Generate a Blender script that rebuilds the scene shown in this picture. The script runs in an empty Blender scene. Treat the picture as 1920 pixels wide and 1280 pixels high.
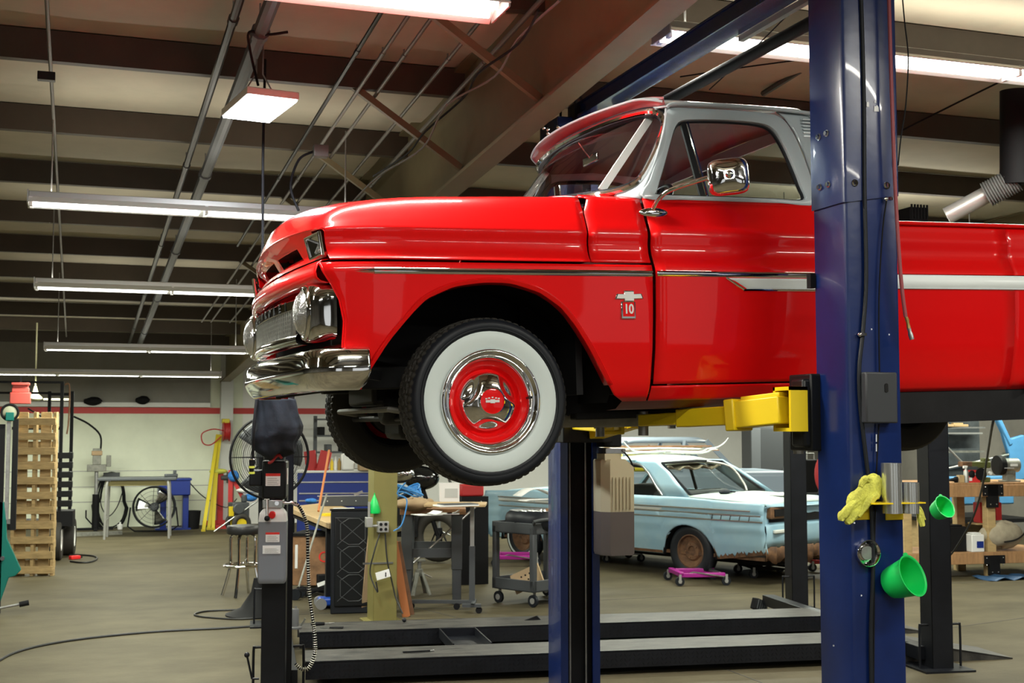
import bpy, bmesh, math, random
import numpy as np
from mathutils import Vector, Matrix
from math import sin, cos, pi, radians
random.seed(7)
SC = bpy.context.scene
COL = SC.collection
# ---------------------------------------------------------------- camera
PSI, PIT, FPX = radians(18.9), radians(3.86), 2370.0
cam_d = bpy.data.cameras.new('camera'); cam = bpy.data.objects.new('camera', cam_d); COL.objects.link(cam)
cam.location = (0, 0, 1.8); cam.rotation_euler = (pi/2 + PIT, 0, -PSI)
cam_d.sensor_width = 36; cam_d.lens = FPX/1920*36; cam_d.clip_start = .05; cam_d.clip_end = 100
cam_d.dof.use_dof = True; cam_d.dof.focus_distance = 5.6; cam_d.dof.aperture_fstop = 8
SC.camera = cam
# ---------------------------------------------------------------- world and exposure
SC.view_settings.view_transform = 'Standard'; SC.view_settings.look = 'None'
SC.view_settings.gamma = 1; SC.view_settings.use_curve_mapping = False
SC.view_settings.exposure = 0.12
w = bpy.data.worlds.new('world'); SC.world = w; w.use_nodes = True
w.node_tree.nodes['Background'].inputs[0].default_value = (.95, .97, .95, 1)
w.node_tree.nodes['Background'].inputs[1].default_value = .6
LIGHTS = []
def area(name, loc, sx, sy, power, col=(1, .97, .9), rot=(0, 0, 0)):
    l = bpy.data.lights.new(name, 'AREA'); l.shape = 'RECTANGLE'; l.size = sx; l.size_y = sy
    l.energy = power; l.color = col
    o = bpy.data.objects.new(name, l); COL.objects.link(o); o.location = loc; o.rotation_euler = rot
    return o
# ---------------------------------------------------------------- pixel helpers (where things stand in the room)
CF = np.array([sin(PSI)*cos(PIT), cos(PSI)*cos(PIT), sin(PIT)]); CR = np.array([cos(PSI), -sin(PSI), 0.]); CU = np.cross(CR, CF)
CC = np.array([0, 0, 1.8])
def ray(x, y): return (CF*FPX + CR*(x-960) + CU*(640-y))/FPX
def atD(x, y, D): return Vector(CC + ray(x, y)*D)
def atZ(x, y, z=0.): r = ray(x, y); return Vector(CC + r*((z-1.8)/r[2]))
def atY(x, y, Y): r = ray(x, y); return Vector(CC + r*(Y/r[1]))
# ---------------------------------------------------------------- materials
MATS = {}
def mat(name, col, rough=.5, metal=0., var=.0, scale=8., bump=0., coat=0., col2=None, bscale=None, spec=.5, emit=0., emcol=None, stretch=None, thresh=None):
    if name in MATS: return MATS[name]
    m = bpy.data.materials.new(name); m.use_nodes = True; nt = m.node_tree; N = nt.nodes; L = nt.links
    b = N['Principled BSDF']; b.inputs['Base Color'].default_value = (*col, 1)
    b.inputs['Roughness'].default_value = rough; b.inputs['Metallic'].default_value = metal
    b.inputs['Coat Weight'].default_value = coat; b.inputs['Coat Roughness'].default_value = .03; b.inputs['Coat IOR'].default_value = 1.36
    b.inputs['Specular IOR Level'].default_value = spec
    if emit:
        b.inputs['Emission Color'].default_value = (*(emcol or col), 1); b.inputs['Emission Strength'].default_value = emit
    if var or bump or col2:
        tc = N.new('ShaderNodeTexCoord'); mp = N.new('ShaderNodeMapping'); L.new(tc.outputs['Object'], mp.inputs[0])
        if stretch: mp.inputs['Scale'].default_value = stretch
        n = N.new('ShaderNodeTexNoise'); n.inputs['Scale'].default_value = scale; n.inputs['Detail'].default_value = 6
        n.inputs['Roughness'].default_value = .65
        L.new(mp.outputs[0], n.inputs['Vector'])
        if var or col2:
            r = N.new('ShaderNodeValToRGB')
            c2 = col2 or tuple(min(1, c*(1+var)) for c in col); c1 = col if col2 else tuple(c*(1-var) for c in col)
            lo, hi = thresh or (.3, .7)
            r.color_ramp.elements[0].position = lo; r.color_ramp.elements[1].position = hi
            r.color_ramp.elements[0].color = (*c1, 1); r.color_ramp.elements[1].color = (*c2, 1)
            L.new(n.outputs['Fac'], r.inputs[0]); L.new(r.outputs[0], b.inputs['Base Color'])
        if bump:
            n2 = n
            if bscale:
                n2 = N.new('ShaderNodeTexNoise'); n2.inputs['Scale'].default_value = bscale; n2.inputs['Detail'].default_value = 3
                L.new(mp.outputs[0], n2.inputs['Vector'])
            bp = N.new('ShaderNodeBump'); bp.inputs['Strength'].default_value = bump; bp.inputs['Distance'].default_value = .01
            L.new(n2.outputs['Fac'], bp.inputs['Height']); L.new(bp.outputs[0], b.inputs['Normal'])
    MATS[name] = m; return m
def glassmat(name, col, gloss=.12, rough=.02):
    m = bpy.data.materials.new(name); m.use_nodes = True; nt = m.node_tree; N = nt.nodes; L = nt.links
    for n in list(N): N.remove(n)
    o = N.new('ShaderNodeOutputMaterial'); mx = N.new('ShaderNodeMixShader'); t = N.new('ShaderNodeBsdfTransparent'); g = N.new('ShaderNodeBsdfGlossy')
    f0 = N.new('ShaderNodeLayerWeight'); f0.inputs[0].default_value = .5
    pw = N.new('ShaderNodeMath'); pw.operation = 'POWER'; pw.inputs[1].default_value = 4; L.new(f0.outputs['Facing'], pw.inputs[0])
    f = N.new('ShaderNodeMath'); f.operation = 'MULTIPLY_ADD'; f.inputs[1].default_value = .6; f.inputs[2].default_value = gloss; L.new(pw.outputs[0], f.inputs[0])
    t.inputs[0].default_value = (*col, 1); g.inputs['Roughness'].default_value = rough
    L.new(f.outputs[0], mx.inputs[0]); L.new(t.outputs[0], mx.inputs[1]); L.new(g.outputs[0], mx.inputs[2]); L.new(mx.outputs[0], o.inputs[0])
    MATS[name] = m; return m
M_red = mat('red_paint', (.80, .004, .005), .35, coat=1., spec=.12)
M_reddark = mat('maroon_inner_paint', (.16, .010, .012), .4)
M_visor = mat('visor_hood_reflection', (.52, .15, .16), .28, coat=.5)  # pink of the red hood's reflection painted into the pale visor's colour
M_white = mat('cab_white_paint', (.50, .57, .60), .3, coat=.8)
M_chrome = mat('chrome', (.86, .86, .86), .06, 1.)
M_steel = mat('steel', (.62, .63, .62), .28, 1., var=.15, scale=14)
M_dull = mat('dull_steel', (.35, .35, .34), .45, .8, var=.2, scale=20)
M_rub = mat('rubber', (.011, .013, .017), .45, spec=.3)
M_rub2 = mat('tread_rubber', (.040, .037, .032), .6, spec=.3)
M_wwall = mat('whitewall', (.68, .76, .74), .55)
M_black = mat('black_paint', (.008, .009, .010), .35, spec=.3)
M_flat = mat('flat_black', (.007, .007, .008), .7, spec=.2)
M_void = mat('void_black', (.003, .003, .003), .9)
M_frame = mat('chassis_black', (.012, .012, .013), .5, var=.3, scale=6, spec=.25)
M_pipe = mat('frame_grey', (.22, .21, .18), .5, var=.2, scale=9)
M_blue = mat('lift_blue', (.005, .018, .100), .26, var=.16, scale=3, bump=.15, bscale=9, coat=.3)
M_yel = mat('arm_yellow', (.86, .62, .01), .4)
M_glass = glassmat('clear_glass', (.84, .88, .86), .07)
M_lens = mat('lens_glass', (.72, .72, .72), .12, .85, bump=.6, bscale=60)
M_alu = mat('grille_bright', (.7, .7, .66), .25, 1.)
M_wpl = mat('white_plastic', (.8, .8, .78), .4)
M_stripe = mat('side_white_trim', (.85, .90, .88), .35)
# ---------------------------------------------------------------- mesh builder
class B:
    def __init__(s): s.v = []; s.f = []
    def add(s, vs, fs):
        k = len(s.v); s.v += [tuple(map(float, p)) for p in vs]; s.f += [tuple(i+k for i in f) for f in fs]; return s
    def box(s, x0, x1, y0, y1, z0, z1, M=None):
        vs = [Vector((x, y, z)) for x in (x0, x1) for y in (y0, y1) for z in (z0, z1)]
        if M: vs = [M @ p for p in vs]
        return s.add(vs, [(0, 1, 3, 2), (4, 6, 7, 5), (0, 4, 5, 1), (2, 3, 7, 6), (0, 2, 6, 4), (1, 5, 7, 3)])
    def bar(s, p0, p1, w, h, up=(0, 0, 1)):       # rectangular bar from p0 to p1
        p0 = Vector(p0); p1 = Vector(p1); d = (p1-p0).normalized(); u = Vector(up)
        if abs(d.dot(u)) > .98: u = Vector((1, 0, 0))
        a = d.cross(u).normalized()*w/2; b = a.cross(d).normalized()*h/2
        vs = [p+i*a+j*b for p in (p0, p1) for i, j in ((-1, -1), (1, -1), (1, 1), (-1, 1))]
        return s.add(vs, [(0, 1, 2, 3), (7, 6, 5, 4), (0, 4, 5, 1), (1, 5, 6, 2), (2, 6, 7, 3), (3, 7, 4, 0)])
    def tube(s, pts, r, n=8, closed=False, cap=True, smooth=0):
        pts = [Vector(p) for p in pts]
        if smooth: pts = crv(pts, smooth, closed)
        m = len(pts); rs = r if isinstance(r, (list, tuple)) else [r]*m
        if len(rs) != m: rs = list(np.interp(np.linspace(0, 1, m), np.linspace(0, 1, len(rs)), rs))
        vs = []; u = None
        for i, p in enumerate(pts):
            a = pts[(i-1) % m] if (closed or i > 0) else p; b = pts[(i+1) % m] if (closed or i < m-1) else p
            d = (b-a).normalized()
            if u is None: u = d.cross(Vector((0, 0, 1)) if abs(d.z) < .9 else Vector((1, 0, 0))).normalized()
            else:
                u = (u - d*u.dot(d)); u = u.normalized() if u.length > 1e-6 else d.orthogonal().normalized()
            v = d.cross(u)
            vs += [p + (u*cos(2*pi*k/n) + v*sin(2*pi*k/n))*rs[i] for k in range(n)]
        fs = []
        for i in range(m if closed else m-1):
            j = (i+1) % m
            fs += [(i*n+k, i*n+(k+1) % n, j*n+(k+1) % n, j*n+k) for k in range(n)]
        if cap and not closed: fs += [tuple(range(n-1, -1, -1)), tuple((m-1)*n+k for k in range(n))]
        return s.add(vs, fs)
    def cyl(s, p0, p1, r, r1=None, n=16): return s.tube([p0, p1], [r, r if r1 is None else r1], n)
    def lathe(s, prof, n=32, M=None, closed=False): # prof (r, h): axis = local z
        vs = []; m = len(prof)
        for r, h in prof:
            for k in range(n): vs.append(Vector((r*cos(2*pi*k/n), r*sin(2*pi*k/n), h)))
        if M: vs = [M @ p for p in vs]
        fs = [(i*n+k, i*n+(k+1) % n, ((i+1) % m)*n+(k+1) % n, ((i+1) % m)*n+k) for i in range(m if closed else m-1) for k in range(n)]
        return s.add(vs, fs)
    def grid(s, rows, skip=None, closed=False):
        n = len(rows[0]); vs = [p for r in rows for p in r]
        fs = []
        for i in range(len(rows)-1):
            for k in range(n if closed else n-1):
                if skip and skip(i, k): continue
                fs.append((i*n+k, i*n+(k+1) % n, (i+1)*n+(k+1) % n, (i+1)*n+k))
        return s.add(vs, fs)
    def prism(s, poly, t, M=None):                # poly in local xy, extruded 0..t in z
        n = len(poly); vs = [Vector((x, y, 0)) for x, y in poly]+[Vector((x, y, t)) for x, y in poly]
        if M: vs = [M @ p for p in vs]
        return s.add(vs, [tuple(range(n-1, -1, -1)), tuple(range(n, 2*n))]+[(k, (k+1) % n, n+(k+1) % n, n+k) for k in range(n)])
    def sph(s, c, r, n=16, m=10, sc=(1, 1, 1)):
        c = Vector(c)
        return s.grid([[c+Vector((r*sc[0]*sin(pi*i/m)*cos(2*pi*k/n), r*sc[1]*sin(pi*i/m)*sin(2*pi*k/n), r*sc[2]*cos(pi*i/m))) for k in range(n)] for i in range(m+1)], closed=True)
    def torus(s, c, R, r, M=None, n=32, m=8):
        M = M or Matrix(); c = Vector(c)
        return s.grid([[c + M @ Vector(((R+r*cos(2*pi*j/m))*cos(2*pi*k/n), (R+r*cos(2*pi*j/m))*sin(2*pi*k/n), r*sin(2*pi*j/m))) for k in range(n)] for j in range(m+1)], closed=True)
    def mirror(s):
        b = B(); b.v = [(x, -y, z) for x, y, z in s.v]; b.f = [tuple(reversed(f)) for f in s.f]; return b
    def move(s, M): s.v = [tuple(M @ Vector(p)) for p in s.v]; return s
    def __iadd__(s, o): s.add(o.v, o.f); return s
def crv(pts, k=6, closed=False):                  # Catmull-Rom through the points
    pts = [Vector(p) for p in pts]; m = len(pts); out = []
    for i in range(m if closed else m-1):
        g = (lambda j: pts[j % m]) if closed else (lambda j: pts[max(0, min(m-1, j))])
        a, b, c, d = g(i-1), g(i), g(i+1), g(i+2)
        for q in range(k):
            t = q/k
            out.append(.5*((2*b)+(c-a)*t+(2*a-5*b+4*c-d)*t*t+(3*b-a-3*c+d)*t**3))
    if not closed: out.append(pts[-1])
    return out
def obj(name, b, m=None, parent=None, bevel=0, ang=35, solid=0, off=0, seg=2, weld=False):
    if isinstance(b, B):
        me = bpy.data.meshes.new(name); me.from_pydata(b.v, [], b.f)
        if weld or solid:
            bm = bmesh.new(); bm.from_mesh(me); bmesh.ops.remove_doubles(bm, verts=bm.verts, dist=1e-5)
            bmesh.ops.recalc_face_normals(bm, faces=bm.faces); bm.to_mesh(me); bm.free()
        me.validate(); me.update()
        if ang: me.shade_smooth(); me.set_sharp_from_angle(angle=radians(ang))
    else: me = b
    o = bpy.data.objects.new(name, me); COL.objects.link(o)
    if m and not me.materials: me.materials.append(m)
    if parent: o.parent = parent
    if solid:
        md = o.modifiers.new('s', 'SOLIDIFY'); md.thickness = solid; md.offset = off
    if bevel:
        md = o.modifiers.new('b', 'BEVEL'); md.width = bevel; md.segments = seg; md.limit_method = 'ANGLE'
    return o
def tag(o, label=None, cat=None, group=None, kind=None):
    if label: o['label'] = label
    if cat: o['category'] = cat
    if group: o['group'] = group
    if kind: o['kind'] = kind
    return o
def thing(name, label, cat, loc=(0, 0, 0), rz=0, group=None):
    o = bpy.data.objects.new(name, None); COL.objects.link(o); o.empty_display_size = .1
    o.location = loc; o.rotation_euler = (0, 0, rz); return tag(o, label, cat, group)
def struct(name, b, m, parent=None, **k):
    o = obj(name, b, m, parent, **k)
    if not parent: o['kind'] = 'structure'
    return o
def dup(root, loc, rz=None, label=None):
    r = root.copy(); COL.objects.link(r); r.location = loc
    if rz is not None: r.rotation_euler = (0, 0, rz)
    if label: r['label'] = label
    for ch in list(root.children):
        c = ch.copy(); COL.objects.link(c); c.parent = r
        for g in ch.children: d = g.copy(); COL.objects.link(d); d.parent = c
    return r
def text(name, s, size, m, parent, M, depth=.002, align='CENTER', bold=0):
    cu = bpy.data.curves.new(name, 'FONT'); cu.body = s; cu.size = size; cu.extrude = depth; cu.align_x = align; cu.align_y = 'CENTER'; cu.offset = bold
    t = bpy.data.objects.new('tmp', cu); COL.objects.link(t)
    bpy.context.view_layer.update()
    me = bpy.data.meshes.new_from_object(t.evaluated_get(bpy.context.evaluated_depsgraph_get())); bpy.data.objects.remove(t)
    me.transform(M); me.materials.clear(); o = obj(name, me, m, parent); return o
def RX(a): return Matrix.Rotation(a, 4, 'X')
def RY(a): return Matrix.Rotation(a, 4, 'Y')
def RZ(a): return Matrix.Rotation(a, 4, 'Z')
def T(x, y, z): return Matrix.Translation((x, y, z))
def lerp(a, b, t): return a+(b-a)*t
V = Vector
# ================================================================ the room
RX0, RX1, RY0, RY1 = -11., 15., -9., 24.0
def roofz(y): return 4.65-.0599*y                 # underside of the purlins
M_conc = mat('concrete', (.060, .050, .029), .62, spec=.12, col2=(.110, .093, .056), scale=1.1, bump=.12, bscale=30, stretch=(1, 1.6, 1))
M_insul = mat('roof_insulation', (.44, .405, .31), .7, var=.12, scale=1.2, bump=.35, bscale=2.2)
M_purl = mat('purlin_brown', (.050, .038, .025), .5, var=.15, scale=4)
M_rafter = mat('rafter_olive', (.165, .135, .070), .5, var=.12, scale=3)
M_wall = mat('wall_green_white', (.74, .78, .62), .6, var=.06, scale=2)
M_wall2 = mat('wall_grey_upper', (.26, .25, .22), .7, var=.1, scale=2)
M_wall3 = mat('wall_white', (.80, .80, .76), .6, var=.04, scale=2)
M_stripe_red = mat('wall_red_stripe', (.50, .03, .025), .5)
M_cond = mat('conduit', (.17, .16, .145), .45, .4)
M_pipeg = mat('sprinkler_pipe', (.10, .105, .11), .45, .3)
struct('floor', B().box(RX0, RX1, RY0, RY1, -.15, 0), M_conc)
jt = B()
for (a, b) in (((-3, 6.9), (9, 10.0)), ((2.0, 12.3), (14, 12.3)), ((4.6, 5), (4.6, 9.2)), ((3.95, 9.4), (3.1, 13))):
    jt.bar((*a, .0005), (*b, .0005), .012, .003)
struct('trim_1', jt, mat('joint_dark', (.06, .055, .045), .8))
b = B(); b.add([(RX0, RY0, roofz(RY0)+.22), (RX1, RY0, roofz(RY0)+.22), (RX1, RY1, roofz(RY1)+.22), (RX0, RY1, roofz(RY1)+.22),
                (RX0, RY0, roofz(RY0)+.3), (RX1, RY0, roofz(RY0)+.3), (RX1, RY1, roofz(RY1)+.3), (RX0, RY1, roofz(RY1)+.3)],
               [(0, 1, 2, 3), (7, 6, 5, 4), (0, 4, 5, 1), (1, 5, 6, 2), (2, 6, 7, 3), (3, 7, 4, 0)])
ceiling = struct('ceiling', b, M_insul)
# insulation blanket sagging between the purlins, one long pillow per bay
k = -9; ys = []
while 8.5+1.64*k < RY1: ys.append(8.5+1.64*k); k += 1
for i, y in enumerate(ys):
    if y < RY0+.2: continue
    z = roofz(y)
    pb = B().bar((RX0, y, z+.10), (RX1, y, z+.10), .012, .20).bar((RX0, y+.035, z+.006), (RX1, y+.035, z+.006), .07, .010)
    obj('purlin', pb, M_purl, ceiling)
    yn = y+1.64
    if yn < RY1+.5:
        nx = 27; rows = []
        for j in range(9):
            t = j/8; yy = min(lerp(y+.01, yn-.01, t), RY1)
            rows.append([(lerp(RX0, RX1, q/(nx-1)), yy, roofz(yy)+.205-.06*sin(pi*t)*(.7+.3*sin(q*1.9+i*2.3))) for q in range(nx)])
        obj('insulation_blanket', B().grid(rows), M_insul, ceiling)
# walls
wf = struct('wall_far', B().box(RX0, RX1, RY1, RY1+.2, 0, 3.6), M_wall)
obj('upper_panel', B().box(RX0, 2.3, RY1-.03, RY1, 2.22, 3.5), M_wall2, wf)
obj('ledge', B().box(RX0, 2.3, RY1-.10, RY1, 2.16, 2.24), M_wall3, wf)
obj('red_stripe', B().box(RX0, RX1, RY1-.012, RY1, 2.04, 2.15), M_stripe_red, wf)
obj('white_section', B().box(2.9, RX1, RY1-.006, RY1, 0, 3.5), M_wall3, wf)
for x in (-3.3, -3.2): obj('wall_conduit', B().cyl((x, RY1-.03, .1), (x, RY1-.03, 2.04), .012, n=6), M_dull, wf)
for z in (.72, 1.0, .45): obj('block_joint', B().box(RX0, 2.4, RY1-.004, RY1, z, z+.012), M_dull, wf)
M_shop = mat('wall_shop_dark', (.16, .15, .13), .7, var=.3, scale=.7)
struct('wall_left', B().box(RX0-.2, RX0, RY0, RY1, 0, 5.3), M_shop)
struct('wall_right', B().box(RX1, RX1+.2, RY0, RY1, 0, 5.3), M_shop)
bw = B().box(RX0, -7, RY0-.2, RY0, 0, 5.3).box(-3, 1, RY0-.2, RY0, 0, 5.3).box(5, 8, RY0-.2, RY0, 0, 5.3).box(12, RX1, RY0-.2, RY0, 0, 5.3)
for x in (-7, 1, 8): bw.box(x, x+4, RY0-.2, RY0, 3.6, 5.3)
struct('wall_back', bw, M_shop)
struct('trim_2', B().box(2.48, 2.70, RY1-.22, RY1-.03, 0, roofz(RY1)), mat('column_white', (.62, .63, .60), .5))
# rafters (frames) with their bottom flanges, one in view, others beyond the frame
def rafter(name, x):
    r = B(); y0, y1 = RY0, RY1
    for (h0, h1, w) in ((-.57, .19, .014), (-.595, -.57, .17), (.17, .19, .17)):
        vs = []
        for y in (y0, y1):
            z = roofz(y)
            vs += [(x-w/2, y, z+h0), (x+w/2, y, z+h0), (x+w/2, y, z+h1), (x-w/2, y, z+h1)]
        r.add(vs, [(0, 1, 2, 3), (7, 6, 5, 4), (0, 4, 5, 1), (1, 5, 6, 2), (2, 6, 7, 3), (3, 7, 4, 0)])
    return struct(name, r, M_rafter)
for n, x in (('trim_3', 2.56), ('trim_4', 9.8), ('trim_5', -5.2)):
    rf = rafter(n, x)
    if x < 9:
        for y in (6.87, 8.5, 10.14, 11.78, 15.06):       # flange braces down from the purlins
            obj('flange_brace', B().bar((x-.80, y+.05, roofz(y)+.02), (x-.02, y+.05, roofz(y)-.50), .045, .045), M_rafter, rf)
# olive building column under the frame
cz = roofz(11.6)-.6
M_olive = mat('column_olive', (.20, .175, .055), .45, var=.1, scale=3)
st = B().box(2.59, 2.81, 11.48, 11.74, 0, cz).box(2.53, 2.87, 11.42, 11.80, 0, .02)
ol = struct('trim_6', st, M_olive, bevel=.006)
# skylight panels on the roof slope far left
for y in (15.6, 17.3):
    sk = B().bar((-4.6, y, roofz(y)+.12), (-3.55, y, roofz(y)+.12), .5, .01)
    obj('skylight_panel', sk, mat('skylight', (.8, .85, .8), .5, emit=1.6, emcol=(.9, 1, .85), var=.3, scale=3), ceiling)
# ---------------------------------------------------------------- lights
M_tube = mat('tube_glow', (1, 1, .96), .5, emit=7., emcol=(1, 1, .93))
M_refl = mat('reflector_white', (.72, .72, .68), .4)
M_gal = mat('galvanised', (.42, .42, .40), .4, .5)
def strip_light(x0, y, z, n, label, group='ceiling strip lights', power=70, tube_r=.019, up=.075):
    L = 1.22*n
    t = thing('strip_light', label, 'light', (x0, y, z), 0, group)
    obj('housing', B().box(0, L, -.055, .055, .07, .12), M_gal, t, bevel=.004)
    for s in (-1, 1):
        rb = B().add([(0, s*.055, .075), (L, s*.055, .075), (L, s*.15, .025), (0, s*.15, .025), (0, s*.055, .08), (L, s*.055, .08), (L, s*.153, .03), (0, s*.153, .03)],
                     [(0, 1, 2, 3), (7, 6, 5, 4), (3, 2, 6, 7), (0, 3, 7, 4), (1, 5, 6, 2)])
        obj('reflector', rb, M_refl, t)
        for k in range(n):
            obj('tube', B().cyl((k*1.22+.03, s*.06, .04), (k*1.22+1.19, s*.06, .04), tube_r, n=10), M_tube, t)
            obj('lamp_holder', B().box(k*1.22+.005, k*1.22+.028, s*.06-.02, s*.06+.02, .01, .075), M_wpl, t)
    obj('end_plate', B().box(-.008, 0, -.12, .12, .02, .12), M_gal, t); obj('end_plate', B().box(L, L+.008, -.12, .12, .02, .12), M_gal, t)
    for x in (.15, L-.15): obj('hanger', B().cyl((x, 0, .12), (x, 0, roofz(y)+.02-z), .006, n=6), M_dull, t)
    if power:
        area('strip_lamp_light', (x0+L/2, y, z-.01), L, .12, power*n*(.62 if y < 9 else .95), (1, .98, .88) if y < 9 else (.97, 1, .84))
        area('strip_slot_light', (x0+L/2, y, z+.13), L, .10, power*n*up, (1, .95, .82), (pi, 0, 0))
    return t
strip_light(-.37, 9.6, 3.36, 2, 'eight foot strip light at left, fourth up from the far wall')
strip_light(-.41, 12.5, 3.06, 2, 'long strip light on the left just above the truck grille level', power=60)
strip_light(-.41, 16.4, 2.71, 2, 'short looking strip light hung low before the far wall', power=60)
strip_light(-2.76, 20.5, 2.56, 4, 'farthest and longest strip light, lit green white along the far wall', power=60)
strip_light(-.75, 5.1, 3.56, 2, 'strip light at the very top, its right end showing left of the olive rafter', power=90, up=.10)
strip_light(3.12, 6.46, 4.00, 3, 'big bright strip light behind the blue post at upper right', power=90, up=.06)
for i_, (x, y) in enumerate(((-.7, 1.2), (-.7, -3.4), (3.4, 1.6), (3.4, -3.0), (-6.5, 5), (-6.5, -2), (-6.5, 12), (8, 1.2), (8, 6.), (6.2, 10.5), (6.2, 14.5), (6.2, 19), (11, 13), (11, 19))):
    strip_light(x, y, roofz(y)-.5, 2, ['strip light overhead just behind the camera, left bay', 'strip light farthest behind the camera, left bay', 'strip light overhead just behind the camera, right bay', 'strip light farthest behind the camera, right bay', 'strip light outside the left edge, middle of the room', 'strip light behind the camera in the far left bay', 'strip light outside the left edge above the pallet', 'strip light outside the right edge near the truck bed', 'strip light above the rear of the truck bed', 'strip light hidden behind the blue post, nearest row', 'strip light hidden behind the blue post, middle row', 'strip light hidden behind the blue post near the far wall', 'strip light at far right above the blue cab', 'strip light at far right near the far wall'][i_], power=90)
# high bay LED panel
P = atD(486, 206, 7.6)
t = thing('panel_lamp', 'square white LED panel lamp glowing brightly, hung on chains upper left', 'lamp', P, radians(8))
obj('lit_panel', B().box(-.145, .145, -.29, .29, 0, .01), mat('led_glow', (1, 1, 1), .5, emit=22., emcol=(.86, .93, 1)), t)
obj('housing', B().box(-.155, .155, -.30, .30, .011, .055), M_refl, t, bevel=.005)
obj('driver_box', B().box(-.05, .09, -.06, .06, .055, .10), M_refl, t, bevel=.004)
for s in (-1, 1): obj('chain', B().tube([(s*.12, 0, .055), (s*.02, 0, .22), (s*.02, 0, roofz(P.y)-P.z)], .005, 6), M_dull, t)
area('panel_lamp_light', (P.x, P.y, P.z-.02), .28, .55, 90, (.88, .94, 1))
# ---------------------------------------------------------------- pipes and conduits under the roof (they run along the slope)
def slope_pipe(name, px, py, h, r, m, y0, y1, label, cat='pipe', group=None):
    # through pixel (px,py) at height h below the purlins, running along Y with the roof
    rr = ray(px, py); k = (4.65-h-1.8)/(rr[2]+.0599*rr[1]); p = CC+rr*k
    b = B().cyl((p[0], y0, roofz(y0)-h), (p[0], y1, roofz(y1)-h), r, n=10)
    o = thing(name, label, cat, (0, 0, 0), 0, group); obj('pipe_run', b, m, o)
    y = y0+.9
    while y < y1:
        obj('coupling', B().cyl((p[0], y, roofz(y)-h), (p[0], y+.07, roofz(y+.07)-h), r*1.22, n=10), m, o)
        obj('hanger', B().cyl((p[0], y+.03, roofz(y)-h), (p[0], y+.03, roofz(y)+.01), .006, n=5), M_dull, o); y += 3.28
    return p[0]
slope_pipe('sprinkler_pipe', 385, 200, .10, .026, mat('dark_pipe', (.04, .04, .04), .35, .3), 3, 23, 'dark steel pipe running under the purlins, left of the fat grey one')
slope_pipe('sprinkler_pipe', 430, 210, .16, .045, M_pipeg, 3, 23, 'fat grey sprinkler main running under the purlins behind the panel lamp')
slope_pipe('conduit', 655, 120, .03, .014, M_black, 3.5, 14, 'black conduit left of the silver ones under the roof')
slope_pipe('conduit', 745, 60, .03, .013, M_cond, 3.5, 20, 'thin silver conduit, first right of the black conduit')
slope_pipe('conduit', 790, 60, .03, .013, M_cond, 3.5, 20, 'thin silver conduit running to the upper end of the first rafter brace')
slope_pipe('conduit', 858, 90, .03, .013, M_cond, 3.5, 20, 'silver conduit nearest the bundle of cables beside the rafter')
slope_pipe('conduit', 960, 60, .03, .016, M_cond, 3.5, 20, 'conduit pressed against the upper edge of the olive rafter')
slope_pipe('conduit', 91, 60, .05, .012, M_cond, 4.5, 22, 'lone conduit far left, crossing every purlin, a small black box on it')
p = atD(87, 145, 7.5); tag(obj('junction_box', B().box(p.x-.05, p.x+.05, p.y-.03, p.y+.03, p.z-.02, p.z+.03), M_black, bevel=.004), 'small black junction box on the lone conduit far left', 'box')
p = atD(601, 284, 8.6); tag(obj('junction_box', B().box(p.x-.05, p.x+.05, p.y-.04, p.y+.04, p.z-.04, p.z+.04), M_cond, bevel=.004), 'grey junction box between the silver conduits, cable curling from it', 'box')
tag(obj('cable', B().tube([atD(588, 284, 8.6), atD(560, 300, 8.6), atD(545, 350, 8.7), atD(560, 395, 8.7)], .009, 6, smooth=6), M_flat), 'black cable curling down from the grey junction box', 'cable')
tag(obj('cable', B().tube([atD(540, 60, 7.2), atD(500, 65, 7.2), atD(468, 60, 7.2), atD(468, 90, 7.3), atD(484, 160, 7.5)], .008, 6, smooth=6), M_flat), 'black flex looping to the panel lamp', 'cable')
for i, (a, bb) in enumerate((((1050, 0), (655, 385)), ((1010, 20), (700, 330)))):
    pts = [atD(lerp(a[0], bb[0], t)+[0, 14, -10, 16, -6, 12, 0][k]*(1 if i else -1), lerp(a[1], bb[1], t)+[0, 10, 14, 6, 20, 10, 0][k], lerp(6.0, 9.6, t)) for k, t in enumerate(np.linspace(0, 1, 7))]
    tag(obj('cable', B().tube(pts, .007, 6, smooth=5), [M_cond, M_flat][i]), ['pale flex draped along the face of the olive rafter', 'dark flex bundled beside the olive rafter'][i], 'cable')
# hoist rail below the roof, right of centre and a duct far right
t = thing('exhaust_duct', 'grey flexible exhaust duct hanging at the far right behind the truck bed', 'duct')
d0 = atD(1775, 405, 9.5); d1 = atD(1905, 335, 9.3)
obj('slanting_pipe', B().cyl(d0, atD(1855, 362, 9.4), .065, n=16), M_gal, t)
obj('flexible_sleeve', B().tube([lerp(atD(1850, 365, 9.4), d1, q/24) for q in range(25)], [.10, .088]*12+[.1], 16), mat('duct_sleeve', (.12, .12, .115), .5), t)
obj('drop_pipe', B().cyl(atD(1905, 345, 9.3), atD(1905, 170, 9.3), .115, n=18), M_flat, t)
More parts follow.
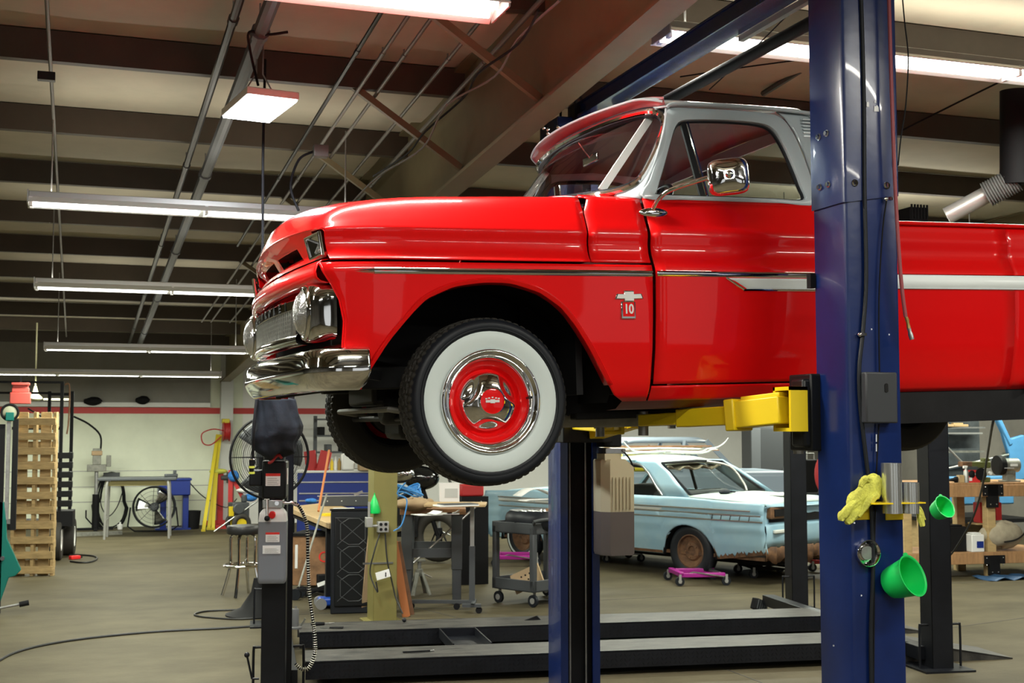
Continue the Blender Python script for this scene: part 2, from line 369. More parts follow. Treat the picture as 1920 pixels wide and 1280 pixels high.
# ================================================================ the red pickup (local: x rearward, y to its far side, z up, origin at the front axle)
tp, ty = radians(1.7), radians(.6)
truck = thing('pickup_truck', 'red and white classic pickup truck raised on the blue two post lift', 'truck', (1.5976, 5.8511, 1.9049))
truck.rotation_euler = Matrix(((cos(tp)*cos(ty), -sin(ty), -sin(tp)*cos(ty)), (cos(tp)*sin(ty), cos(ty), -sin(tp)*sin(ty)), (sin(tp), 0, cos(tp)))).to_euler()
SYZ = [-.05, 0, .05, .2, .35, .47, .53, .56, .585, .62, .66, .695, .72, .76, .82, .875]
SYY = [.83, .882, .915, .95, .967, .974, .978, .972, .955, .940, .936, .944, .938, .918, .892, .865]
def sy(x, z):
    y = float(np.interp(z, SYZ, SYY))
    if x < -.40: y -= .055*((-.40-x)/.30)**2
    return y
def side(rows, s=-1):     # rows of (x, z) -> grid on the body side surface
    return B().grid([[(x, s*sy(x, z), z) for x, z in r] for r in rows])
def both(name, f, m, **k):
    for s in (-1, 1): obj(name, f(s), m, truck, **k)
# ---- front fender with wheel arch
AX = [-.548, -.52, -.444, -.354, -.287, -.174, -.06, .01]; AZ = [.06, .125, .245, .351, .415, .464, .481, .483]
BX = [.01, .078, .194, .287, .356, .425, .517, .56, .60]; BZ = [.483, .478, .444, .384, .306, .205, .058, .005, -.012]
FZ = [-.02, .095, .15, .23, .33, .414, .48, .53, .562]; FX = [-.60, -.598, -.610, -.618, -.612, -.628, -.660, -.690, -.700]
xl = lambda z: float(np.interp(z, FZ, FX))
xa = lambda z: float(np.interp(z, AZ, AX)); xb = lambda z: float(np.interp(-z, [-q for q in BZ], BX))
def fender(s):
    b = B()
    za = [.483-(.483-.10)*(q/26)**1.7 for q in range(27)]
    b += side([[(lerp(xl(z), xa(z), k/18), z) for k in range(19)] for z in za], s)
    zb = [.483-(.483+.012)*(q/30)**1.7 for q in range(31)]
    b += side([[(lerp(xb(z), .712, k/18), z) for k in range(19)] for z in zb], s)
    top = [.562-(.562-.483)*q/8 for q in range(9)]
    b += side([[(lerp(xl(z), .01, k/18), z) for k in range(19)]+[(lerp(.01, .712, k/18), z) for k in range(1, 19)] for z in top], s)
    # rolled lip round the arch
    lip = [(x, z) for x, z in zip(AX, AZ)]+[(x, z) for x, z in zip(BX, BZ)][1:-2]
    lip = [(v.x, v.y) for v in crv([(x, z, 0) for x, z in lip], 5)]
    for d0, d1, o0, o1 in ((0, .006, .0, .008), (.006, .016, .008, .002), (.016, .022, .002, -.03)):
        c = Vector((.01, .05))
        def pt(x, z, d, o):
            n = (Vector((x, z))-c).normalized(); return (x-n.x*d+n.x*.018, s*(sy(x, z)+o), z-n.y*d+n.y*.018)
        b.grid([[pt(x, z, d0, o0) for x, z in lip], [pt(x, z, d1, o1) for x, z in lip]])
    # front edge rolls inboard towards the grille
    fz = [.562, .53, .48, .414, .33, .23, .15, .095]
    b.grid([[(xl(z)-.010*sin(q*pi/3)+.006*q, s*(sy(xl(z), z)-.045*q/3), z) for z in fz] for q in range(4)])
    return b
both('front_fender', fender, M_red, weld=True, solid=.008)
both('cowl_side_panel', lambda s: side([[(lerp(.437+.03*max(0, (z-.8)/.07), .712, k/6), z) for k in range(7)] for z in np.linspace(.574, .862, 26)], s), M_red, weld=True, solid=.008)
both('door_skin', lambda s: side([[(lerp(.728, 1.615, k/16), z) for k in range(17)] for z in np.linspace(.057, .868, 50)], s), M_red, weld=True, solid=.008)
both('rocker_panel', lambda s: side([[(lerp(.722, 1.64-.25*(.05-z)/.06, k/6), z) for k in range(7)] for z in np.linspace(-.012, .048, 8)], s), M_red, weld=True, solid=.008)
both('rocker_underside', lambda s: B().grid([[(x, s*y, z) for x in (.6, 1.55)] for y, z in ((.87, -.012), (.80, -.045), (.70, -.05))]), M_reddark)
both('cab_corner', lambda s: side([[(lerp(1.628, 1.66, k/2), z) for k in range(3)] for z in np.linspace(.06, .868, 30)], s), M_red, solid=.008)
# ---- hood
xf = lambda y: -.765+.095*y*y
HY = [0, .2, .4, .58, .70, .78, .83, .862, .890, .916, .934, .942, .934, .940, .955, .972]
HZ = [.965, .955, .930, .902, .884, .872, .862, .848, .815, .765, .724, .698, .66, .62, .592, .574]
gD = [0, .015, .04, .09, .14, .24, .36, .5, .75, 1.2]; gV = [0, .2, .42, .58, .67, .79, .87, .92, .97, 1.0]
def hood_pt(i, t, s):
    y, zf = HY[i], HZ[i]; x0 = xf(min(y, .9)) if i < 9 else -.69+.004*(i-9); x1 = lerp(.50, .43, min(1, y/.7)**2)
    x = lerp(x0, x1, t); zL = .735-.03*(y/.9)**2
    z = zL+(zf+.018*max(0, x)*(1 if i < 8 else 0)-zL)*float(np.interp(x-x0, gD, gV)) if zf > zL else zf
    yy = y-(.055*((-.40-x)/.30)**2 if x < -.40 and i > 4 else 0)*(min(1, (i-4)/5))
    return (x, s*yy, z)
hood = B(); tt = [(q/44)**1.6 for q in range(45)]
idx = list(range(len(HY)-1, 0, -1))
sec = [[hood_pt(i, t, -1) for t in tt] for i in idx]+[[hood_pt(i, t, 1) for t in tt] for i in range(len(HY))]
# refine the cross section by Catmull-Rom
cols = [crv([sec[k][j] for k in range(len(sec))], 3) for j in range(len(tt))]
hood.grid(cols); obj('hood', hood, M_red, truck, weld=True, solid=.006, ang=50)
# front face of the hood with two openings, lamps in the brows
ysn = np.linspace(-.9, .9, 61)
def frow(dx, z, zc=0, dy2=.095): return [(-.765+dx+dy2*y*y, y, z-zc*(y/.9)**2) for y in ysn]
face = [frow(0, .735, .03), frow(.006, .722, .02), frow(.02, .690), frow(.035, .676), frow(.060, .634), frow(.048, .622), frow(.02, .606), frow(.012, .587)]
def fskip(i, k):
    y = (ysn[k]+ysn[k+1])/2; return (i == 3 and .07 < abs(y) < .44) or (1 <= i <= 4 and .745 < abs(y) < .885)
obj('hood_front_face', B().grid(face, fskip), M_red, truck, ang=50)
for s in (-1, 1):
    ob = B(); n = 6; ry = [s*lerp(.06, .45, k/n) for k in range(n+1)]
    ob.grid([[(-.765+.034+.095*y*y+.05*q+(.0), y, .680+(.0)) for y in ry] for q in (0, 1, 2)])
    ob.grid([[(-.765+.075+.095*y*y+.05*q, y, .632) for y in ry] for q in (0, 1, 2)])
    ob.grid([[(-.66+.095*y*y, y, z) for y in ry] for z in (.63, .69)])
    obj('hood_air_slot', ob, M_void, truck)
    # parking lamp: chrome frame and faceted glass
    c = [(-.748+.02, s*.752, .676), (-.712+.012, s*.892, .683), (-.690, s*.905, .600), (-.712, s*.775, .592)]
    obj('parking_lamp_rim', B().tube(c, .009, 8, closed=True), M_chrome, truck)
    cc = sum((Vector(p) for p in c), Vector())/4+Vector((.03, 0, 0))
    lens = B().add(c+[cc], [(0, 1, 4), (1, 2, 4), (2, 3, 4), (3, 0, 4)])
    pl = obj('parking_lamp', lens, M_chrome, truck, ang=5)
    obj('bulb', B().tube([cc+Vector((-.01, -.02, 0)), cc+Vector((-.02, .0, -.03))], .012, 8), M_lens, pl)
# header panel between hood and grille
hp = [[(-.765+dx+.085*y*y, y, z) for y in ysn] for dx, z in ((.03, .578), (.005, .574), (-.012, .560), (-.022, .53), (-.018, .505), (-.004, .492), (.02, .486), (.06, .49))]
obj('header_panel', B().grid(hp), M_red, truck, weld=True, solid=.004, ang=50)
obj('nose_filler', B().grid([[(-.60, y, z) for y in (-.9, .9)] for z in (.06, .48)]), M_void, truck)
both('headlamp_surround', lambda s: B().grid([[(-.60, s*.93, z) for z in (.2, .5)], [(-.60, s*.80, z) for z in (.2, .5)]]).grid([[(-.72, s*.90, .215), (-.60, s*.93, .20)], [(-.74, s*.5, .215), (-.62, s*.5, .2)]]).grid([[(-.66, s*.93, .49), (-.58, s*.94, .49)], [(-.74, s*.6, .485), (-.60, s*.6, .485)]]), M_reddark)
obj('lower_valance', B().grid([[(-.765+dx+.085*y*y, y, z) for y in ysn] for dx, z in ((.12, .25), (.055, .222), (.07, .19), (.15, .16))]), M_red, truck)
# ---- grille
gx = lambda y: -.775+.10*y*y
grille = thing('grille', None, None); grille.parent = truck
gy = np.linspace(-.60, .60, 41)
obj('upper_bar', B().grid([[(gx(y)+dx, y, z) for y in gy] for dx, z in ((.05, .452), (.0, .450), (-.008, .443), (-.006, .408), (.004, .402), (.03, .400))]), M_chrome, grille, ang=50)
obj('lower_bar', B().grid([[(gx(y)+dx, y, z) for y in gy] for dx, z in ((.03, .305), (.0, .303), (-.012, .290), (-.010, .268), (.0, .258), (.04, .255))]), M_chrome, grille, ang=50)
bars = B()
for k in range(31):
    y = -.54+k*.036; bars.bar((gx(y)+.002, y, .300), (gx(y)+.002, y, .404), .010, .009, (0, 1, 0))
for k in range(5):
    z = .316+k*.0185; bars.tube([(gx(y)+.006, y, z) for y in gy[3:-3]], .0028, 6)
tag(obj('mesh_bars', bars, M_alu, grille))
obj('mesh_backing', B().grid([[(gx(y)+.03, y, z) for y in gy] for z in (.29, .42)]), M_flat, grille)
for i, ch in enumerate('CHEVROLET'):
    y = .44-.11*i; ang = math.atan2(.2*y, 1)
    # letters read from the front, so they run towards the near side
    Mx = T(gx(y)-.0085, y, .426) @ RZ(-ang) @ RZ(-pi/2) @ RX(pi/2)
    text('letter', ch, .05, M_black, grille, Mx, .001, bold=.0015)
# ---- headlamps
for s in (-1, 1):
    hl = thing('headlamp', None, None); hl.parent = truck
    bz = []
    for q, (x, k) in enumerate(((-.735, .90), (-.728, 1.0), (-.70, 1.05), (-.67, 1.03), (-.655, .98), (-.64, .98))):
        ring = []
        for a in range(40):
            th = 2*pi*a/40; cs, sn = cos(th), sin(th)
            p = 2.6+q*.9; r = (abs(cs)**p+abs(sn)**p)**(-1/p)
            ring.append((x, s*(.745+.02*q/5)+cs*r*(.118+.007*q)*k*(1.0), .372+sn*r*.112*k))
        bz.append(ring)
    obj('bezel', B().grid(bz, closed=True), M_chrome, hl, ang=60)
    Mh = T(-.735, s*.745, .375) @ RY(-pi/2)
    obj('retaining_ring', B().torus((0, 0, 0), .100, .013, n=40).move(Mh), M_chrome, hl, ang=60)
    obj('lens', B().lathe([(.095, -.005), (.090, .016), (.070, .034), (.04, .045), (.001, .049)], 32, Mh), M_lens, hl, ang=60)
# ---- bumper
pl2 = [(-.530, .990), (-.60, .988), (-.665, .972), (-.715, .935), (-.742, .87), (-.757, .76), (-.768, .6), (-.78, .3)]
path = [(x, -y) for x, y in pl2]+[(-.783, 0)]+[(x, y) for x, y in reversed(pl2)]
path = crv([(x, y, 0) for x, y in path], 5)
prof = [(-.055, .205), (-.028, .220), (-.006, .219), (.004, .208), (.012, .185), (.016, .150), (.020, .130), (.017, .122), (.004, .095), (-.014, .072), (-.034, .058), (-.05, .058)]
rows = []
for o, z in prof:
    r = []
    for i, p in enumerate(path):
        d = (path[min(i+1, len(path)-1)]-path[max(i-1, 0)]).normalized(); n = Vector((-d.y, d.x, 0))
        if n.dot(p-Vector((1, 0, 0))) < 0: n = -n
        e = min(i, len(path)-1-i)/3.; k = 1 if e >= 1 else .55+.45*e
        zz = z if z > .13 else .13-(.13-z)*k
        r.append((p.x+n.x*o, p.y+n.y*o, zz))
    rows.append(r)
bumper = obj('front_bumper', B().grid(rows), M_chrome, truck, weld=True, solid=.004, ang=50)
for y in (-.42, .42, -.80, .80):
    obj('bumper_bolt', B().sph((-.775+.06*y*y-.018, y, .165), .014, 10, 6), M_chrome, bumper)
both('bumper_bracket', lambda s: B().bar((-.72, s*.4, .14), (-.45, s*.42, .16), .02, .07), M_frame)
both('bumper_brace', lambda s: B().bar((-.62, s*.9, .14), (-.40, s*.62, .12), .012, .04), M_frame)
# ---- chrome side trim, white inlay, fender emblem
def trimstrip(x0, x1, z0, z1, s, th=.012, n=12, x0b=None):
    r = []
    for o, z in ((.0, z0), (th*.8, z0+.003), (th, lerp(z0, z1, .35)), (th*.35, lerp(z0, z1, .5)), (th, lerp(z0, z1, .65)), (th*.8, z1-.003), (0, z1)):
        r.append([(lerp(x0 if x0b is None else lerp(x0, x0b, (z-z0)/(z1-z0)), x1, k/n), s*(sy(lerp(x0, x1, k/n), z)+o), z) for k in range(n+1)])
    return B().grid(r)
for s in (-1, 1):
    obj('side_moulding', trimstrip(-.500, .710, .511, .541, s), M_chrome, truck, ang=60)
    tip = B().grid([[(x, s*(sy(x, .526)+o*h), .526+zz*h) for x, h in ((-.60, .02), (-.575, .35), (-.54, .75), (-.50, 1.0))] for o, zz in ((0, -.015), (.012, -.007), (.004, 0), (.012, .007), (0, .015))])
    obj('moulding_tip', tip, M_chrome, truck, ang=60)
    obj('door_moulding', trimstrip(.732, 1.615, .513, .541, s), M_chrome, truck, ang=60)
    inl = B().grid([[(lerp(1.075+.10*((.511-z)/.05)**.8, 1.615, k/6), s*(sy(1.2, z)+.004), z) for k in range(7)] for z in np.linspace(.511, .463, 6)])
    obj('door_white_inlay', inl, M_stripe, truck, solid=.003)
    edge = [(1.615, s*(sy(1.2, .459)+.006), .459), (1.19, s*(sy(1.2, .459)+.006), .459), (1.15, s*(sy(1.2, .463)+.006), .463), (1.065, s*(sy(1.2, .51)+.006), .512)]
    obj('inlay_edge', B().tube(edge, .006, 8, smooth=3), M_chrome, truck)
    obj('bed_white_inlay', B().grid([[(x, s*(sy(1.2, z)+.004), z) for x in (1.70, 4.25)] for z in (.470, .500, .532)]), M_stripe, truck, solid=.003)
    for z0, z1 in ((.530, .542), (.462, .474)): obj('bed_moulding', trimstrip(1.70, 4.25, z0, z1, s), M_chrome, truck)
    em = thing('fender_emblem', None, None); em.parent = truck
    Me = T(.595, s*sy(.6, .38), .385) @ (RX(pi/2) if s < 0 else RZ(pi) @ RX(pi/2))
    bow = [(-.062, .032), (-.020, .032), (-.020, .020), (.026, .020), (.026, .032), (.070, .034), (.062, .056), (.026, .054), (.026, .068), (-.020, .068), (-.020, .054), (-.054, .054)]
    obj('bow_tie_bar', B().prism(bow, .014, Me), M_chrome, em, bevel=.002)
    obj('bow_tie_face', B().prism([(x*.9+.001, (y-.043)*.8+.043) for x, y in bow], .0155, Me), M_wpl, em)
    obj('badge_frame', B().prism([(-.034, .022), (.034, .022), (.034, -.052), (-.034, -.052)], .010, Me), M_chrome, em, bevel=.003)
    obj('badge_face', B().prism([(-.026, .018), (.027, .018), (.027, -.042), (-.026, -.042)], .0108, Me), M_red, em)
    text('badge_number', '10', .056, M_wpl, em, Me @ T(.001, -.012, .0112) @ Matrix.Diagonal((.8, 1, 1, 1)), .001, bold=.0015)
# ---- greenhouse
gl = [(.46, 0, .93), (.49, -.4, .92), (.575, -.66, .905), (.665, -.745, .914), (.755, -.782, .955), (.825, -.775, 1.05), (.878, -.762, 1.145), (.915, -.742, 1.23), (.908, -.715, 1.280), (.86, -.66, 1.302), (.79, -.42, 1.308), (.755, 0, 1.310)]
full = [Vector(p) for p in gl]+[Vector((x, -y, z)) for x, y, z in reversed(gl[1:-1])]
loop = crv(full, 6, True)
obj('windshield_seal', B().tube([p+Vector((0, (.010 if p.y > 0 else -.010)*min(1, abs(p.y)/.5), 0)) for p in loop], .026, 8, closed=True), M_rub, truck)
obj('windshield_trim', B().tube([p+Vector((-.014, (.026 if p.y > 0 else -.026)*min(1, abs(p.y)/.5), 0)) for p in loop], .015, 8, closed=True), M_chrome, truck)
half = crv(gl, 6); wsr = []
for k, t in enumerate(np.linspace(0, 1, 15)):       # rows from bottom to top between mirrored side points
    i = 6*3+int(t*(6*5)); i = min(i, len(half)-1); p = half[i]
    b0 = half[0]; tz = t; bot = Vector((.46, 0, .93)); top = Vector((.755, 0, 1.345)); top = Vector((.755, 0, 1.31)); mid = lerp(bot, top, t)
    wsr.append([(lerp(mid.x, p.x, (abs(q)/8)**2.2), p.y*-(q/8.) if 1 else 0, lerp(mid.z, p.z, (abs(q)/8)**2)) for q in range(-8, 9)])
obj('windshield', B().grid(wsr), M_glass, truck, ang=80)
# pillar between windshield and door
dl = [(.722, -.866, .868), (.755, -.858, .93), (.805, -.845, 1.03), (.848, -.825, 1.13), (.885, -.800, 1.22), (.905, -.780, 1.30)]
pl_in = [half[i] for i in (20, 25, 31, 37, 43, 49)]
dcur = crv(dl, 4); _pf = 1; picur = crv([half[i]+Vector((.006, -.004, 0)) for i in (14, 22, 29, 35, 41, 47)], 4)
both('windshield_pillar', lambda s: (lambda g: g if s < 0 else g.mirror())(B().grid([[a.lerp(b, u)+Vector((0, -.010*sin(pi*u), 0)) for u in np.linspace(.22, 1, 6)] for a, b in zip(picur, dcur)])), M_white, weld=True, solid=.01, ang=60)
# cowl top between hood and windshield
cwl = [[(.445, y, .868+.095*(1-(y/.85)**2)) for y in np.linspace(-.85, .85, 25)], [(.50+.2*(y/.85)**4, y*1.01, .862+.075*(1-(y/.87)**2)) for y in np.linspace(-.85, .85, 25)], [(.56+.2*(y/.85)**4, y*1.0, .866+.065*(1-(y/.87)**2)) for y in np.linspace(-.85, .85, 25)]]
obj('cowl_top', B().grid(cwl), M_red, truck, weld=True, solid=.006)
both('cowl_corner', lambda s: B().grid([[(x, s*(.866-.05*v), .862+.016*v) for x in (.46, .54, .62, .70, .72)] for v in (0, .4, 1., 1.8)]), M_red, solid=.006)
# door upper frame ring (white) with window opening
outer = [(.733, .872), (.775, .955), (.82, 1.05), (.862, 1.15), (.895, 1.24), (.918, 1.298), (1.05, 1.306), (1.25, 1.308), (1.42, 1.303), (1.50, 1.285), (1.545, 1.22), (1.575, 1.12), (1.60, 1.0), (1.612, .872), (1.40, .872), (1.15, .872), (.95, .872)]
inner = [(.808, .886), (.800, .905), (.850, 1.02), (.898, 1.13), (.935, 1.205), (.975, 1.238), (1.05, 1.250), (1.20, 1.256), (1.36, 1.252), (1.435, 1.228), (1.478, 1.16), (1.512, 1.06), (1.538, .96), (1.545, .886), (1.38, .884), (1.15, .884), (.96, .884)]
gyy = lambda z: lerp(.868, .772, max(0, (z-.868)/.44)**1.15)
def ring(s):
    o = crv([(x, 0, z) for x, z in outer], 4, True); i = crv([(x, 0, z) for x, z in inner], 4, True)
    rows = []
    for u, out in ((0, -.004), (.08, .006), (.5, .008), (.90, .006), (1, -.012)):
        rows.append([(lerp(a.x, b.x, u), s*(gyy(lerp(a.z, b.z, u))+out), lerp(a.z, b.z, u)) for a, b in zip(o, i)])
    return B().grid(rows, closed=True)
both('door_window_frame', ring, M_white, weld=True, solid=.010, ang=50)
both('window_seal', lambda s: B().tube([(p.x, s*(gyy(p.z)-.014), p.z) for p in crv([(x, 0, z) for x, z in inner], 4, True)], .011, 8, closed=True), M_rub)
def pane(s):
    top = crv([(x, 0, z) for x, z in inner[2:13]], 3)
    return B().grid([[(p.x, s*(gyy(p.z)-.018), p.z) for p in top], [(p.x, s*(gyy(.885)-.018), .885) for p in top]])
both('side_glass', pane, M_glass)
both('vent_divider', lambda s: B().bar((.985, s*(gyy(1.24)-.012), 1.245), (1.035, s*(gyy(.88)-.012), .88), .026, .014, (0, 1, 0)), M_black)
both('vent_divider_chrome', lambda s: B().bar((1.008, s*(gyy(1.24)-.008), 1.245), (1.060, s*(gyy(.88)-.008), .88), .006, .012, (0, 1, 0)), M_chrome)
both('belt_moulding', lambda s: B().tube([(x, s*(sy(1, .866)+.002), .874) for x in (.735, 1.61)], .007, 6), M_stripe)
# rear cab pillar and back wall
both('rear_cab_pillar', lambda s: B().grid([[(x, s*y, z) for x in (x0, x0+.03, 1.68)] for x0, y, z in ((1.622, .868, .872), (1.61, .848, 1.0), (1.585, .822, 1.12), (1.555, .796, 1.22), (1.515, .778, 1.29), (1.48, .772, 1.315))]), M_white, weld=True, solid=.01)
lou = B()
for k in range(6): lou.bar((1.60, -.806+.001*k, 1.20+.016*k), (1.655, -.806+.001*k, 1.20+.016*k), .006, .006)
obj('cab_corner_louver', lou, M_white, truck)
bwx = 1.67
def ringp(y0, y1, z0, z1, a0, a1, b0, b1, x): # rectangle with a hole in plane x
    b = B(); b.box(x, x+.012, y0, a0, z0, z1).box(x, x+.012, a1, y1, z0, z1).box(x, x+.012, a0, a1, z0, b0).box(x, x+.012, a0, a1, b1, z1); return b
obj('cab_back_wall', ringp(-.80, .80, .05, 1.31, -.70, .70, .93, 1.25, bwx), M_white, truck)
obj('rear_window', B().grid([[(bwx+.006, y, z) for y in (-.7, .7)] for z in (.93, 1.25)]), M_glass, truck)
# roof
rs = []
for t in [0, .015, .04, .08, .15, .25, .4, .6, .8, .92, .97, 1.0]:
    r = []
    for y in np.linspace(-1, 1, 41):
        yy = y*.785; x0 = .775+.13*(abs(y))**3; x1 = 1.70-.03*y*y; x = lerp(x0, x1, t)
        crown = 1.318+.105*(1-abs(y)**2.6)**.75
        e = min(1, t/.15); e2 = 1 if t < .92 else max(0, 1-((t-.92)/.08)**2*.8)
        z0 = 1.330-.025*abs(y)**3
        r.append((x, yy, lerp(z0, crown, (1-(1-e)**2.2))*1-(1-e2)*.05))
    rs.append(r)
obj('roof', B().grid(rs), M_white, truck, weld=True, solid=.008, ang=60)
both('rain_gutter', lambda s: B().tube([(.905, s*.790, 1.300), (.93, s*.797, 1.316), (1.05, s*.80, 1.322), (1.4, s*.80, 1.322), (1.66, s*.795, 1.312)], .009, 8, smooth=4), M_white)
obj('headliner', B().grid([[(x, y, z-.03*(abs(y)/.74)**2) for y in np.linspace(-.74, .74, 9)] for x, z in ((.86, 1.31), (1.2, 1.335), (1.66, 1.31))]), M_reddark, truck)
# sun visor over the windshield
vi = []; 
for u in np.linspace(0, 1, 7):
    vi.append([(lerp(.80+.10*abs(y)**2.5, .685+.155*y*y+.05*max(0, (abs(y)-.85)/.15)**2, u), y*.780, lerp(1.330-.015*abs(y)**3, 1.356+.006*abs(y)**1.5*(1 if y > 0 else -.4)-.028*max(0, (abs(y)-.85)/.15)**2, u)+.020*sin(pi*u)) for y in np.linspace(-1, 1, 41)])
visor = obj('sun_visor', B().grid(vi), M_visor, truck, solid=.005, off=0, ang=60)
obj('visor_top_skin', B().grid([[(x, y, z+.006) for x, y, z in r] for r in vi]), M_white, visor, ang=60)
lip = vi[-1]; obj('visor_lip', B().tube([(x, y, z+.003) for x, y, z in lip], .006, 8), M_white, visor)
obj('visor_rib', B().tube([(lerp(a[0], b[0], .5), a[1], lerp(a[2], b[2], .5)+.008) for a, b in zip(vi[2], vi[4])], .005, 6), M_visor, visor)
# interior
obj('bench_seat', B().box(1.15, 1.60, -.68, .68, .45, .62).box(1.50, 1.64, -.68, .68, .60, .93), M_reddark, truck, bevel=.04)
obj('dashboard', B().box(.60, .80, -.72, .72, .68, .90), M_reddark, truck, bevel=.03)
obj('cab_floor', B().box(.62, 1.66, -.80, .80, .02, .05), M_frame, truck)
obj('firewall', B().box(.42, .45, -.80, .80, .02, .86), M_frame, truck)
sw = thing('steering_wheel', None, None); sw.parent = truck
Ms = T(.98, -.36, .86) @ RY(radians(-55))
obj('rim', B().torus((0, 0, 0), .20, .012, n=36).move(Ms), M_black, sw, ang=60)
for a in (0, 2.1, 4.2): obj('spoke', B().cyl((0, 0, 0), (.19*cos(a), .19*sin(a), 0), .008, n=6).move(Ms), M_black, sw)
obj('column', B().cyl((0, 0, 0), (0, 0, -.3), .022).move(Ms), M_black, sw)
obj('rear_view_mirror', B().box(.86, .875, -.09, .09, 1.20, 1.245).cyl((.87, 0, 1.22), (.80, 0, 1.31), .005), M_chrome, truck, bevel=.006)
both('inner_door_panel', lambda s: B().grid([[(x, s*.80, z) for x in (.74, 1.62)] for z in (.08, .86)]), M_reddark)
both('inner_pillar', lambda s: B().bar((.610, s*.70, .93), (.885, s*.660, 1.285), .034, .014, (0, 1, 0)), M_stripe)
# ---- mirrors
for s in (-1, 1):
    mr = thing('side_mirror', None, None); mr.parent = truck
    obj('mount', B().sph((.760, s*.912, .800), 1, 20, 8, (.07, .012, .022)).box(.70, .82, s*.885-.01, s*.885+.01, .785, .81), M_chrome, mr, ang=60)
    obj('arm', B().tube([(.755, s*.91, .805), (.765, s*.955, .85), (.80, s*1.01, .885), (.93, s*1.11, .925), (.965, s*1.13, .93)], .010, 10, smooth=5), M_chrome, mr, ang=60)
    sh = []
    for (d, k) in ((-.028, .25), (-.026, .60), (-.020, .85), (-.008, .97), (.004, 1.0), (.012, .98), (.012, .93)):
        ringq = []
        for a in range(40):
            th = 2*pi*a/40; p = 4.5; cs, sn = cos(th), sin(th); r = (abs(cs)**p+abs(sn)**p)**(-1/p)
            ringq.append(Vector((d*1.7, cs*r*.088*k, sn*r*.078*k)))
        sh.append(ringq)
    Mm = T(.985, s*1.175, .918) @ RZ(s*-radians(66)) @ RX(radians(-4))
    obj('shell', B().grid(sh, closed=True).add([p for p in sh[0]], [tuple(range(40))]).move(Mm), M_chrome, mr, ang=60)
    obj('glass', B().add([p for p in sh[-1]], [tuple(range(40))]).move(Mm), M_alu, mr)
    obj('pivot', B().sph(Mm @ Vector((-.05, 0, 0)), .018, 10, 8), M_chrome, mr)
obj('radio_antenna', B().tube([(.56, .85, .86), (.56, .85, 1.16)], [.008, .004], 6), M_wpl, truck)
# ---- bed
for s in (-1, 1):
    rows = []
    for z in np.linspace(.0, .779, 36): rows.append([(x, s*(sy(1.2, z) if z < .74 else sy(1.2, .74)), z) for x in np.linspace(1.705, 2.62, 12)])
    obj('bed_side_front', B().grid(rows), M_red, truck, weld=True, solid=.01)
    rows = [[(x, s*(sy(1.2, z) if z < .74 else sy(1.2, .74)), max(z, .50) if 2.64 < x < 3.66 else z) for x in np.linspace(2.62, 4.28, 40)] for z in np.linspace(.0, .779, 36)]
    cx = 3.25
    rows = [[(x, s*sy(1.2, min(.74, lerp(zl, .779, q/20))), lerp(zl, .779, q/20)) for x in np.linspace(2.62, 4.28, 60) for zl in [max(0, -.02+math.sqrt(max(0, .46**2-(x-cx)**2)))]] for q in range(21)]
    obj('bed_side_rear', B().grid(rows), M_red, truck, weld=True, solid=.01)
    obj('bed_rail', B().box(1.705, 4.28, s*.93-.025, s*.93+.025, .772, .79), M_red, truck, bevel=.008)
    obj('bed_inner_wall', B().box(1.72, 4.26, s*.70-.005, s*.70+.005, .28, .775), M_red, truck)
obj('bed_floor', B().box(1.70, 4.28, -.9, .9, .24, .27), M_frame, truck)
obj('bed_front_wall', B().box(1.70, 1.712, -.92, .92, .05, .779), M_red, truck)
obj('tailgate', B().box(4.28, 4.31, -.90, .90, .28, .779), M_red, truck, bevel=.008)
obj('rear_bumper', B().box(4.34, 4.40, -.92, .92, .10, .26), M_chrome, truck, bevel=.02)
# ---- inner wheel house, chassis
def well(s):
    n = 24; r = .54
    arc = [(.01+r*cos(a), .03+r*.88*sin(a)) for a in np.linspace(-.1, pi-.42, n)]
    return B().grid([[(x, s*min(y, sy(x, z)-.035), z) for x, z in arc] for y in (.94, .42)]).add([(x, s*.42, z) for x, z in arc], [tuple(range(n))])
both('inner_fender', well, M_flat)
both('splash_panel', lambda s: B().box(.28, 1.0, s*.50-.004, s*.50+.004, -.06, .56), M_flat)
both('rear_wheel_house', lambda s: B().grid([[(3.25+.52*cos(a), s*y, .0+.5*sin(a)) for a in np.linspace(-.05, pi+.05, 20)] for y in (.94, .70)]), M_flat)
both('frame_rail', lambda s: B().box(-.45, .30, s*.40-.035, s*.40+.035, .07, .17).bar((.30, s*.40, .095), (.55, s*.43, -.02), .07, .12).box(.55, 2.4, s*.43-.035, s*.43+.035, -.09, .04).box(2.4, 4.3, s*.45-.035, s*.45+.035, .05, .17), M_frame, bevel=.006)
both('bed_sill', lambda s: B().box(1.75, 4.2, s*.84-.04, s*.84+.04, -.15, .03), M_frame)
obj('exhaust_pipe', B().tube([(-.1, -.28, -.02), (.5, -.30, -.075), (1.6, -.30, -.085), (2.2, -.3, -.08)], .05, 14, smooth=4), M_pipe, truck)
obj('engine_block', B().box(-.35, .38, -.26, .26, .0, .50).cyl((-.30, -.20, .0), (.2, -.2, .0), .09), M_frame, truck, bevel=.02)
obj('oil_pan', B().box(-.20, .30, -.16, .16, -.16, .02), M_frame, truck, bevel=.03)
obj('gearbox', B().tube([(.38, 0, .08), (.6, 0, .04), (1.1, 0, .02)], [.18, .14, .08], 14), M_frame, truck)
obj('drive_shaft', B().cyl((1.1, 0, .02), (3.1, 0, -.02), .035), M_frame, truck)
obj('cross_member', B().box(-.10, .12, -.42, .42, -.14, -.02).box(1.9, 2.0, -.43, .43, -.09, .0), M_frame, truck, bevel=.02)
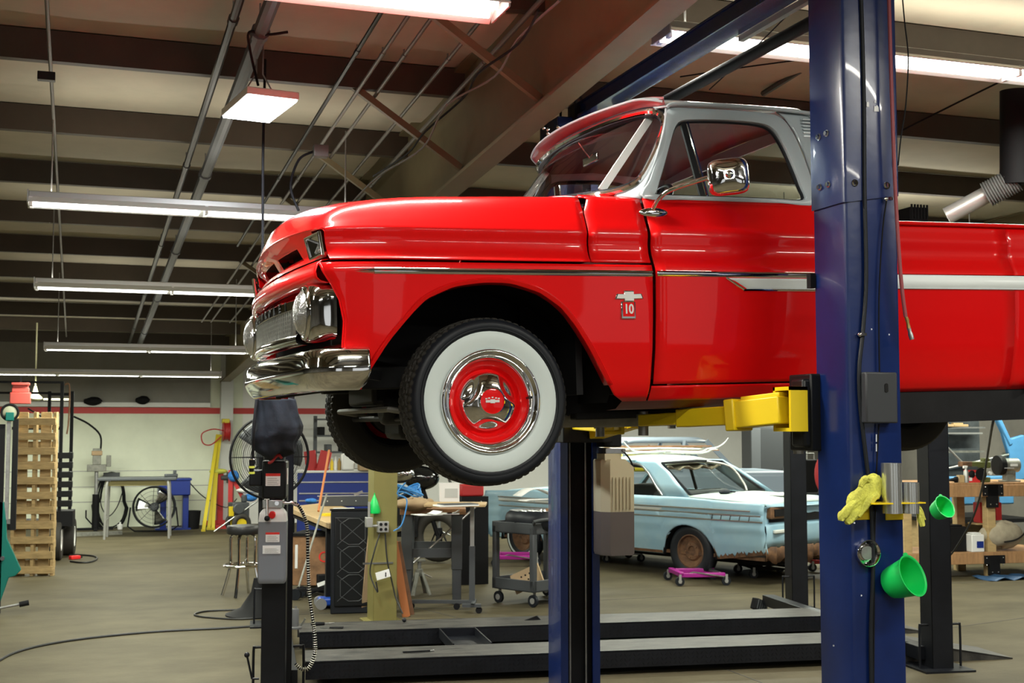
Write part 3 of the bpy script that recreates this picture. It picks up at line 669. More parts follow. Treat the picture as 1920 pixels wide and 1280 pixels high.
obj('rear_axle', B().cyl((3.25, -.72, 0), (3.25, .72, 0), .045).sph((3.25, 0, 0), .15), M_frame, truck)
obj('fuel_tank', B().box(1.8, 2.5, .50, .78, -.12, .08), M_frame, truck, bevel=.04)
both('leaf_spring', lambda s: B().tube([(2.45, s*.5, -.06), (3.15, s*.5, -.12), (3.85, s*.5, .02)], .03, 6, smooth=4), M_frame)
both('torsion_arm', lambda s: B().bar((-.05, s*.36, -.07), (.0, s*.70, -.09), .06, .05).bar((.25, s*.36, -.07), (.0, s*.70, -.09), .05, .04).bar((-.02, s*.38, .15), (.0, s*.66, .11), .07, .03), M_frame)
def spring(s):
    b = B(); b.tube([(.0+.058*cos(q*.7), s*.55+.058*sin(q*.7), -.06+.0031*q) for q in range(66)], .010, 6); return b
both('coil_spring', spring, M_pipe)
both('shock_absorber', lambda s: B().cyl((-.06, s*.50, -.10), (-.16, s*.42, .14), .028).cyl((-.16, s*.42, .14), (-.20, s*.39, .22), .012), M_pipe)
obj('tie_rod', B().cyl((-.24, -.62, -.06), (-.24, .62, -.06), .014).bar((-.24, .60, -.06), (-.02, .68, -.04), .03, .03).bar((-.24, -.60, -.06), (-.02, -.68, -.04), .03, .03), M_frame, truck)
obj('stabiliser_bar', B().tube([(.0, -.60, -.08), (-.34, -.52, -.02), (-.36, 0, -.02), (-.34, .52, -.02), (.0, .60, -.08)], .013, 8), M_pipe, truck)
# ---- wheels
def tyre_mesh():
    b = B(); N = 264; rows = []
    sw_ = [(.292, .012), (.300, .004), (.315, 0), (.326, .003), (.334, .010), (.342, .022)]
    tread = []
    W = 18
    for j in range(W+1): tread.append((.3475+.004*sin(pi*j/W), .030+.150*j/W))
    allp = [(r, y, 'w') for r, y in sw_]+[(r, y, 't') for r, y in tread]+[(.342, .188, 'w'), (.33, .203, 'w'), (.30, .21, 'w'), (.26, .206, 'w'), (.215, .185, 'w')]
    for idx, (r, y, kind) in enumerate(allp):
        row = []
        for k in range(N):
            rr = r; ph = 2*pi*k/N
            if kind == 't':
                j = idx-len(sw_)
                saw = abs(((k % 6)/6.)*2-1)
                lane = j+ (1 if saw > .5 else 0)
                if 3 < j < W-3:
                    if lane % 4 == 0: rr -= .008
                    if (k+j) % 6 == 0: rr -= .006
                else:
                    if k % 4 == 0: rr -= .006
                    if j in (3, W-3): rr -= .008
            elif idx in (4, 5) and k % 4 == 0: rr -= .003
            row.append((rr*cos(ph), y, rr*sin(ph)))
        rows.append(row)
    return b.grid(rows, closed=True)
def A(prof, n=64): return B().lathe([(r, -y) for r, y in prof], n, RX(pi/2))   # profile r, y(depth inboard) about the axle
tyre = obj('tyre', tyre_mesh(), M_rub2, None, ang=25)
parts = [('sidewall', A([(.342, .022), (.3345, .0095), (.3265, .002), (.3155, -.001), (.306, .001), (.3045, -.003), (.300, -.003), (.2985, .002), (.292, .0055), (.288, .0065)]), M_rub, 30),
         ('whitewall', A([(.2895, .0055), (.286, .0035), (.26, .0015), (.235, .006), (.218, .012), (.213, .020)]), M_wwall, 60),
         ('trim_ring', A([(.215, .018), (.218, .006), (.214, -.004), (.206, -.007), (.199, -.002), (.195, .006), (.190, .008), (.184, .004), (.178, .012), (.172, .030), (.168, .05)]), M_chrome, 60),
         ('wheel_disc', A([(.174, .030), (.170, .034), (.160, .040), (.152, .044), (.146, .052), (.141, .066), (.134, .070), (.126, .066), (.115, .055), (.06, .05), (.0, .05)]), M_red, 50),
         ('brake_drum', A([(.0, .14), (.15, .14), (.15, .20), (.12, .215), (.05, .22), (.05, .26), (.0, .26)]), M_frame, 40),
         ('rim_barrel', A([(.174, .030), (.178, .05), (.175, .10), (.182, .17), (.205, .19), (.215, .186)]), M_flat, 40)]
hub = []
for i, r in enumerate(np.linspace(.122, .054, 16)):
    row = []
    for k in range(120):
        th = 2*pi*k/120; h = .050-.052*math.sqrt(max(0, 1-(r/.128)**2))
        p = Vector((r*cos(th), r*sin(th)))
        for q in range(3):
            a = -pi/2+q*2*pi/3; c = Vector((cos(a), sin(a)))*.158; dd = .098-(p-c).length
            if dd > 0: h += min(.022, dd*.85)
        row.append((p.x, h if i else .056, p.y))
    hub.append(row)
parts.append(('hub_cap', B().grid(hub, closed=True), M_chrome, 60))
def wheel_into(root):
    o = obj('tyre', tyre.data, None, root)
    for n, b, m, a in parts:
        me = MW.get(n)
        if me is None: c = obj(n, b, m, root, ang=a); MW[n] = c.data
        else: c = obj(n, me, None, root)
    mk = MW.setdefault('mk', None)
    hb = A([(.057, .002), (.056, -.008), (.052, -.010), (.050, -.006)]); hbd = A([(.052, -.006), (.03, -.009), (.001, -.010)])
    if 'hr' not in MW:
        MW['hr'] = obj('hub_ring', hb, M_chrome, root).data; MW['hd'] = obj('hub_disc', hbd, M_red, root, ang=60).data
        em = B().box(-.030, .030, -.012, -.0105, -.005, .005).box(-.010, .010, -.0125, -.0105, -.008, .008)
        for k in (-1.6, -.9, 0, .9, 1.6): em.box(k*.017-.004, k*.017+.004, -.0115, -.0095, .013-abs(k)*.003, .018-abs(k)*.003)
        MW['he'] = obj('hub_emblem', em, M_wpl, root).data
    else:
        obj('hub_ring', MW['hr'], None, root); obj('hub_disc', MW['hd'], None, root); obj('hub_emblem', MW['he'], None, root)
    obj('valve_stem', B().cyl((.168, .03, .01), (.168, -.002, .012), .005, n=8), M_black, root)
MW = {}
for (x, s, z, steer) in ((0, -1, 0, 1.5), (0, 1, 0, 1.5), (3.25, -1, 0, 0), (3.25, 1, 0, 0)):
    wh = thing('wheel', None, None, (x, s*.90, z), (0 if s < 0 else pi)+radians(steer)); wh.parent = truck
    wheel_into(wh)
bpy.data.objects.remove(tyre)
# ================================================================ the blue two post lift
lift = thing('two_post_lift', 'blue two post lift with yellow arms holding up the red pickup', 'vehicle lift', (3.04, 5.95, 0))
def LP(b, n, m, par=None, **k): return obj(n, b.move(T(-3.04, -5.95, 0)) if (par is None or par is lift) else b, m, par or lift, **k)
def off(b): return b.move(T(-3.04, -5.95, 0))
M_darkblue = mat('lift_blue_inside', (.006, .016, .08), .35)
def column(x0, x1, y0, y1, z1, open_side):        # C channel, open side 'n' (+y) or 's' (-y)
    t = .012; b = B(); c = .018
    yf, yb, s = (y0, y1, 1) if open_side == 'n' else (y1, y0, -1)
    pts = [(x0+.05, yb), (x0, yb), (x0, yf+s*c), (x0+c*.3, yf+s*c*.3), (x0+c, yf), (x1-c, yf), (x1-c*.3, yf+s*c*.3), (x1, yf+s*c), (x1, yb), (x1-.05, yb)]
    cx, cy = (x0+x1)/2, (y0+y1)/2
    inn = [(x0+.05, yb-s*t), (x0+t, yb-s*t), (x0+t, yf+s*(c+.006)), (x0+t+.004, yf+s*(t+.003)), (x0+c+.004, yf+s*t), (x1-c-.004, yf+s*t), (x1-t-.004, yf+s*(t+.003)), (x1-t, yf+s*(c+.006)), (x1-t, yb-s*t), (x1-.05, yb-s*t)]
    return b.grid([[(x, y, z) for x, y in pts+inn[::-1]] for z in (0, z1)], closed=True)
NX0, NX1, NY0, NY1 = 2.91, 3.165, 4.35, 4.575
col1 = obj('column', off(column(NX0, NX1, NY0, NY1, 2.76, 'n')), M_blue, lift, ang=25)
obj('column_extension', off(column(NX0-.008, NX1+.006, NY0-.008, NY1+.006, 3.95, 'n').move(Matrix.Identity(4))), M_blue, lift, ang=25).location.z = 0
lift.children[-1].scale = (1, 1, 1)
# extension starts at 2.75 m: trim the mesh
for v in lift.children[-1].data.vertices:
    if v.co.z < 1: v.co.z = 2.745 if v.co.x > -.1 else 2.705
bz = B()
def bolt(p, n, name='bolt', r=.011):
    n = Vector(n); b = B(); b.cyl(p, p+n*.004, r*1.35, n=14); b.cyl(p+n*.003, p+n*.013, r, r*.92, n=6); return obj(name, off(b), M_chrome, lift, ang=25)
for px, py in ((1602, 343), (1662, 348)): bolt(atY(px, py, NY0-.008), (0, -1, 0))
def atX(x, y, X): r = ray(x, y); return Vector(CC + r*(X/r[0]))
for px, py in ((1536, 257), (1551, 250), (1538, 351), (1554, 346)): bolt(atX(px, py, NX0-.008), (-1, 0, 0))
obj('base_plate', off(B().box(2.86, 3.22, 4.30, 4.75, 0, .015)), M_blue, lift)
FX0, FX1, FY0, FY1 = 2.93, 3.20, 7.60, 7.84
obj('column', off(column(FX0, FX1, FY0, FY1, 3.72, 's')), M_blue, lift, ang=25)
obj('base_plate', off(B().box(2.86, 3.26, 7.4, 7.9, 0, .015)), M_blue, lift)
obj('carriage_slide', off(B().box(FX0+.04, FX1-.04, FY0+.05, FY0+.07, .02, 2.05)), M_flat, lift)
for x in (FX0+.075, FX1-.085): obj('guide_strip', off(B().cyl((x, FY0+.03, .02), (x, FY0+.03, 1.76), .006, n=6)), M_dull, lift)
hd = B().box(2.86, 3.0, 7.52, 7.80, 3.62, 3.86).box(3.0, 3.22, 7.5, 7.72, 3.66, 3.9)
obj('top_bracket', off(B().box(2.88, 3.0, 7.50, 7.84, 3.60, 3.80)), M_blue, lift, bevel=.008)
for px, py in ((1019, 240), (1027, 243), (1046, 238), (1027, 250)): obj('bolt', off(B().sph(atY(px, py, 7.49), .012, 8, 6)), M_chrome, lift)
obj('limit_switch', off(B().box(2.98, 3.06, 7.46, 7.54, 3.78, 3.88).tube([(3.0, 7.5, 3.88), (3.02, 7.52, 3.97), (3.06, 7.5, 3.90)], .012, 6, smooth=4)), M_black, lift)
# overhead beam
obj('overhead_beam', off(B().box(3.02, 3.10, 4.2, 7.62, 3.80, 3.885)), M_blue, lift, bevel=.008)
obj('beam_flange', off(B().box(2.99, 3.13, 4.2, 7.45, 3.785, 3.80).box(3.01, 3.11, 4.2, 7.62, 3.882, 3.892)), M_blue, lift)
obj('beam_end_plate', off(B().box(3.0, 3.12, 7.50, 7.64, 3.74, 3.90)), M_blue, lift, bevel=.01)
obj('shutoff_bar', off(B().cyl((3.20, 4.4, 3.68), (3.20, 7.3, 3.70), .032, n=12)), M_flat, lift)
obj('guide_rail', off(B().box(3.135, 3.165, 4.3, 5.6, 3.755, 3.785)), M_gal, lift)
# carriage and arms
obj('carriage', off(B().box(2.865, 3.20, 4.55, 4.72, 1.70, 2.02)), M_black, lift, bevel=.006)
obj('carriage_pocket', off(B().box(2.835, 2.93, 4.56, 4.66, 1.715, 2.0)), M_black, lift, bevel=.012)
def arm(h0, p1, p2, name='arm'):
    a = obj(name, off(B().bar(h0, p1, .11, .115)), M_yel, lift, bevel=.006)
    d = (V(p1)-V(h0)); u = d.normalized()
    obj('stop_collar', off(B().bar(V(p1)-u*.05, V(p1), .135, .135)), M_yel, lift, bevel=.006)
    obj('inner_arm', off(B().bar(V(p1)-u*.02, lerp(V(p1), V(p2), .55), .085, .080).bar(lerp(V(p1), V(p2), .5), p2, .07, .055)), M_yel, lift, bevel=.005)
    obj('top_rib', off(B().bar(lerp(V(h0), V(p1), .05)+V((0, 0, .066)), lerp(V(h0), V(p1), .78)+V((0, 0, .066)), .06, .018)), M_yel, lift, bevel=.004)
    obj('stop_pin', off(B().cyl(V(p1)-u*.07+V((0, -.06, .02)), V(p1)-u*.07+V((0, -.085, .02)), .012)), M_flat, lift)
    obj('arm_pad_screw', off(B().cyl(V(p2)+V((0, 0, -.07)), V(p2)+V((0, 0, .075)), .024).cyl(V(p2)+V((0, 0, .0)), V(p2)+V((0, 0, .03)), .034)), M_dull, lift)
    obj('arm_pad', off(B().cyl(V(p2)+V((0, 0, .075)), V(p2)+V((0, 0, .09)), .055)), M_frame, lift)
H0 = atY(1474, 768, 4.62); P1 = atD(1375, 779, 5.46); P2 = atD(1206, 788, 5.9)
HJ = (H0.x, H0.y, H0.z)
arm(HJ, tuple(P1), tuple(P2))
obj('arm_head', off(B().box(H0.x-.02, H0.x+.06, H0.y-.07, H0.y-.055, H0.z-.075, H0.z+.095).box(H0.x-.02, H0.x+.06, H0.y+.055, H0.y+.07, H0.z-.075, H0.z+.095).box(H0.x-.02, H0.x+.06, H0.y-.07, H0.y+.07, H0.z+.08, H0.z+.095).box(H0.x-.02, H0.x+.06, H0.y-.07, H0.y+.07, H0.z-.09, H0.z-.075)), M_yel, lift)
arm((3.0, 7.45, 1.84), tuple(atD(1150, 792, 7.2)), tuple(atD(1125, 794, 6.8)))
arm((3.12, 4.72, 1.78), (3.22, 5.02, 1.76), (3.30, 5.36, 1.74)); arm((3.10, 7.42, 1.78), (3.2, 6.98, 1.86), (3.28, 6.7, 1.86))
obj('carriage', off(B().box(2.88, 3.22, 7.42, 7.58, 1.70, 1.95)), M_black, lift, bevel=.006)
# hoses, clamps and the control box on the near column
YF = NY0-.014
def front(pts, yy=YF): return [atY(x, y, yy) for x, y in pts]
obj('main_hose', off(B().tube(front([(1612, -60), (1616, 40), (1620, 200), (1621, 355), (1624, 520), (1618, 620), (1611, 690), (1613, 760), (1624, 860), (1633, 940), (1637, 1060), (1633, 1180), (1634, 1300)]), .0085, 8, smooth=5)), M_rub, lift)
obj('release_cable', off(B().tube(front([(1663, 372), (1655, 430), (1648, 560), (1649, 700)]), .003, 6, smooth=4)), M_flat, lift)
obj('release_cable', off(B().tube(front([(1648, 795), (1646, 830), (1644, 870), (1640, 1000), (1638, 1285)]), .003, 6, smooth=4)), M_flat, lift)
for px, py in ((1612, 627), (1661, 373)):
    p = atY(px, py, YF); obj('hose_clamp', off(B().sph(p, .010, 10, 8).box(p.x, p.x+.022, p.y-.016, p.y, p.z-.006, p.z+.006)), M_chrome, lift)
for px, py in ((1643, 820), (1643, 838)): obj('cable_adjuster', off(B().cyl(atY(px, py-6, YF-.004), atY(px, py+8, YF-.004), .004, n=6)), M_chrome, lift)
a = atY(1622, 697, NY0-.05); c = atY(1683, 793, NY0-.05)
cb = obj('control_box', off(B().box(a.x, c.x, NY0-.055, NY0, c.z, a.z)), mat('grey_box', (.035, .038, .042), .45), lift, bevel=.006)
p = atY(1662, 727, NY0-.056); obj('box_slot', off(B().prism([(cos(q)*.0085, sin(q)*.0085+(.010 if sin(q) > 0 else -.010)) for q in np.linspace(0, 2*pi, 17)[:-1]], .002, T(p.x, p.y+.0005, p.z) @ RX(pi/2))), M_void, lift)
for k, (px, py, w_, h_) in enumerate(((1627, 195, .006, .012), (1641, 191, .005, .004), (1643, 203, .012, .014))):
    p = atY(px, py, NY0-.0095); obj('sticker_scrap', off(B().prism([(-w_, -h_), (w_, -h_*.9), (w_*.9, h_*.4), (w_*.3, h_), (-w_*.4, h_*.5), (-w_*.8, h_*.8)], .001, T(*p) @ RX(pi/2))), M_wpl, lift)
for px, py in ((1634, 617), (1667, 627), (1602, 980), (1615, 1116), (1563, 1210)):
    obj('bolt_hole', off(B().cyl(atY(px, py, NY0-.001), atY(px, py, NY0+.002), .0035, n=8)), M_chrome, lift)
obj('door_bumper', off(B().box(2.885, 2.912, 4.57, 4.60, 3.0-.62, 3.0-.56)), M_flat, lift)
# things hanging on the near column
t = thing('air_hose', 'faded red air hose hanging down the right of the blue post with brass coupler', 'hose', atY(1667, 0, 4.30))
o0 = t.location
def rel(b, t): return b.move(T(-t.location.x, -t.location.y, -t.location.z))
obj('hose_line', rel(B().tube(front([(1664, -60), (1667, 10), (1671, 150), (1677, 320), (1684, 450), (1691, 540), (1698, 594)], 4.30), .0078, 8, smooth=5), t), mat('old_red_hose', (.30, .06, .07), .5), t)
obj('brass_fitting', rel(B().tube(front([(1698, 592), (1701, 600), (1702, 605), (1704, 615)], 4.30), [.006, .008, .006, .0085], 8), t), mat('brass', (.75, .55, .2), .3, 1.), t)
obj('coupler', rel(B().tube(front([(1704, 615), (1706, 622), (1707, 626), (1710, 636)], 4.30), [.0085, .0075, .0105, .0095], 10), t), M_steel, t)
t = tag(obj('cable', B().tube(front([(1688, -50), (1696, 40), (1703, 110), (1698, 200), (1689, 260), (1684, 310)], 4.33), .0028, 6, smooth=6), M_flat), 'thin black cable looping right of the blue post at the top', 'cable')
# yellow bracket with two adapters
t = thing('adapter_bracket', 'yellow steel bracket on the blue post holding two lift adapters', 'bracket', atY(1665, 945, NY0)); Lc = t.location
a = atY(1632, 944, 4.27); c = atY(1727, 944, 4.27)
obj('shelf_plate', rel(B().box(a.x, c.x, 4.24, NY0, a.z-.002, a.z+.003), t), M_yel, t)
for x0, x1 in ((1600, 1632), (1660, 1694)):
    p = atY(x0, 948, NY0-.004); q = atY(x1, 974, NY0-.004); obj('back_plate', rel(B().box(p.x, q.x, NY0-.006, NY0, q.z, p.z), t), M_yel, t, bevel=.003)
for (x0, x1, y0, y1, lab) in ((1655, 1687, 868, 962, 'tall steel lift adapter sleeve standing in the yellow bracket'), (1692, 1720, 904, 962, 'short steel lift adapter sleeve standing in the yellow bracket')):
    p = atY((x0+x1)/2, y0, 4.275); q = atY((x0+x1)/2, y1, 4.275); r = (atY(x1, y0, 4.275)-atY(x0, y0, 4.275)).length/2
    s_ = B().lathe([(r*.0, q.z), (r, q.z), (r, p.z), (r*.88, p.z), (r*.88, p.z-.03), (0, p.z-.03)], 28, T(p.x, 4.275, 0))
    o = thing('lift_adapter', lab, 'adapter', (p.x, 4.275, q.z), 0); obj('sleeve', rel(s_, o), mat('galv_steel', (.78, .80, .78), .26, .95, var=.2, scale=9, stretch=(6, 6, .4)), o, ang=40)
    obj('seam', rel(B().cyl((p.x+r*.2, 4.275-r*.98, q.z), (p.x+r*.2, 4.275-r*.98, p.z), .0015, n=6), o), M_dull, o)
# gloves
M_glove = mat('glove_yellow', (.62, .62, .10), .9, var=.25, scale=30, bump=.5, bscale=120)
def crumple(path, wid, name, label, yy, thick=.018, seed=1):
    rnd = random.Random(seed); pts = crv([atY(x, y, yy) for x, y in path], 7); n = len(pts); rows = []
    for i, p in enumerate(pts):
        d = (pts[min(i+1, n-1)]-pts[max(i-1, 0)]).normalized(); sd = d.cross(Vector((0, 1, 0))).normalized(); t_ = i/(n-1)
        w_ = float(np.interp(t_, np.linspace(0, 1, len(wid)), wid)); row = []
        for k in range(28):
            a = 2*pi*k/28; f = 1+.13*sin(3*a+6*t_)+.10*sin(5*a-9*t_)+.06*sin(8*a+14*t_)+.03*rnd.uniform(-1, 1)
            row.append(p+sd*cos(a)*w_*f+Vector((0, 1, 0))*sin(a)*thick*f*(1+.3*sin(7*t_+a)))
        rows.append(row)
    b = B().grid(rows, closed=True); b.add(rows[0], [tuple(range(28))]); b.add(rows[-1], [tuple(range(28))])
    return b
gl_ = thing('work_glove', 'yellow work glove hanging from the left end of the yellow bracket', 'glove', atY(1610, 930, 4.30))
obj('glove_body', rel(crumple([(1648, 896), (1636, 908), (1622, 925), (1606, 945), (1598, 960)], [.022, .046, .042, .040, .026], '', '', 4.305, .022, 2), gl_), M_glove, gl_, ang=70)
for k, (pth, wd) in enumerate((([(1612, 935), (1594, 950), (1580, 966), (1577, 976)], [.020, .019, .018, .008]), ([(1618, 945), (1604, 962), (1592, 976), (1588, 981)], [.018, .017, .015, .007]), ([(1630, 900), (1622, 897), (1618, 902), (1614, 912)], [.014, .013, .012, .007]), ([(1645, 925), (1630, 936), (1620, 950), (1608, 968)], [.02, .018, .016, .008]))):
    obj('finger', rel(crumple(pth, wd, '', '', 4.297-.004*k, .014, 5+k), gl_), M_glove, gl_, ang=70)
g2 = thing('work_glove', 'second yellow glove, small, dangling from the right end of the yellow bracket', 'glove', atY(1725, 950, 4.27))
obj('glove_body', rel(crumple([(1717, 942), (1721, 955), (1726, 970), (1730, 986)], [.006, .011, .014, .010], '', '', 4.265, .01, 9), g2), M_glove, g2, ang=70)
obj('finger', rel(crumple([(1718, 944), (1726, 956), (1733, 974)], [.004, .007, .006], '', '', 4.262, .008, 11), g2), M_glove, g2, ang=70)
# magnetic dish
p = atY(1623, 1036, NY0-.003); dM = T(p.x, p.y, p.z) @ RX(pi/2)
t = thing('parts_dish', 'round steel magnetic dish stuck to the blue post below the glove', 'dish', p)
obj('bowl', rel(B().lathe([(.0, .012), (.030, .012), (.031, .004), (.036, .004), (.050, .026), (.053, .026), (.053, .023), (.047, .0), (.0, .0)], 40, dM), t), M_chrome, t, ang=40)
obj('magnet_disc', rel(B().cyl(dM @ Vector((0, 0, .012)), dM @ Vector((0, 0, .0135)), .027, n=28), t), M_dull, t)
# green cups (magnetic funnels)
M_green = mat('green_plastic', (.005, .56, .10), .38)
def cup(name, label, p, M, r, h):
    t = thing(name, label, 'funnel', p)
    prof = [(.0, 0), (r*.50, 0), (r*.72, h*.12), (r*.80, h*.3), (r*.96, h*.97), (r*1.03, h*.98), (r*1.03, h), (r*.97, h), (r*.92, h*.97), (r*.74, h*.32), (r*.62, h*.15), (r*.4, h*.10), (0, h*.10)]
    b = B().lathe(prof, 44, M); obj('cup', b, M_green, t, ang=35)
    obj('hang_tab', B().prism([(r*.18*cos(a), r*1.02+r*.12*sin(a)) for a in np.linspace(0, pi, 9)], .004, M @ T(0, 0, h*.98)), M_green, t)
    return t
p = atY(1664, 1096, NY0-.01)
cup('green_funnel', 'large bright green plastic cup stuck to the lower blue post, mouth facing right', p, RZ(radians(22)) @ RX(radians(68)) @ T(0, 0, 0), .082, .125)
M_grey_ = mat('pipe_dark', (.06, .06, .06), .4, .4)
# ================================================================ black four post lift behind
LA = radians(-7.5); Ld = V((cos(LA), sin(LA), 0)); Wd = V((-sin(LA), cos(LA), 0))
NR = atZ(1757, 1252); NL = NR-Ld*4.78
fp = thing('four_post_lift', 'low black four post lift with two tread plate runways on the floor', 'vehicle lift', NL, LA)
# local axes: x along the lift, y across
M_tread = mat('tread_plate', (.018, .018, .018), .5, 0., spec=.25, col2=(.085, .080, .070), scale=5, stretch=(1, 3, 1), bump=.2, bscale=60)
M_lblack = mat('lift_black', (.008, .009, .012), .38, var=.3, scale=6, spec=.3)
for x, y, h in ((-.07, 0, 2.12), (4.78, 0, 2.12), (-.07, 3.1, 2.12), (5.02, 3.05, 2.12)):
    s = 1 if x < 1 else -1
    b = B().box(x-.085, x+.085, y-.01-.08, y-.08, 0, h).box(x-.085, x-.075, y-.09, y+.08, 0, h).box(x+.075, x+.085, y-.09, y+.08, 0, h)
    c = obj('column', b, M_lblack, fp, bevel=.004)
    obj('lock_ladder', B().box(x-.02, x+.02, y-.02, y-.01, .1, h-.05), M_gal, c)
    obj('cable_rod', B().cyl((x+.065*s, y+.06, .02), (x+.065*s, y+.06, h-.1), .008, n=6), M_steel, c)
    obj('base_plate', B().box(x-.20, x+.20, y-.20, y+.20, 0, .014), M_lblack, c)
    if (x, y) != (0, 3.1):
        for q in (-1, 1): obj('guard_loop', B().tube([(x+q*.095, y-.05, .33), (x+q*.15, y-.05, .33), (x+q*.165, y-.05, .31), (x+q*.165, y-.05, .02)], .009, 8, smooth=3), M_lblack, c)
def runway(y0, y1, top, name='runway'):
    b = B().box(.12, 4.62, y0, y1, top-.015, top).box(.12, 4.62, y0, y0+.012, top-.115, top).box(.12, 4.62, y1-.012, y1, top-.115, top)
    r = obj(name, b, M_tread, fp, bevel=.003)
    obj('side_flange', B().box(.12, 4.62, y0-.004, y0, top-.118, top-.006), M_lblack, r)
    dm = B()
    for k in range(130):
        for q in range(3): dm.bar((.14+k*.0345, y0-.0055, top-.095+q*.033-(.008 if k % 2 else -.008)), (.14+k*.0345+.014, y0-.0055, top-.095+q*.033+(.008 if k % 2 else -.008)), .004, .003, (0, 1, 0))
    tag(obj('tread_pattern', dm, M_lblack, r), kind='stuff')
    obj('top_lip', B().box(.12, 4.62, y0-.006, y0+.004, top-.003, top+.006), M_steel if 0 else M_lblack, r)
    rp = B().add([(4.62, y0, top), (4.62, y1, top), (5.55, y1, .01), (5.55, y0, .01), (4.62, y0, top-.02), (4.62, y1, top-.02), (5.55, y1, 0), (5.55, y0, 0)], [(0, 3, 2, 1), (4, 5, 6, 7), (0, 4, 7, 3), (1, 2, 6, 5)])
    rp.add([(4.62, y0, top), (5.55, y0, .01), (5.55, y0, 0), (4.62, y0, 0)], [(0, 1, 2, 3)])
    obj('approach_ramp', rp, M_tread, r)
runway(.22, .72, .17); runway(1.50, 2.02, .17)
for x in (0, 4.70): obj('cross_beam', B().box(x-.06+.0, x+.06, .02, 3.0, .06, .16), M_lblack, fp, bevel=.004)
jx = (NL-V((0, 0, 0)))
def toL(p): d = p-NL; return (d.dot(Ld), d.dot(Wd), p.z)
q0 = toL(atZ(855, 1180, .17)); q1 = toL(atZ(880, 1217, .12))
jt_ = thing('jack_tray', 'shallow black steel jack tray bridging the two lift runways', 'tray', NL+Ld*q0[0]+Wd*1.1+V((0, 0, .13)), LA)
obj('pan', B().box(-.12, .16, -.36, .38, -.03, -.02).box(-.13, -.12, -.36, .38, -.03, .045).box(.16, .17, -.36, .38, -.03, .045).box(-.13, .17, .37, .385, -.03, .045), M_lblack, jt_)
obj('front_lip', B().box(-.13, .17, -.385, -.36, -.03, -.005), M_steel, jt_, bevel=.003)
cL = thing('jack_rail', 'thin pry bar lying on the near runway', 'bar', NL+Ld*(toL(atZ(790, 1233, .18))[0])+Wd*.45+V((0, 0, .178)), LA)
obj('shaft', B().bar((-.10, 0, 0), (.10, .02, 0), .02, .008), M_flat, cL); obj('tip', B().cyl((.10, .02, 0), (.13, .03, 0), .006), M_steel, cL)
# small things on the far runway
def onrun(px, py, top=.17): return atZ(px, py, top)
p = onrun(597, 1172); t = thing('utility_knife', 'black handled tool lying on the far runway at its left end', 'tool', p+V((0, 0, .012)), .1)
obj('handle', B().tube([(-.06, 0, 0), (-.02, 0, 0), (.05, .0, 0)], [.014, .018, .013], 10), M_flat, t); obj('shank', B().cyl((.05, 0, 0), (.14, .01, 0), .004), M_steel, t)
p = onrun(618, 1178); t = thing('pliers', 'open pliers lying on the far runway beside the black tool', 'tool', p+V((0, 0, .008)), -.3)
obj('jaw', B().bar((-.08, .01, 0), (0, 0, 0), .016, .01), M_steel, t)
for s in (-1, 1): obj('handle', B().tube([(0, 0, 0), (.05, s*.015, 0), (.11, s*.02, 0)], .006, 6), M_flat, t)
p = onrun(758, 1166); t = tag(obj('rubber_ball', B().sph(p+V((0, 0, .018)), .018, 14, 10), M_rub), 'small black rubber knob lying on the far runway right of the column', 'knob')
t = tag(obj('rubber_wedge', B().add([(0, 0, 0), (.14, 0, 0), (.14, .03, 0), (0, .03, 0), (.10, 0, .035), (.12, .03, .035)], [(0, 1, 2, 3), (0, 4, 1), (3, 2, 5), (0, 3, 5, 4), (1, 4, 5, 2)]), M_flat), 'small black wedge lying on the far runway behind the cart', 'wedge'); t.location = onrun(985, 1163)
# ---- power unit on the near left column
P0 = NL+V((0, 0, 0)); PZ = 279.
pu = thing('power_unit', 'black motor and clear oil tank power unit on the left black lift column', 'hydraulic pump', V((0, 0, 0)))
base = atD(514, 1000, 8.25); pu.location = (base.x, base.y, 0); pu.rotation_euler = (0, 0, radians(-14))
zf_ = lambda y: 1.8+(800-y)*8.25/2370
hw = .10
obj('mount_post', B().box(-.078, .078, .02, .12, 0, zf_(930)), M_lblack, pu, bevel=.004)
tk = []
for z, k in ((zf_(1088), .90), (zf_(1085), .97), (zf_(1078), 1), (zf_(975), 1), (zf_(960), .93), (zf_(955), .8), (zf_(950), .62)):
    tk.append([(x*k, y*k, z) for x, y in [(-.08, -.075), (-.089, -.066), (-.089, .05), (-.08, .06), (.08, .06), (.089, .05), (.089, -.066), (.08, -.075)]])
M_tank = mat('tank_plastic', (.66, .68, .67), .35); M_fluid = mat('tank_fluid_plastic', (.19, .205, .23), .35)
obj('tank', B().grid([[(x, y-.06, z) for x, y, z in r] for r in tk[3:]], closed=True), M_tank, pu, weld=True, ang=30)
obj('tank_fluid_part', B().grid([[(x, y-.06, z) for x, y, z in r] for r in tk[:4]], closed=True).add([(x, y-.06, z) for x, y, z in tk[0]], [tuple(range(8))]), M_fluid, pu, weld=True, ang=30)
obj('tank_neck', B().box(-.055, .055, -.10, 0, zf_(957), zf_(938)), M_tank, pu, bevel=.01)
obj('filler_cap', B().cyl((.0, -.125, zf_(961)), (.0, -.150, zf_(963)), .021, n=18), mat('cap_red', (.75, .02, .02), .4), pu)
obj('valve_block', B().box(-.065, .065, -.12, .0, zf_(950), zf_(935)), M_steel, pu, bevel=.004)
obj('gauge', B().cyl((.028, -.12, zf_(941)), (.028, -.135, zf_(941)), .014, n=16), M_chrome, pu)
obj('valve_lever', B().cyl((-.035, -.14, zf_(933)), (-.03, -.16, zf_(966)), .008).cyl((-.05, -.13, zf_(934)), (-.02, -.13, zf_(934)), .006), M_steel, pu)
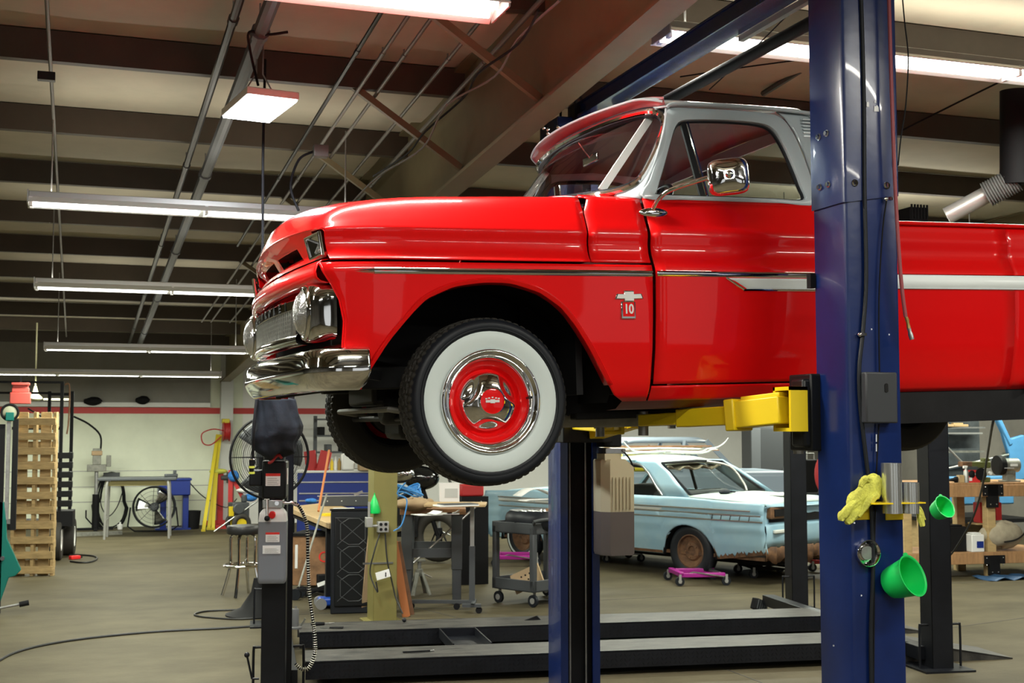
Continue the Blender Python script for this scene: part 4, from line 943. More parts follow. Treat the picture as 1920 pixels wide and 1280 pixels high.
obj('lever_knob', B().sph((-.03, -.165, zf_(968)), .018, 12, 8), M_flat, pu)
obj('motor', B().box(-.07, .085, -.13, .06, zf_(933), zf_(862)), M_black, pu, bevel=.015, seg=3)
obj('motor_cap', B().cyl((.0, -.03, zf_(862)), (.0, -.03, zf_(852)), .07, n=20), M_black, pu)
obj('capacitor_box', B().box(-.155, -.07, -.10, .0, zf_(910), zf_(880)), M_black, pu, bevel=.01)
def label(par, x0, x1, z0, z1, y, red=True):
    obj('warning_label', B().box(x0, x1, y-.002, y, z0, z1), M_wpl, par)
    if red: obj('label_band', B().box(x0, x1, y-.003, y-.0015, lerp(z0, z1, .78), z1), mat('label_red', (.7, .03, .02), .5), par)
    for k in range(4): obj('label_line', B().box(lerp(x0, x1, .12), lerp(x0, x1, .88-.1*(k % 2)), y-.003, y-.0018, lerp(z0, z1, .12+.15*k), lerp(z0, z1, .16+.15*k)), M_dull, par)
label(pu, -.045, .048, zf_(909), zf_(886), -.132)
label(pu, -.040, .048, zf_(1012), zf_(994), -.137)
label(pu, -.058, .055, zf_(1033), zf_(1018), -.137, False)
obj('white_tag_strip', B().box(.078, .088, -.09, -.02, zf_(907), zf_(877)), M_wpl, pu)
hs = [(.065, -.08, zf_(941)), (.12, -.09, zf_(940)), (.17, -.08, zf_(950)), (.215, -.06, zf_(985)), (.225, -.06, zf_(1050)), (.235, -.05, zf_(1110)), (.265, -.05, zf_(1170)), (.275, -.05, zf_(1215)), (.24, -.05, zf_(1245)), (.19, -.05, zf_(1248)), (.15, -.05, zf_(1238))]
hp_ = crv(hs, 10); obj('hydraulic_hose', B().tube(hp_, .010, 8), M_flat, pu)
cb = B(); acc = 0
hh = crv(hs[1:], 40); k = 0; pv = hh[0]
for i in range(1, len(hh)-1):
    acc += (hh[i]-pv).length; pv = hh[i]
    if acc > .013:
        acc = 0; d = (hh[i+1]-hh[i-1]).normalized(); Mq = Vector((0, 0, 1)).rotation_difference(d).to_matrix().to_4x4(); cb.torus(hh[i], .0115, .0028, Mq, 10, 4)
tag(obj('hose_spring', cb, mat('spring_steel', (.55, .52, .42), .4, .8), pu, ang=60), kind='stuff')
obj('hose_sleeve', B().tube([(.065, -.08, zf_(941)), (.12, -.09, zf_(940)), (.155, -.085, zf_(946))], .012, 8), M_steel, pu)
obj('lower_lever', B().cyl((-.085, .0, zf_(1267)), (-.13, .0, zf_(1267)), .007).cyl((-.13, 0, zf_(1267)), (-.16, -.02, zf_(1225)), .007).sph((-.162, -.02, zf_(1222)), .018, 12, 8), M_lblack, pu)
# oil bottle jack on the far runway left end
p = atZ(553, 1178, .17); t = thing('bottle_jack', 'small dark grey bottle jack on the far runway beside the left column', 'jack', p)
obj('body', B().lathe([(0, 0), (.055, 0), (.055, .012), (.032, .02), (.032, .15), (.028, .16), (0, .16)], 18), mat('jack_grey', (.10, .10, .10), .4), t, ang=40); obj('ram', B().cyl((0, 0, .16), (0, 0, .18), .016), M_steel, t); obj('pump_socket', B().cyl((.05, 0, .02), (.08, -.02, .08), .008), M_steel, t)
# navy cloth over the motor
M_navy = mat('navy_cloth', (.006, .010, .017), .85, var=.5, scale=6, bump=.4, bscale=20)
rn = random.Random(3); rows = []
ctr = atD(518, 800, 8.05)
for i in range(30):
    t_ = i/29; y = lerp(748, 856, t_); row = []
    xl_ = float(np.interp(y, [745, 770, 800, 820, 840, 856], [481, 480, 474, 467, 474, 500])); xr_ = float(np.interp(y, [745, 770, 800, 815, 830, 848, 856], [552, 559, 569, 568, 558, 556, 530]))
    yc = y
    cx_ = (xl_+xr_)/2; hw_ = (xr_-xl_)/2*8.05/2370
    for k in range(48):
        a = 2*pi*k/48; f = 1+.05*sin(4*a+5*t_)+.04*sin(7*a-6*t_)+.03*sin(11*a+9*t_); g = hw_*f
        P_ = atD(cx_, y, 8.05)
        row.append(P_+V((cos(a)*g*.95, -sin(a)*g*.62, .012*sin(3*a+4*t_)*t_+.014*sin(2*a)*t_)))
    rows.append(row)
cap_ = sum((Vector(p) for p in rows[0]), Vector())/48
rows = [[cap_+(Vector(p)-cap_)*q+V((0, 0, .018*(1-q))) for p in rows[0]] for q in (0.01, .5, .85)]+rows
t = thing('draped_cloth', 'dark navy jacket cloth draped over the power unit under the bumper', 'cloth', (cap_.x, cap_.y, cap_.z))
obj('cloth_body', rel(B().grid(rows, closed=True), t), M_navy, t, ang=80)
obj('red_lining', rel(B().tube([rows[-1][k]+V((0, .01, -.012)) for k in range(4, 20)], .010, 6), t), mat('red_lining', (.35, .03, .03), .8), t)
# air hose dropping from the ceiling to the power unit
hz = roofz(8.2)
t = thing('drop_hose', 'thin black hose hanging straight from the roof behind the truck nose', 'hose', atD(493, 300, 8.4))
obj('hose_line', rel(B().tube([(lambda q_: V((q_.x, q_.y, roofz(q_.y)-.01)))(atD(497, 60, 8.4)), atD(497, 120, 8.4), atD(493, 300, 8.4), atD(492, 480, 8.4), atD(484, 700, 8.0), atD(477, 790, 7.85), atD(474, 858, 7.85)], .009, 8, smooth=6), t), M_flat, t)
obj('coupling', rel(B().tube([atD(474, 858, 7.85), atD(473, 866, 7.85), atD(472, 874, 7.85), atD(471, 888, 7.85)], [.014, .02, .017, .014], 10), t), M_flat, t)
obj('ring', rel(B().torus(atD(473, 861, 7.85), .016, .005, n=20), t), M_chrome, t)
for y in (873, 884): obj('yellow_band', rel(B().cyl(atD(472, y, 7.85), atD(472, y+4, 7.85), .0185, n=14), t), mat('band_yellow', (.7, .75, .1), .5), t)
for (pts, r, l) in (([atD(1330, 168, 8.0), atD(1415, 90, 7.4), atD(1503, 2, 6.8)], .004, 'thin black wire running up to the right behind the truck roof'), ([atD(1275, 144, 8.4), atD(1395, 126, 8.3), atD(1530, 108, 8.2)], .005, 'nearly level black wire under the big bright strip light'), ([atD(1430, 176, 9.5), atD(1540, 108, 9.0)], .022, 'dark pipe end hung on a hook left of the blue post'), ([atD(1690, 245, 9.6), atD(1800, 190, 9.4), atD(1890, 146, 9.2)], .007, 'thin slanting rod at right under the long strip light'), ([atD(1050, 262, 8.9), atD(1052, 178, 8.9)], .009, 'short hanging rod beside the top of the far blue post')):
    t = thing('hanging_wire', l, 'wire', pts[0]); obj('wire_run', rel(B().tube(pts, r, 6), t), M_flat if r < .02 else M_grey_, t); obj('end_clip', rel(B().sph(pts[-1], r*1.6, 8, 6), t), M_dull, t)
# ---- second power unit on the far blue column
pu2 = thing('power_unit', 'black motor over a tall yellowed oil tank beside the far blue post', 'hydraulic pump', atD(1148, 900, 8.15)); c_ = pu2.location; c_.z = 0
z2 = lambda y: 1.8+(800-y)*8.15/2370
s2 = 8.15/2370
def sect(x0, x1, z): return [((x0-1148)*s2, -.06, z), ((x0-1148)*s2+.045, -.11, z), ((x1-1148)*s2, -.11, z), ((x1-1148)*s2, .08, z), ((x0-1148)*s2, .08, z)]
M_t1 = mat('tank_yellowed', (.52, .47, .31), .4); M_t2 = mat('tank_dark_oil', (.13, .11, .10), .4)
obj('tank_upper', B().grid([sect(1117, 1178, z2(957)), sect(1117, 1178, z2(875)), sect(1117, 1164, z2(863)), sect(1119, 1160, z2(860))], closed=True), M_t1, pu2, ang=30)
obj('tank_oil_part', B().grid([sect(1119, 1176, z2(1037)), sect(1117, 1178, z2(1032)), sect(1117, 1178, z2(957))], closed=True), M_t2, pu2, ang=30)
for x in (1135, 1142, 1149, 1156, 1163, 1170): obj('tank_rib', B().bar(((x-1148)*s2, -.111, z2(952)), ((x-1148)*s2, -.111, z2(893)), .010, .003), M_t1, pu2)
obj('tank_neck', B().box((1122-1148)*s2, (1155-1148)*s2, -.09, .04, z2(862), z2(850)), M_t1, pu2)
obj('valve_block', B().box((1124-1148)*s2, (1162-1148)*s2, -.09, .04, z2(850), z2(839)), M_steel, pu2, bevel=.004)
obj('motor', B().box((1122-1148)*s2, (1157-1148)*s2, -.09, .06, z2(838), z2(800)), M_black, pu2, bevel=.012)
obj('capacitor', B().box((1112-1148)*s2, (1124-1148)*s2, -.05, .05, z2(822), z2(800)), M_black, pu2, bevel=.01)
obj('gauge', B().cyl((.04, -.09, z2(844)), (.04, -.10, z2(844)), .012), M_dull, pu2)
obj('oil_hose', B().tube([(.04, -.09, z2(846)), (.075, -.11, z2(860)), (.11, -.10, z2(880))], .006, 6, smooth=4), M_flat, pu2)
# green cup on the near right black column
p = atD(1763, 962, 9.2)
cup('green_funnel', 'smaller green plastic cup stuck to the black lift column', p+V((0, .06, 0)), RZ(radians(10)) @ RX(radians(62)), .085, .11)
# ================================================================ background, left side
M_pine = mat('pallet_wood', (.42, .29, .13), .75, var=.3, scale=5, stretch=(1, 1, 6), bump=.3, bscale=25)
M_ply = mat('bench_wood', (.52, .36, .18), .55, var=.2, scale=4, stretch=(1, 6, 1))
M_butcher = mat('butcher_block', (.30, .15, .07), .5, var=.35, scale=9, stretch=(1, 8, 8))
M_oldwood = mat('crate_wood', (.25, .13, .06), .6, var=.5, scale=4)
M_grey = mat('dark_grey', (.055, .06, .065), .5); M_toolblue = mat('toolbox_blue', (.01, .03, .22), .35)
M_teal = mat('teal_paint', (.0, .13, .105), .35, coat=.4); M_rd = mat('shop_red', (.42, .02, .02), .5); M_oldred = mat('bin_red', (.62, .10, .08), .5)
M_pyel = mat('pole_yellow', (.62, .50, .03), .45); M_paper = mat('paper', (.75, .75, .72), .7); M_card = mat('cardboard', (.40, .28, .16), .8, var=.1, scale=6)
M_bclth = mat('blue_rag', (.03, .17, .50), .9, var=.4, scale=20); M_mag = mat('magenta_paint', (.32, .015, .22), .35); M_stool = mat('stool_vinyl', (.02, .02, .022), .4)
M_brown = mat('dark_plank', (.20, .10, .05), .7, var=.3, scale=6); M_orange = mat('handle_orange', (.50, .17, .05), .6); M_cast = mat('cast_green_grey', (.22, .22, .19), .5, .2, var=.3, scale=14)
def put(name, label, cat, px, py, rz=0, z=0., group=None):
    p = atZ(px, py, z); p.y = min(p.y, 23.45); return thing(name, label, cat, p, rz, group)
def tubes(b, segs, r, n=8, smooth=0):
    for s in segs: b.tube(s, r, n, smooth=smooth)
    return b
# pallet on end
t = put('pallet', 'wooden pallet standing on end at the far left', 'pallet', 58, 1080, radians(-14))
for k in range(11): z = .03+k*.179; obj('slat', B().box(-.25, .25, -.012, .012, z, z+.088), M_pine, t, bevel=.003)
for x in (-.24, -.0, .235): obj('stringer', B().box(x-.02, x+.02, .012, .10, 0, 1.98), M_pine, t, bevel=.003)
for x in (-.17, .11): obj('backing_board', B().box(x-.065, x+.065, .10, .118, 0, 1.98), M_pine, t, bevel=.003)
for k in range(8): z = .10+k*.24; obj('back_slat', B().box(-.25, .25, .118, .132, z, z+.08), M_pine, t)
# utility trailer with black frame
t = put('utility_trailer', 'black framed utility trailer with spare wheels behind the wooden pallet', 'trailer', 60, 1050, radians(-4))
obj('deck', B().box(-.9, .42, -.1, .9, .42, .50), M_flat, t)
for x, y, z in ((.34, -.08, 2.42), (.43, .5, 2.30), (.12, .6, 2.30), (-.9, -.05, 2.42)): obj('post', B().box(x-.022, x+.022, y-.022, y+.022, .5, z), M_flat, t)
obj('rail', B().box(-.9, .36, -.1, -.06, 2.39, 2.42).box(-.9, .1, .58, .62, 2.26, 2.29), M_flat, t); obj('rail', B().box(.10, .45, .55, .6, 2.24, 2.28).box(-.3, .35, .0, .03, 1.76, 1.80), M_flat, t)
obj('brace', B().bar((-.1, -.03, 2.05), (.33, -.03, 1.78), .02, .02), M_flat, t)
obj('hose_run', B().tube([(.36, .1, 2.38), (.42, .1, 2.36), (.42, .1, 1.9), (.40, .1, 1.7)], .012, 6, smooth=4), M_brown, t)
for k in range(6): obj('ratchet_strap_block', B().box(.28, .50, -.12, .0, .72+k*.13, .80+k*.13).cyl((.46, -.13, .77+k*.13), (.46, .02, .77+k*.13), .035), M_black, t)
obj('fender', B().box(.20, .52, -.16, .3, .46, .66), M_flat, t)
for x, y, r in ((.30, -.05, .27), (.42, .62, .26)):
    wq = obj('wheel', B().lathe([(.0, -.07), (r*.55, -.07), (r*.9, -.085), (r, -.07), (r, .07), (r*.9, .085), (r*.6, .075), (r*.55, .04), (0, .04)], 24, T(x, y, r) @ RY(pi/2) @ RZ(0)), M_rub2, t)
    obj('hub', B().lathe([(0, .05), (r*.55, .05), (r*.55, .078), (r*.5, .078), (r*.5, .06), (0, .07)], 20, T(x, y, r) @ RY(pi/2)), M_wpl, wq)
P = atD(38, 757, 15.6); t = thing('red_bin', 'faded red metal bin hung high over the wooden pallet', 'bin', P)
obj('bin_body', B().box(-.12, .12, -.08, .08, 0, .14).box(-.10, .10, -.06, .08, .14, .20), M_oldred, t, bevel=.008); obj('bin_rim', B().box(-.105, .105, -.09, .09, .23, .262).box(-.09, .09, -.05, .05, .19, .24), M_oldred, t, bevel=.006); obj('hook_strap', B().box(-.01, .01, -.01, .01, .26, .34), M_flat, t)
P = atD(66, 748, 19.6); t = thing('ceiling_fan', 'pale yellow ceiling fan turning point above the wooden pallet', 'fan', P)
t['label'] = 'pale yellow ceiling fan hung from the roof at the far left'
M_cream = mat('fan_cream', (.55, .55, .35), .5)
obj('motor_cone', B().lathe([(.0, .22), (.02, .20), (.05, .08), (.10, .03), (.11, 0), (.06, -.03), (0, -.03)], 20), M_cream, t); obj('down_rod', B().cyl((0, 0, .2), (0, 0, roofz(P.y)-P.z+.02), .012), M_cream, t)
for a in (.05, 2.14, 4.24): obj('blade', B().box(.12, .55, -.06, .06, -.005, .005).move(RZ(a) @ RX(.2)), M_cream, t)
# teal machine at the left edge
t = put('teal_crane', 'teal and black machine with chain and lever at the far left edge', 'hoist', -8, 1150, 0)
q = lambda y: 1.8+(800-y)*11.9/2370
X = lambda x: (x+8)*11.9/2370
obj('mast', B().box(X(-25), X(0), -.05, .05, 0, q(795)).box(X(14), X(24), -.05, .05, .8, q(785)), M_flat, t); obj('chain_cover', B().box(X(3), X(10), -.03, .03, .9, q(790)), M_dull, t)
obj('pulley', B().lathe([(.0, -.02), (.06, -.02), (.075, -.03), (.078, .0), (.06, .012), (0, .012)], 24, T(X(8), -.02, q(772)) @ RX(pi/2)), mat('pulley_pale', (.35, .36, .25), .5), t, ang=40); obj('pulley_rim', B().torus((X(8), -.03, q(772)), .076, .012, RX(pi/2)), M_flat, t)
obj('pulley_bracket', B().box(X(1), X(16), -.10, -.04, q(788), q(772)), M_teal, t, bevel=.005)
tz = [(X(-30), q(935)), (X(2), q(945)), (X(7), q(985)), (X(9), q(1015)), (X(36), q(1076)), (X(26), q(1087)), (X(14), q(1090)), (X(8), q(1110)), (X(-4), q(1148)), (X(-30), q(1148))]
obj('teal_leg', B().prism(tz, .10, T(0, .05, 0) @ RX(pi/2)), M_teal, t, bevel=.008)
obj('pivot_bolt', B().cyl((X(2), -.10, q(1052)), (X(2), -.04, q(1052)), .02), M_grey, t)
obj('foot', B().box(X(-30), X(-2), -.1, .2, 0, .50), M_teal, t, bevel=.01)
obj('lever', B().cyl((X(-5), -.12, q(1146)), (X(38), -.12, q(1139)), .012), M_dull, t); obj('lever_grip', B().cyl((X(35), -.12, q(1140)), (X(52), -.12, q(1137)), .026), M_flat, t)
# transmission jack by the wall
t = put('transmission_jack', 'tall transmission jack with brown head standing by the far wall', 'jack', 178, 990)
obj('cylinder', B().cyl((0, 0, .02), (0, 0, .62), .06).box(-.3, .3, -.03, .03, 0, .04).box(-.03, .03, -.3, .3, 0, .04), M_flat, t, ang=40); obj('ram', B().cyl((0, 0, .62), (0, 0, 1.02), .032), M_dull, t)
obj('head', B().box(-.16, .16, -.08, .08, 1.02, 1.14).box(-.07, .07, -.07, .07, 1.14, 1.42).box(.16, .24, -.03, .03, 1.10, 1.3), M_cast, t, bevel=.01); obj('head_top', B().box(-.09, .09, -.09, .09, 1.30, 1.38), M_card, t, bevel=.01)
obj('pedal', B().tube([(-.06, 0, .1), (-.16, -.05, .22), (-.16, -.05, .35)], .012, 6), M_flat, t)
obj('supply_hose', B().tube([(.06, 0, 1.38), (.05, .05, 1.65), (-.15, .1, 1.85), (-.40, .1, 1.98)], .018, 6, smooth=4), M_flat, t)
# coil of black hose on the wall
t = thing('hose_coil', 'coils of black hose hanging on the far wall behind the folding table', 'hose', atY(208, 940, 23.9))
rn = random.Random(5)
for k in range(7):
    r0 = .24+.012*k; h0 = .50+rn.uniform(-.05, .03); c0 = rn.uniform(-.03, .03)
    obj('loop', B().tube([(c0+r0*cos(a)*(1 if sin(a) < 0 else .8), -.03-.015*k, h0*sin(a)) for a in np.linspace(0, 2*pi, 28)[:-1]], .014, 6, closed=True), M_flat, t)
obj('inner_loop', B().tube([(-.12, -.1, .4), (-.18, -.1, 0), (-.05, -.1, -.25), (.1, -.1, -.1), (.2, -.1, .2)], .010, 6, smooth=5), M_flat, t); obj('hook', B().box(-.14, .14, -.14, .0, .40, .52), M_grey, t)
# folding table
t = put('folding_table', 'long narrow folding table with tubular metal legs near the far wall', 'table', 258, 1008, radians(-6)); hh_ = .98
obj('tabletop', B().box(-.62, .60, -.25, .35, hh_-.045, hh_), M_grey, t, bevel=.008); obj('apron', B().box(-.50, .50, -.20, -.18, hh_-.13, hh_-.045), mat('old_yellow_apron', (.30, .26, .10), .6), t)
for s in (-1, 1): obj('leg', B().tube([(s*.50, -.22, 0), (s*.48, -.22, hh_-.12), (s*.42, -.22, hh_-.05)], .020, 8, smooth=3), M_gal, t); obj('leg', B().tube([(s*.50, .30, 0), (s*.48, .30, hh_-.12), (s*.42, .30, hh_-.05)], .020, 8, smooth=3), M_gal, t)
obj('crossbar', B().cyl((-.49, -.22, .3), (-.49, .3, .3), .012).cyl((.49, -.22, .3), (.49, .3, .3), .012), M_gal, t)
t = thing('hand_tool', 'grey hand tool lying on the right end of the folding table', 'tool', t.location+V((.50, .0, hh_)), .4); obj('body', B().box(-.10, .12, -.03, .03, 0, .05), M_grey, t, bevel=.01); obj('grip', B().box(.05, .1, -.02, .02, .05, .11), M_grey, t, bevel=.008)
# drum fan
def fancage(t, R_, n, m, tilt, wires=22, depth=.1):
    b = B()
    for k in range(n): r = R_*(k+1)/n; b.torus((0, 0, depth*(1-(r/R_)**2)), r, .0022, n=36, m=4)
    for k in range(m): a = 2*pi*k/m; b.tube([(r*cos(a), r*sin(a), depth*(1-(r/R_)**2)+.002) for r in np.linspace(.03, R_, 5)], .004, 5)
    tag(obj('guard_wires', b.move(tilt), M_flat, t), kind='stuff')
    obj('guard_ring', B().torus((0, 0, 0), R_, .012, n=48).move(tilt), M_flat, t, ang=60)
def blades(t, R_, tilt, m, n=3, a0=0):
    for k in range(n):
        a = a0+2*pi*k/n; obj('fan_blade', B().grid([[(r*cos(a+w_), r*sin(a+w_), .03*(w_-.3)*3) for w_ in np.linspace(-.38, .38, 6)] for r in np.linspace(.06, R_*.92, 5)]).move(tilt), m, t, solid=.004)
    obj('fan_motor', B().lathe([(0, .05), (.06, .045), (.075, 0), (.075, -.12), (0, -.13)], 20, tilt), M_grey, t, ang=40)
t = put('drum_fan', 'round floor drum fan with silver blades under the folding table', 'fan', 288, 996, radians(-10))
tl_ = T(0, -.05, .42) @ RX(radians(90)); fancage(t, .34, 5, 8, tl_); blades(t, .34, T(0, .0, .42) @ RX(radians(90)), M_steel, 3, .9)
obj('drum', B().lathe([(.34, -.16), (.36, -.16), (.36, .02), (.345, .02), (.34, -.16)], 40, tl_), M_black, t, ang=40); obj('floor_stand', B().tube([(-.38, -.1, .42), (-.42, -.1, .1), (-.3, -.15, .02), (.3, -.15, .02), (.42, -.1, .1), (.38, -.1, .42)], .015, 6), M_flat, t)
# parts washer
t = put('parts_washer', 'blue parts washer tub on legs against the far wall', 'parts washer', 328, 992)
obj('tub', B().box(-.30, .24, -.2, .25, .60, .88), M_toolblue, t, bevel=.02); obj('rim', B().box(-.32, .26, -.22, .27, .86, .90), M_toolblue, t, bevel=.01)
for x in (-.26, .12): obj('leg', B().box(x, x+.10, -.12, .12, 0, .62), M_toolblue, t, bevel=.01)
obj('foot', B().box(-.34, .26, -.15, .15, 0, .03), M_toolblue, t); obj('cord', B().tube([(.25, 0, .8), (.5, .1, .55), (.9, .2, .35), (1.1, .3, .5)], .009, 6, smooth=4), M_flat, t)
t = put('waste_bin', 'short black waste bin right of the blue parts washer', 'bin', 360, 991); obj('bin_body', B().lathe([(0, 0), (.12, 0), (.15, .31), (.135, .31), (.11, .02), (0, .02)], 22), M_flat, t, ang=40); obj('bin_rim', B().torus((0, 0, .31), .148, .008), M_flat, t)
# yellow poles leaning by the column
for k, (x0, y0, x1, y1, lab) in enumerate(((381, 988, 408, 815, 'leftmost yellow pole leaning on the white pilaster'), (391, 985, 413, 815, 'middle yellow pole leaning on the white pilaster'), (399, 985, 409, 822, 'rightmost yellow pole leaning on the white pilaster'))):
    a = atZ(x0, y0+8); c = atY(x1, y1, 23.65); t = thing('yellow_pole', lab, 'pole', a, 0, 'yellow poles leaning by the pilaster'); obj('bar', B().bar(V((0, 0, 0)), c-a, .06, .04, (0, 1, 0)), M_pyel, t, bevel=.004); obj('foot_cap', B().box(-.035, .035, -.025, .025, 0, .04), M_pyel, t)
t = thing('hose_reel', 'red hose reel with yellow guard mounted on the white pilaster', 'reel', atY(424, 828, 23.6)); s_ = 23/2370
obj('drum', B().lathe([(.0, -.06), (.19, -.06), (.19, -.05), (.12, -.05), (.12, .05), (.19, .05), (.19, .06), (0, .06)], 24, T(0, 0, .2) @ RY(pi/2)), M_rd, t, ang=40)
for k in range(5): obj('hose_wrap', B().torus((0, 0, 0), .155-.006*(k % 2), .018, T(-.04+.02*k, 0, .2) @ RY(pi/2), n=24), M_rd, t)
obj('yellow_guard', B().box(-.08, .05, -.09, .09, .34, .42), M_pyel, t, bevel=.01); obj('wall_plate', B().box(-.05, .05, .0, .15, .1, .3), M_flat, t)
obj('hose_end', B().tube([(-.05, -.1, .2), (-.25, -.1, .23), (-.44, -.1, .15), (-.42, -.1, -.02), (-.28, -.1, -.05), (-.10, -.1, .10)], .012, 6, smooth=5), M_rd, t)
# black mounts on upper wall
for (x, y, w_, lab) in ((175, 752, .15, 'ragged black bundle on the ledge of the far wall, left one'), (268, 750, .12, 'ragged black bundle on the ledge of the far wall, right one')):
    p = atY(x, y, 23.85); t = thing('black_bundle', lab, 'bundle', p, 0, 'bundles on the wall ledge')
    rows = [[(w_*sin(pi*i/8)*cos(a)*(1+.15*sin(5*a+i)), .06*sin(pi*i/8)*sin(a), .07*cos(pi*i/8)+.012*sin(6*a+i*2)) for a in np.linspace(0, 2*pi, 19)[:-1]] for i in range(9)]
    obj('folds', B().grid(rows, closed=True), M_flat, t, ang=60)
# engine stand, pressure washer
t = put('engine_stand', 'red engine stand beside the white pilaster', 'engine stand', 408, 985, radians(10))
obj('upright', B().box(-.05, .05, -.05, .05, .05, 1.0), M_rd, t, bevel=.006); obj('base', B().box(-.3, .35, -.04, .04, .04, .12).box(.3, .36, -.35, .35, .04, .10), M_rd, t, bevel=.006); obj('mount_head', B().cyl((0, -.02, .88), (.16, -.02, .88), .05).box(.15, .17, -.12, .12, .78, .98), M_grey, t)
for x in (-.26, .33): obj('caster', B().cyl((x, -.03, .03), (x, .03, .03), .03), M_flat, t)
obj('yellow_rag', B().sph((-.05, -.06, 1.0), 1, 14, 8, (.17, .1, .05)), M_glove, t)
t = put('engine_stand', 'second red engine stand with blue rag, closer to the pedestal fan', 'engine stand', 432, 995, radians(-20))
obj('upright', B().box(-.04, .04, -.05, .05, .05, 1.05).bar((.0, 0, .95), (.25, 0, .5), .06, .06), M_rd, t, bevel=.006); obj('base', B().box(-.25, .35, -.04, .04, .04, .10), M_rd, t); obj('blue_rag', B().sph((.06, -.08, .95), 1, 14, 8, (.10, .08, .10)), M_bclth, t); obj('blue_rag', B().sph((.36, -.08, .58), 1, 14, 8, (.12, .08, .07)), M_bclth, t)
obj('white_cloth', B().sph((.30, -.05, .70), 1, 14, 8, (.20, .08, .05)), M_paper, t)
t = put('pressure_washer', 'small engine on a cart with yellow hubbed wheels beside the engine stands', 'washer', 446, 999, radians(12))
obj('engine', B().box(-.14, .16, -.12, .14, .24, .52).cyl((-.05, -.14, .42), (-.05, -.2, .42), .10).cyl((.1, 0, .52), (.1, 0, .64), .05), M_grey, t, bevel=.02); obj('handle', B().cyl((-.45, -.1, .05), (.3, -.15, .55), .014), M_steel, t)
for s in (-1, 1):
    wq = obj('wheel', B().torus((.0, s*.18, .17), .125, .045, RX(pi/2), n=28), M_rub2, t, ang=60); obj('yellow_hub', B().lathe([(0, -.03), (.05, -.035), (.085, -.02), (.085, .02), (0, .02)], 20, T(0, s*.18, .17) @ RX(pi/2)), mat('hub_yellow', (.8, .6, .02), .4), wq, ang=40)
obj('yellow_spacer', B().box(-.20, -.12, -.13, -.10, .30, .46), mat('hub_yellow', (.8, .6, .02), .4), t)
# pedestal fan
t = put('pedestal_fan', 'big black pedestal fan on a cone base behind the draped cloth', 'fan', 482, 1152, 0)
zc = 1.8-57*12.2/2370; tf = T(.10, -.03, zc) @ RZ(radians(12)) @ RX(radians(90))
fancage(t, .395, 22, 8, tf, depth=.09); blades(t, .395, T(.10, .05, zc) @ RZ(radians(12)) @ RX(radians(90)), M_grey, 3, 2.2)
fancage(t, .395, 5, 8, T(.10, .0, zc) @ RZ(radians(12)) @ RX(radians(-90)), depth=.12)
obj('pole', B().cyl((.02, 0, .1), (.02, 0, zc), .022), M_flat, t); obj('cone_base', B().lathe([(0, 0), (.30, 0), (.30, .012), (.16, .07), (.06, .22), (.035, .35), (0, .35)], 32), M_flat, t, ang=60); obj('tilt_bracket', B().box(-.02, .08, .02, .12, zc-.08, zc+.05), M_grey, t)
# stool
t = put('shop_stool', 'round black topped stool with chrome legs and foot ring', 'stool', 454, 1118, radians(20)); h = .75
obj('seat', B().lathe([(0, h-.09), (.160, h-.09), (.172, h-.08), (.174, h-.02), (.162, h), (.12, h+.006), (0, h+.008)], 36), M_stool, t, ang=50)
for k in range(4):
    a = pi/4+k*pi/2; obj('leg', B().tube([(.08*cos(a), .08*sin(a), h-.095), (.125*cos(a), .125*sin(a), h-.12), (.135*cos(a), .135*sin(a), h-.2), (.14*cos(a), .14*sin(a), .30), (.22*cos(a), .22*sin(a), 0.01)], .017, 8, smooth=4), M_chrome, t)
obj('foot_ring', B().torus((0, 0, .33), .195, .015, n=36), M_chrome, t, ang=60)
# floor cords
M_cord = mat('cord_black', (.01, .01, .01), .5)
def cord(label, pts, r=.010, cat='cord'): return tag(obj('extension_cord', B().tube([atZ(x, y, r) for x, y in pts], r, 6, smooth=6), M_cord), label, cat)
cord('long black cord crossing the floor at lower left', [(-20, 1250), (25, 1224), (90, 1207), (180, 1194), (300, 1183), (420, 1177), (495, 1172)])
cord('black cord lying in a kink beside the fan base', [(490, 1158), (440, 1160), (380, 1156), (365, 1151), (390, 1145), (455, 1143), (452, 1150), (430, 1153)], .009)
cord('black lead and clamp on the floor beside the trailer wheel', [(130, 1040), (150, 1040), (175, 1042), (182, 1047), (170, 1053), (150, 1054), (132, 1052)], .012)
t = put('red_plug', 'small red plug on the floor beside the trailer wheel', 'plug', 140, 1048, .5); obj('plug_body', B().box(-.07, .07, -.04, .04, 0, .05), mat('cap_red', (.75, .02, .02), .4), t, bevel=.01); obj('clip', B().cyl((.07, 0, .02), (.12, .03, .02), .012), M_flat, t)
t = put('white_mop_head', 'small white object on the floor below the hose coil', 'cap', 225, 992); obj('cap_body', B().lathe([(0, 0), (.04, 0), (.055, .08), (0, .10)], 14), M_wpl, t); obj('spout', B().cyl((0, 0, .09), (0, 0, .13), .015), M_wpl, t); t.name = 'small_bottle'
tag(obj('floor_beam', B().bar(atZ(135, 1002, .03), atZ(228, 998, .03), .10, .06), M_cast), 'long pale metal beam lying on the floor by the transmission jack', 'beam')
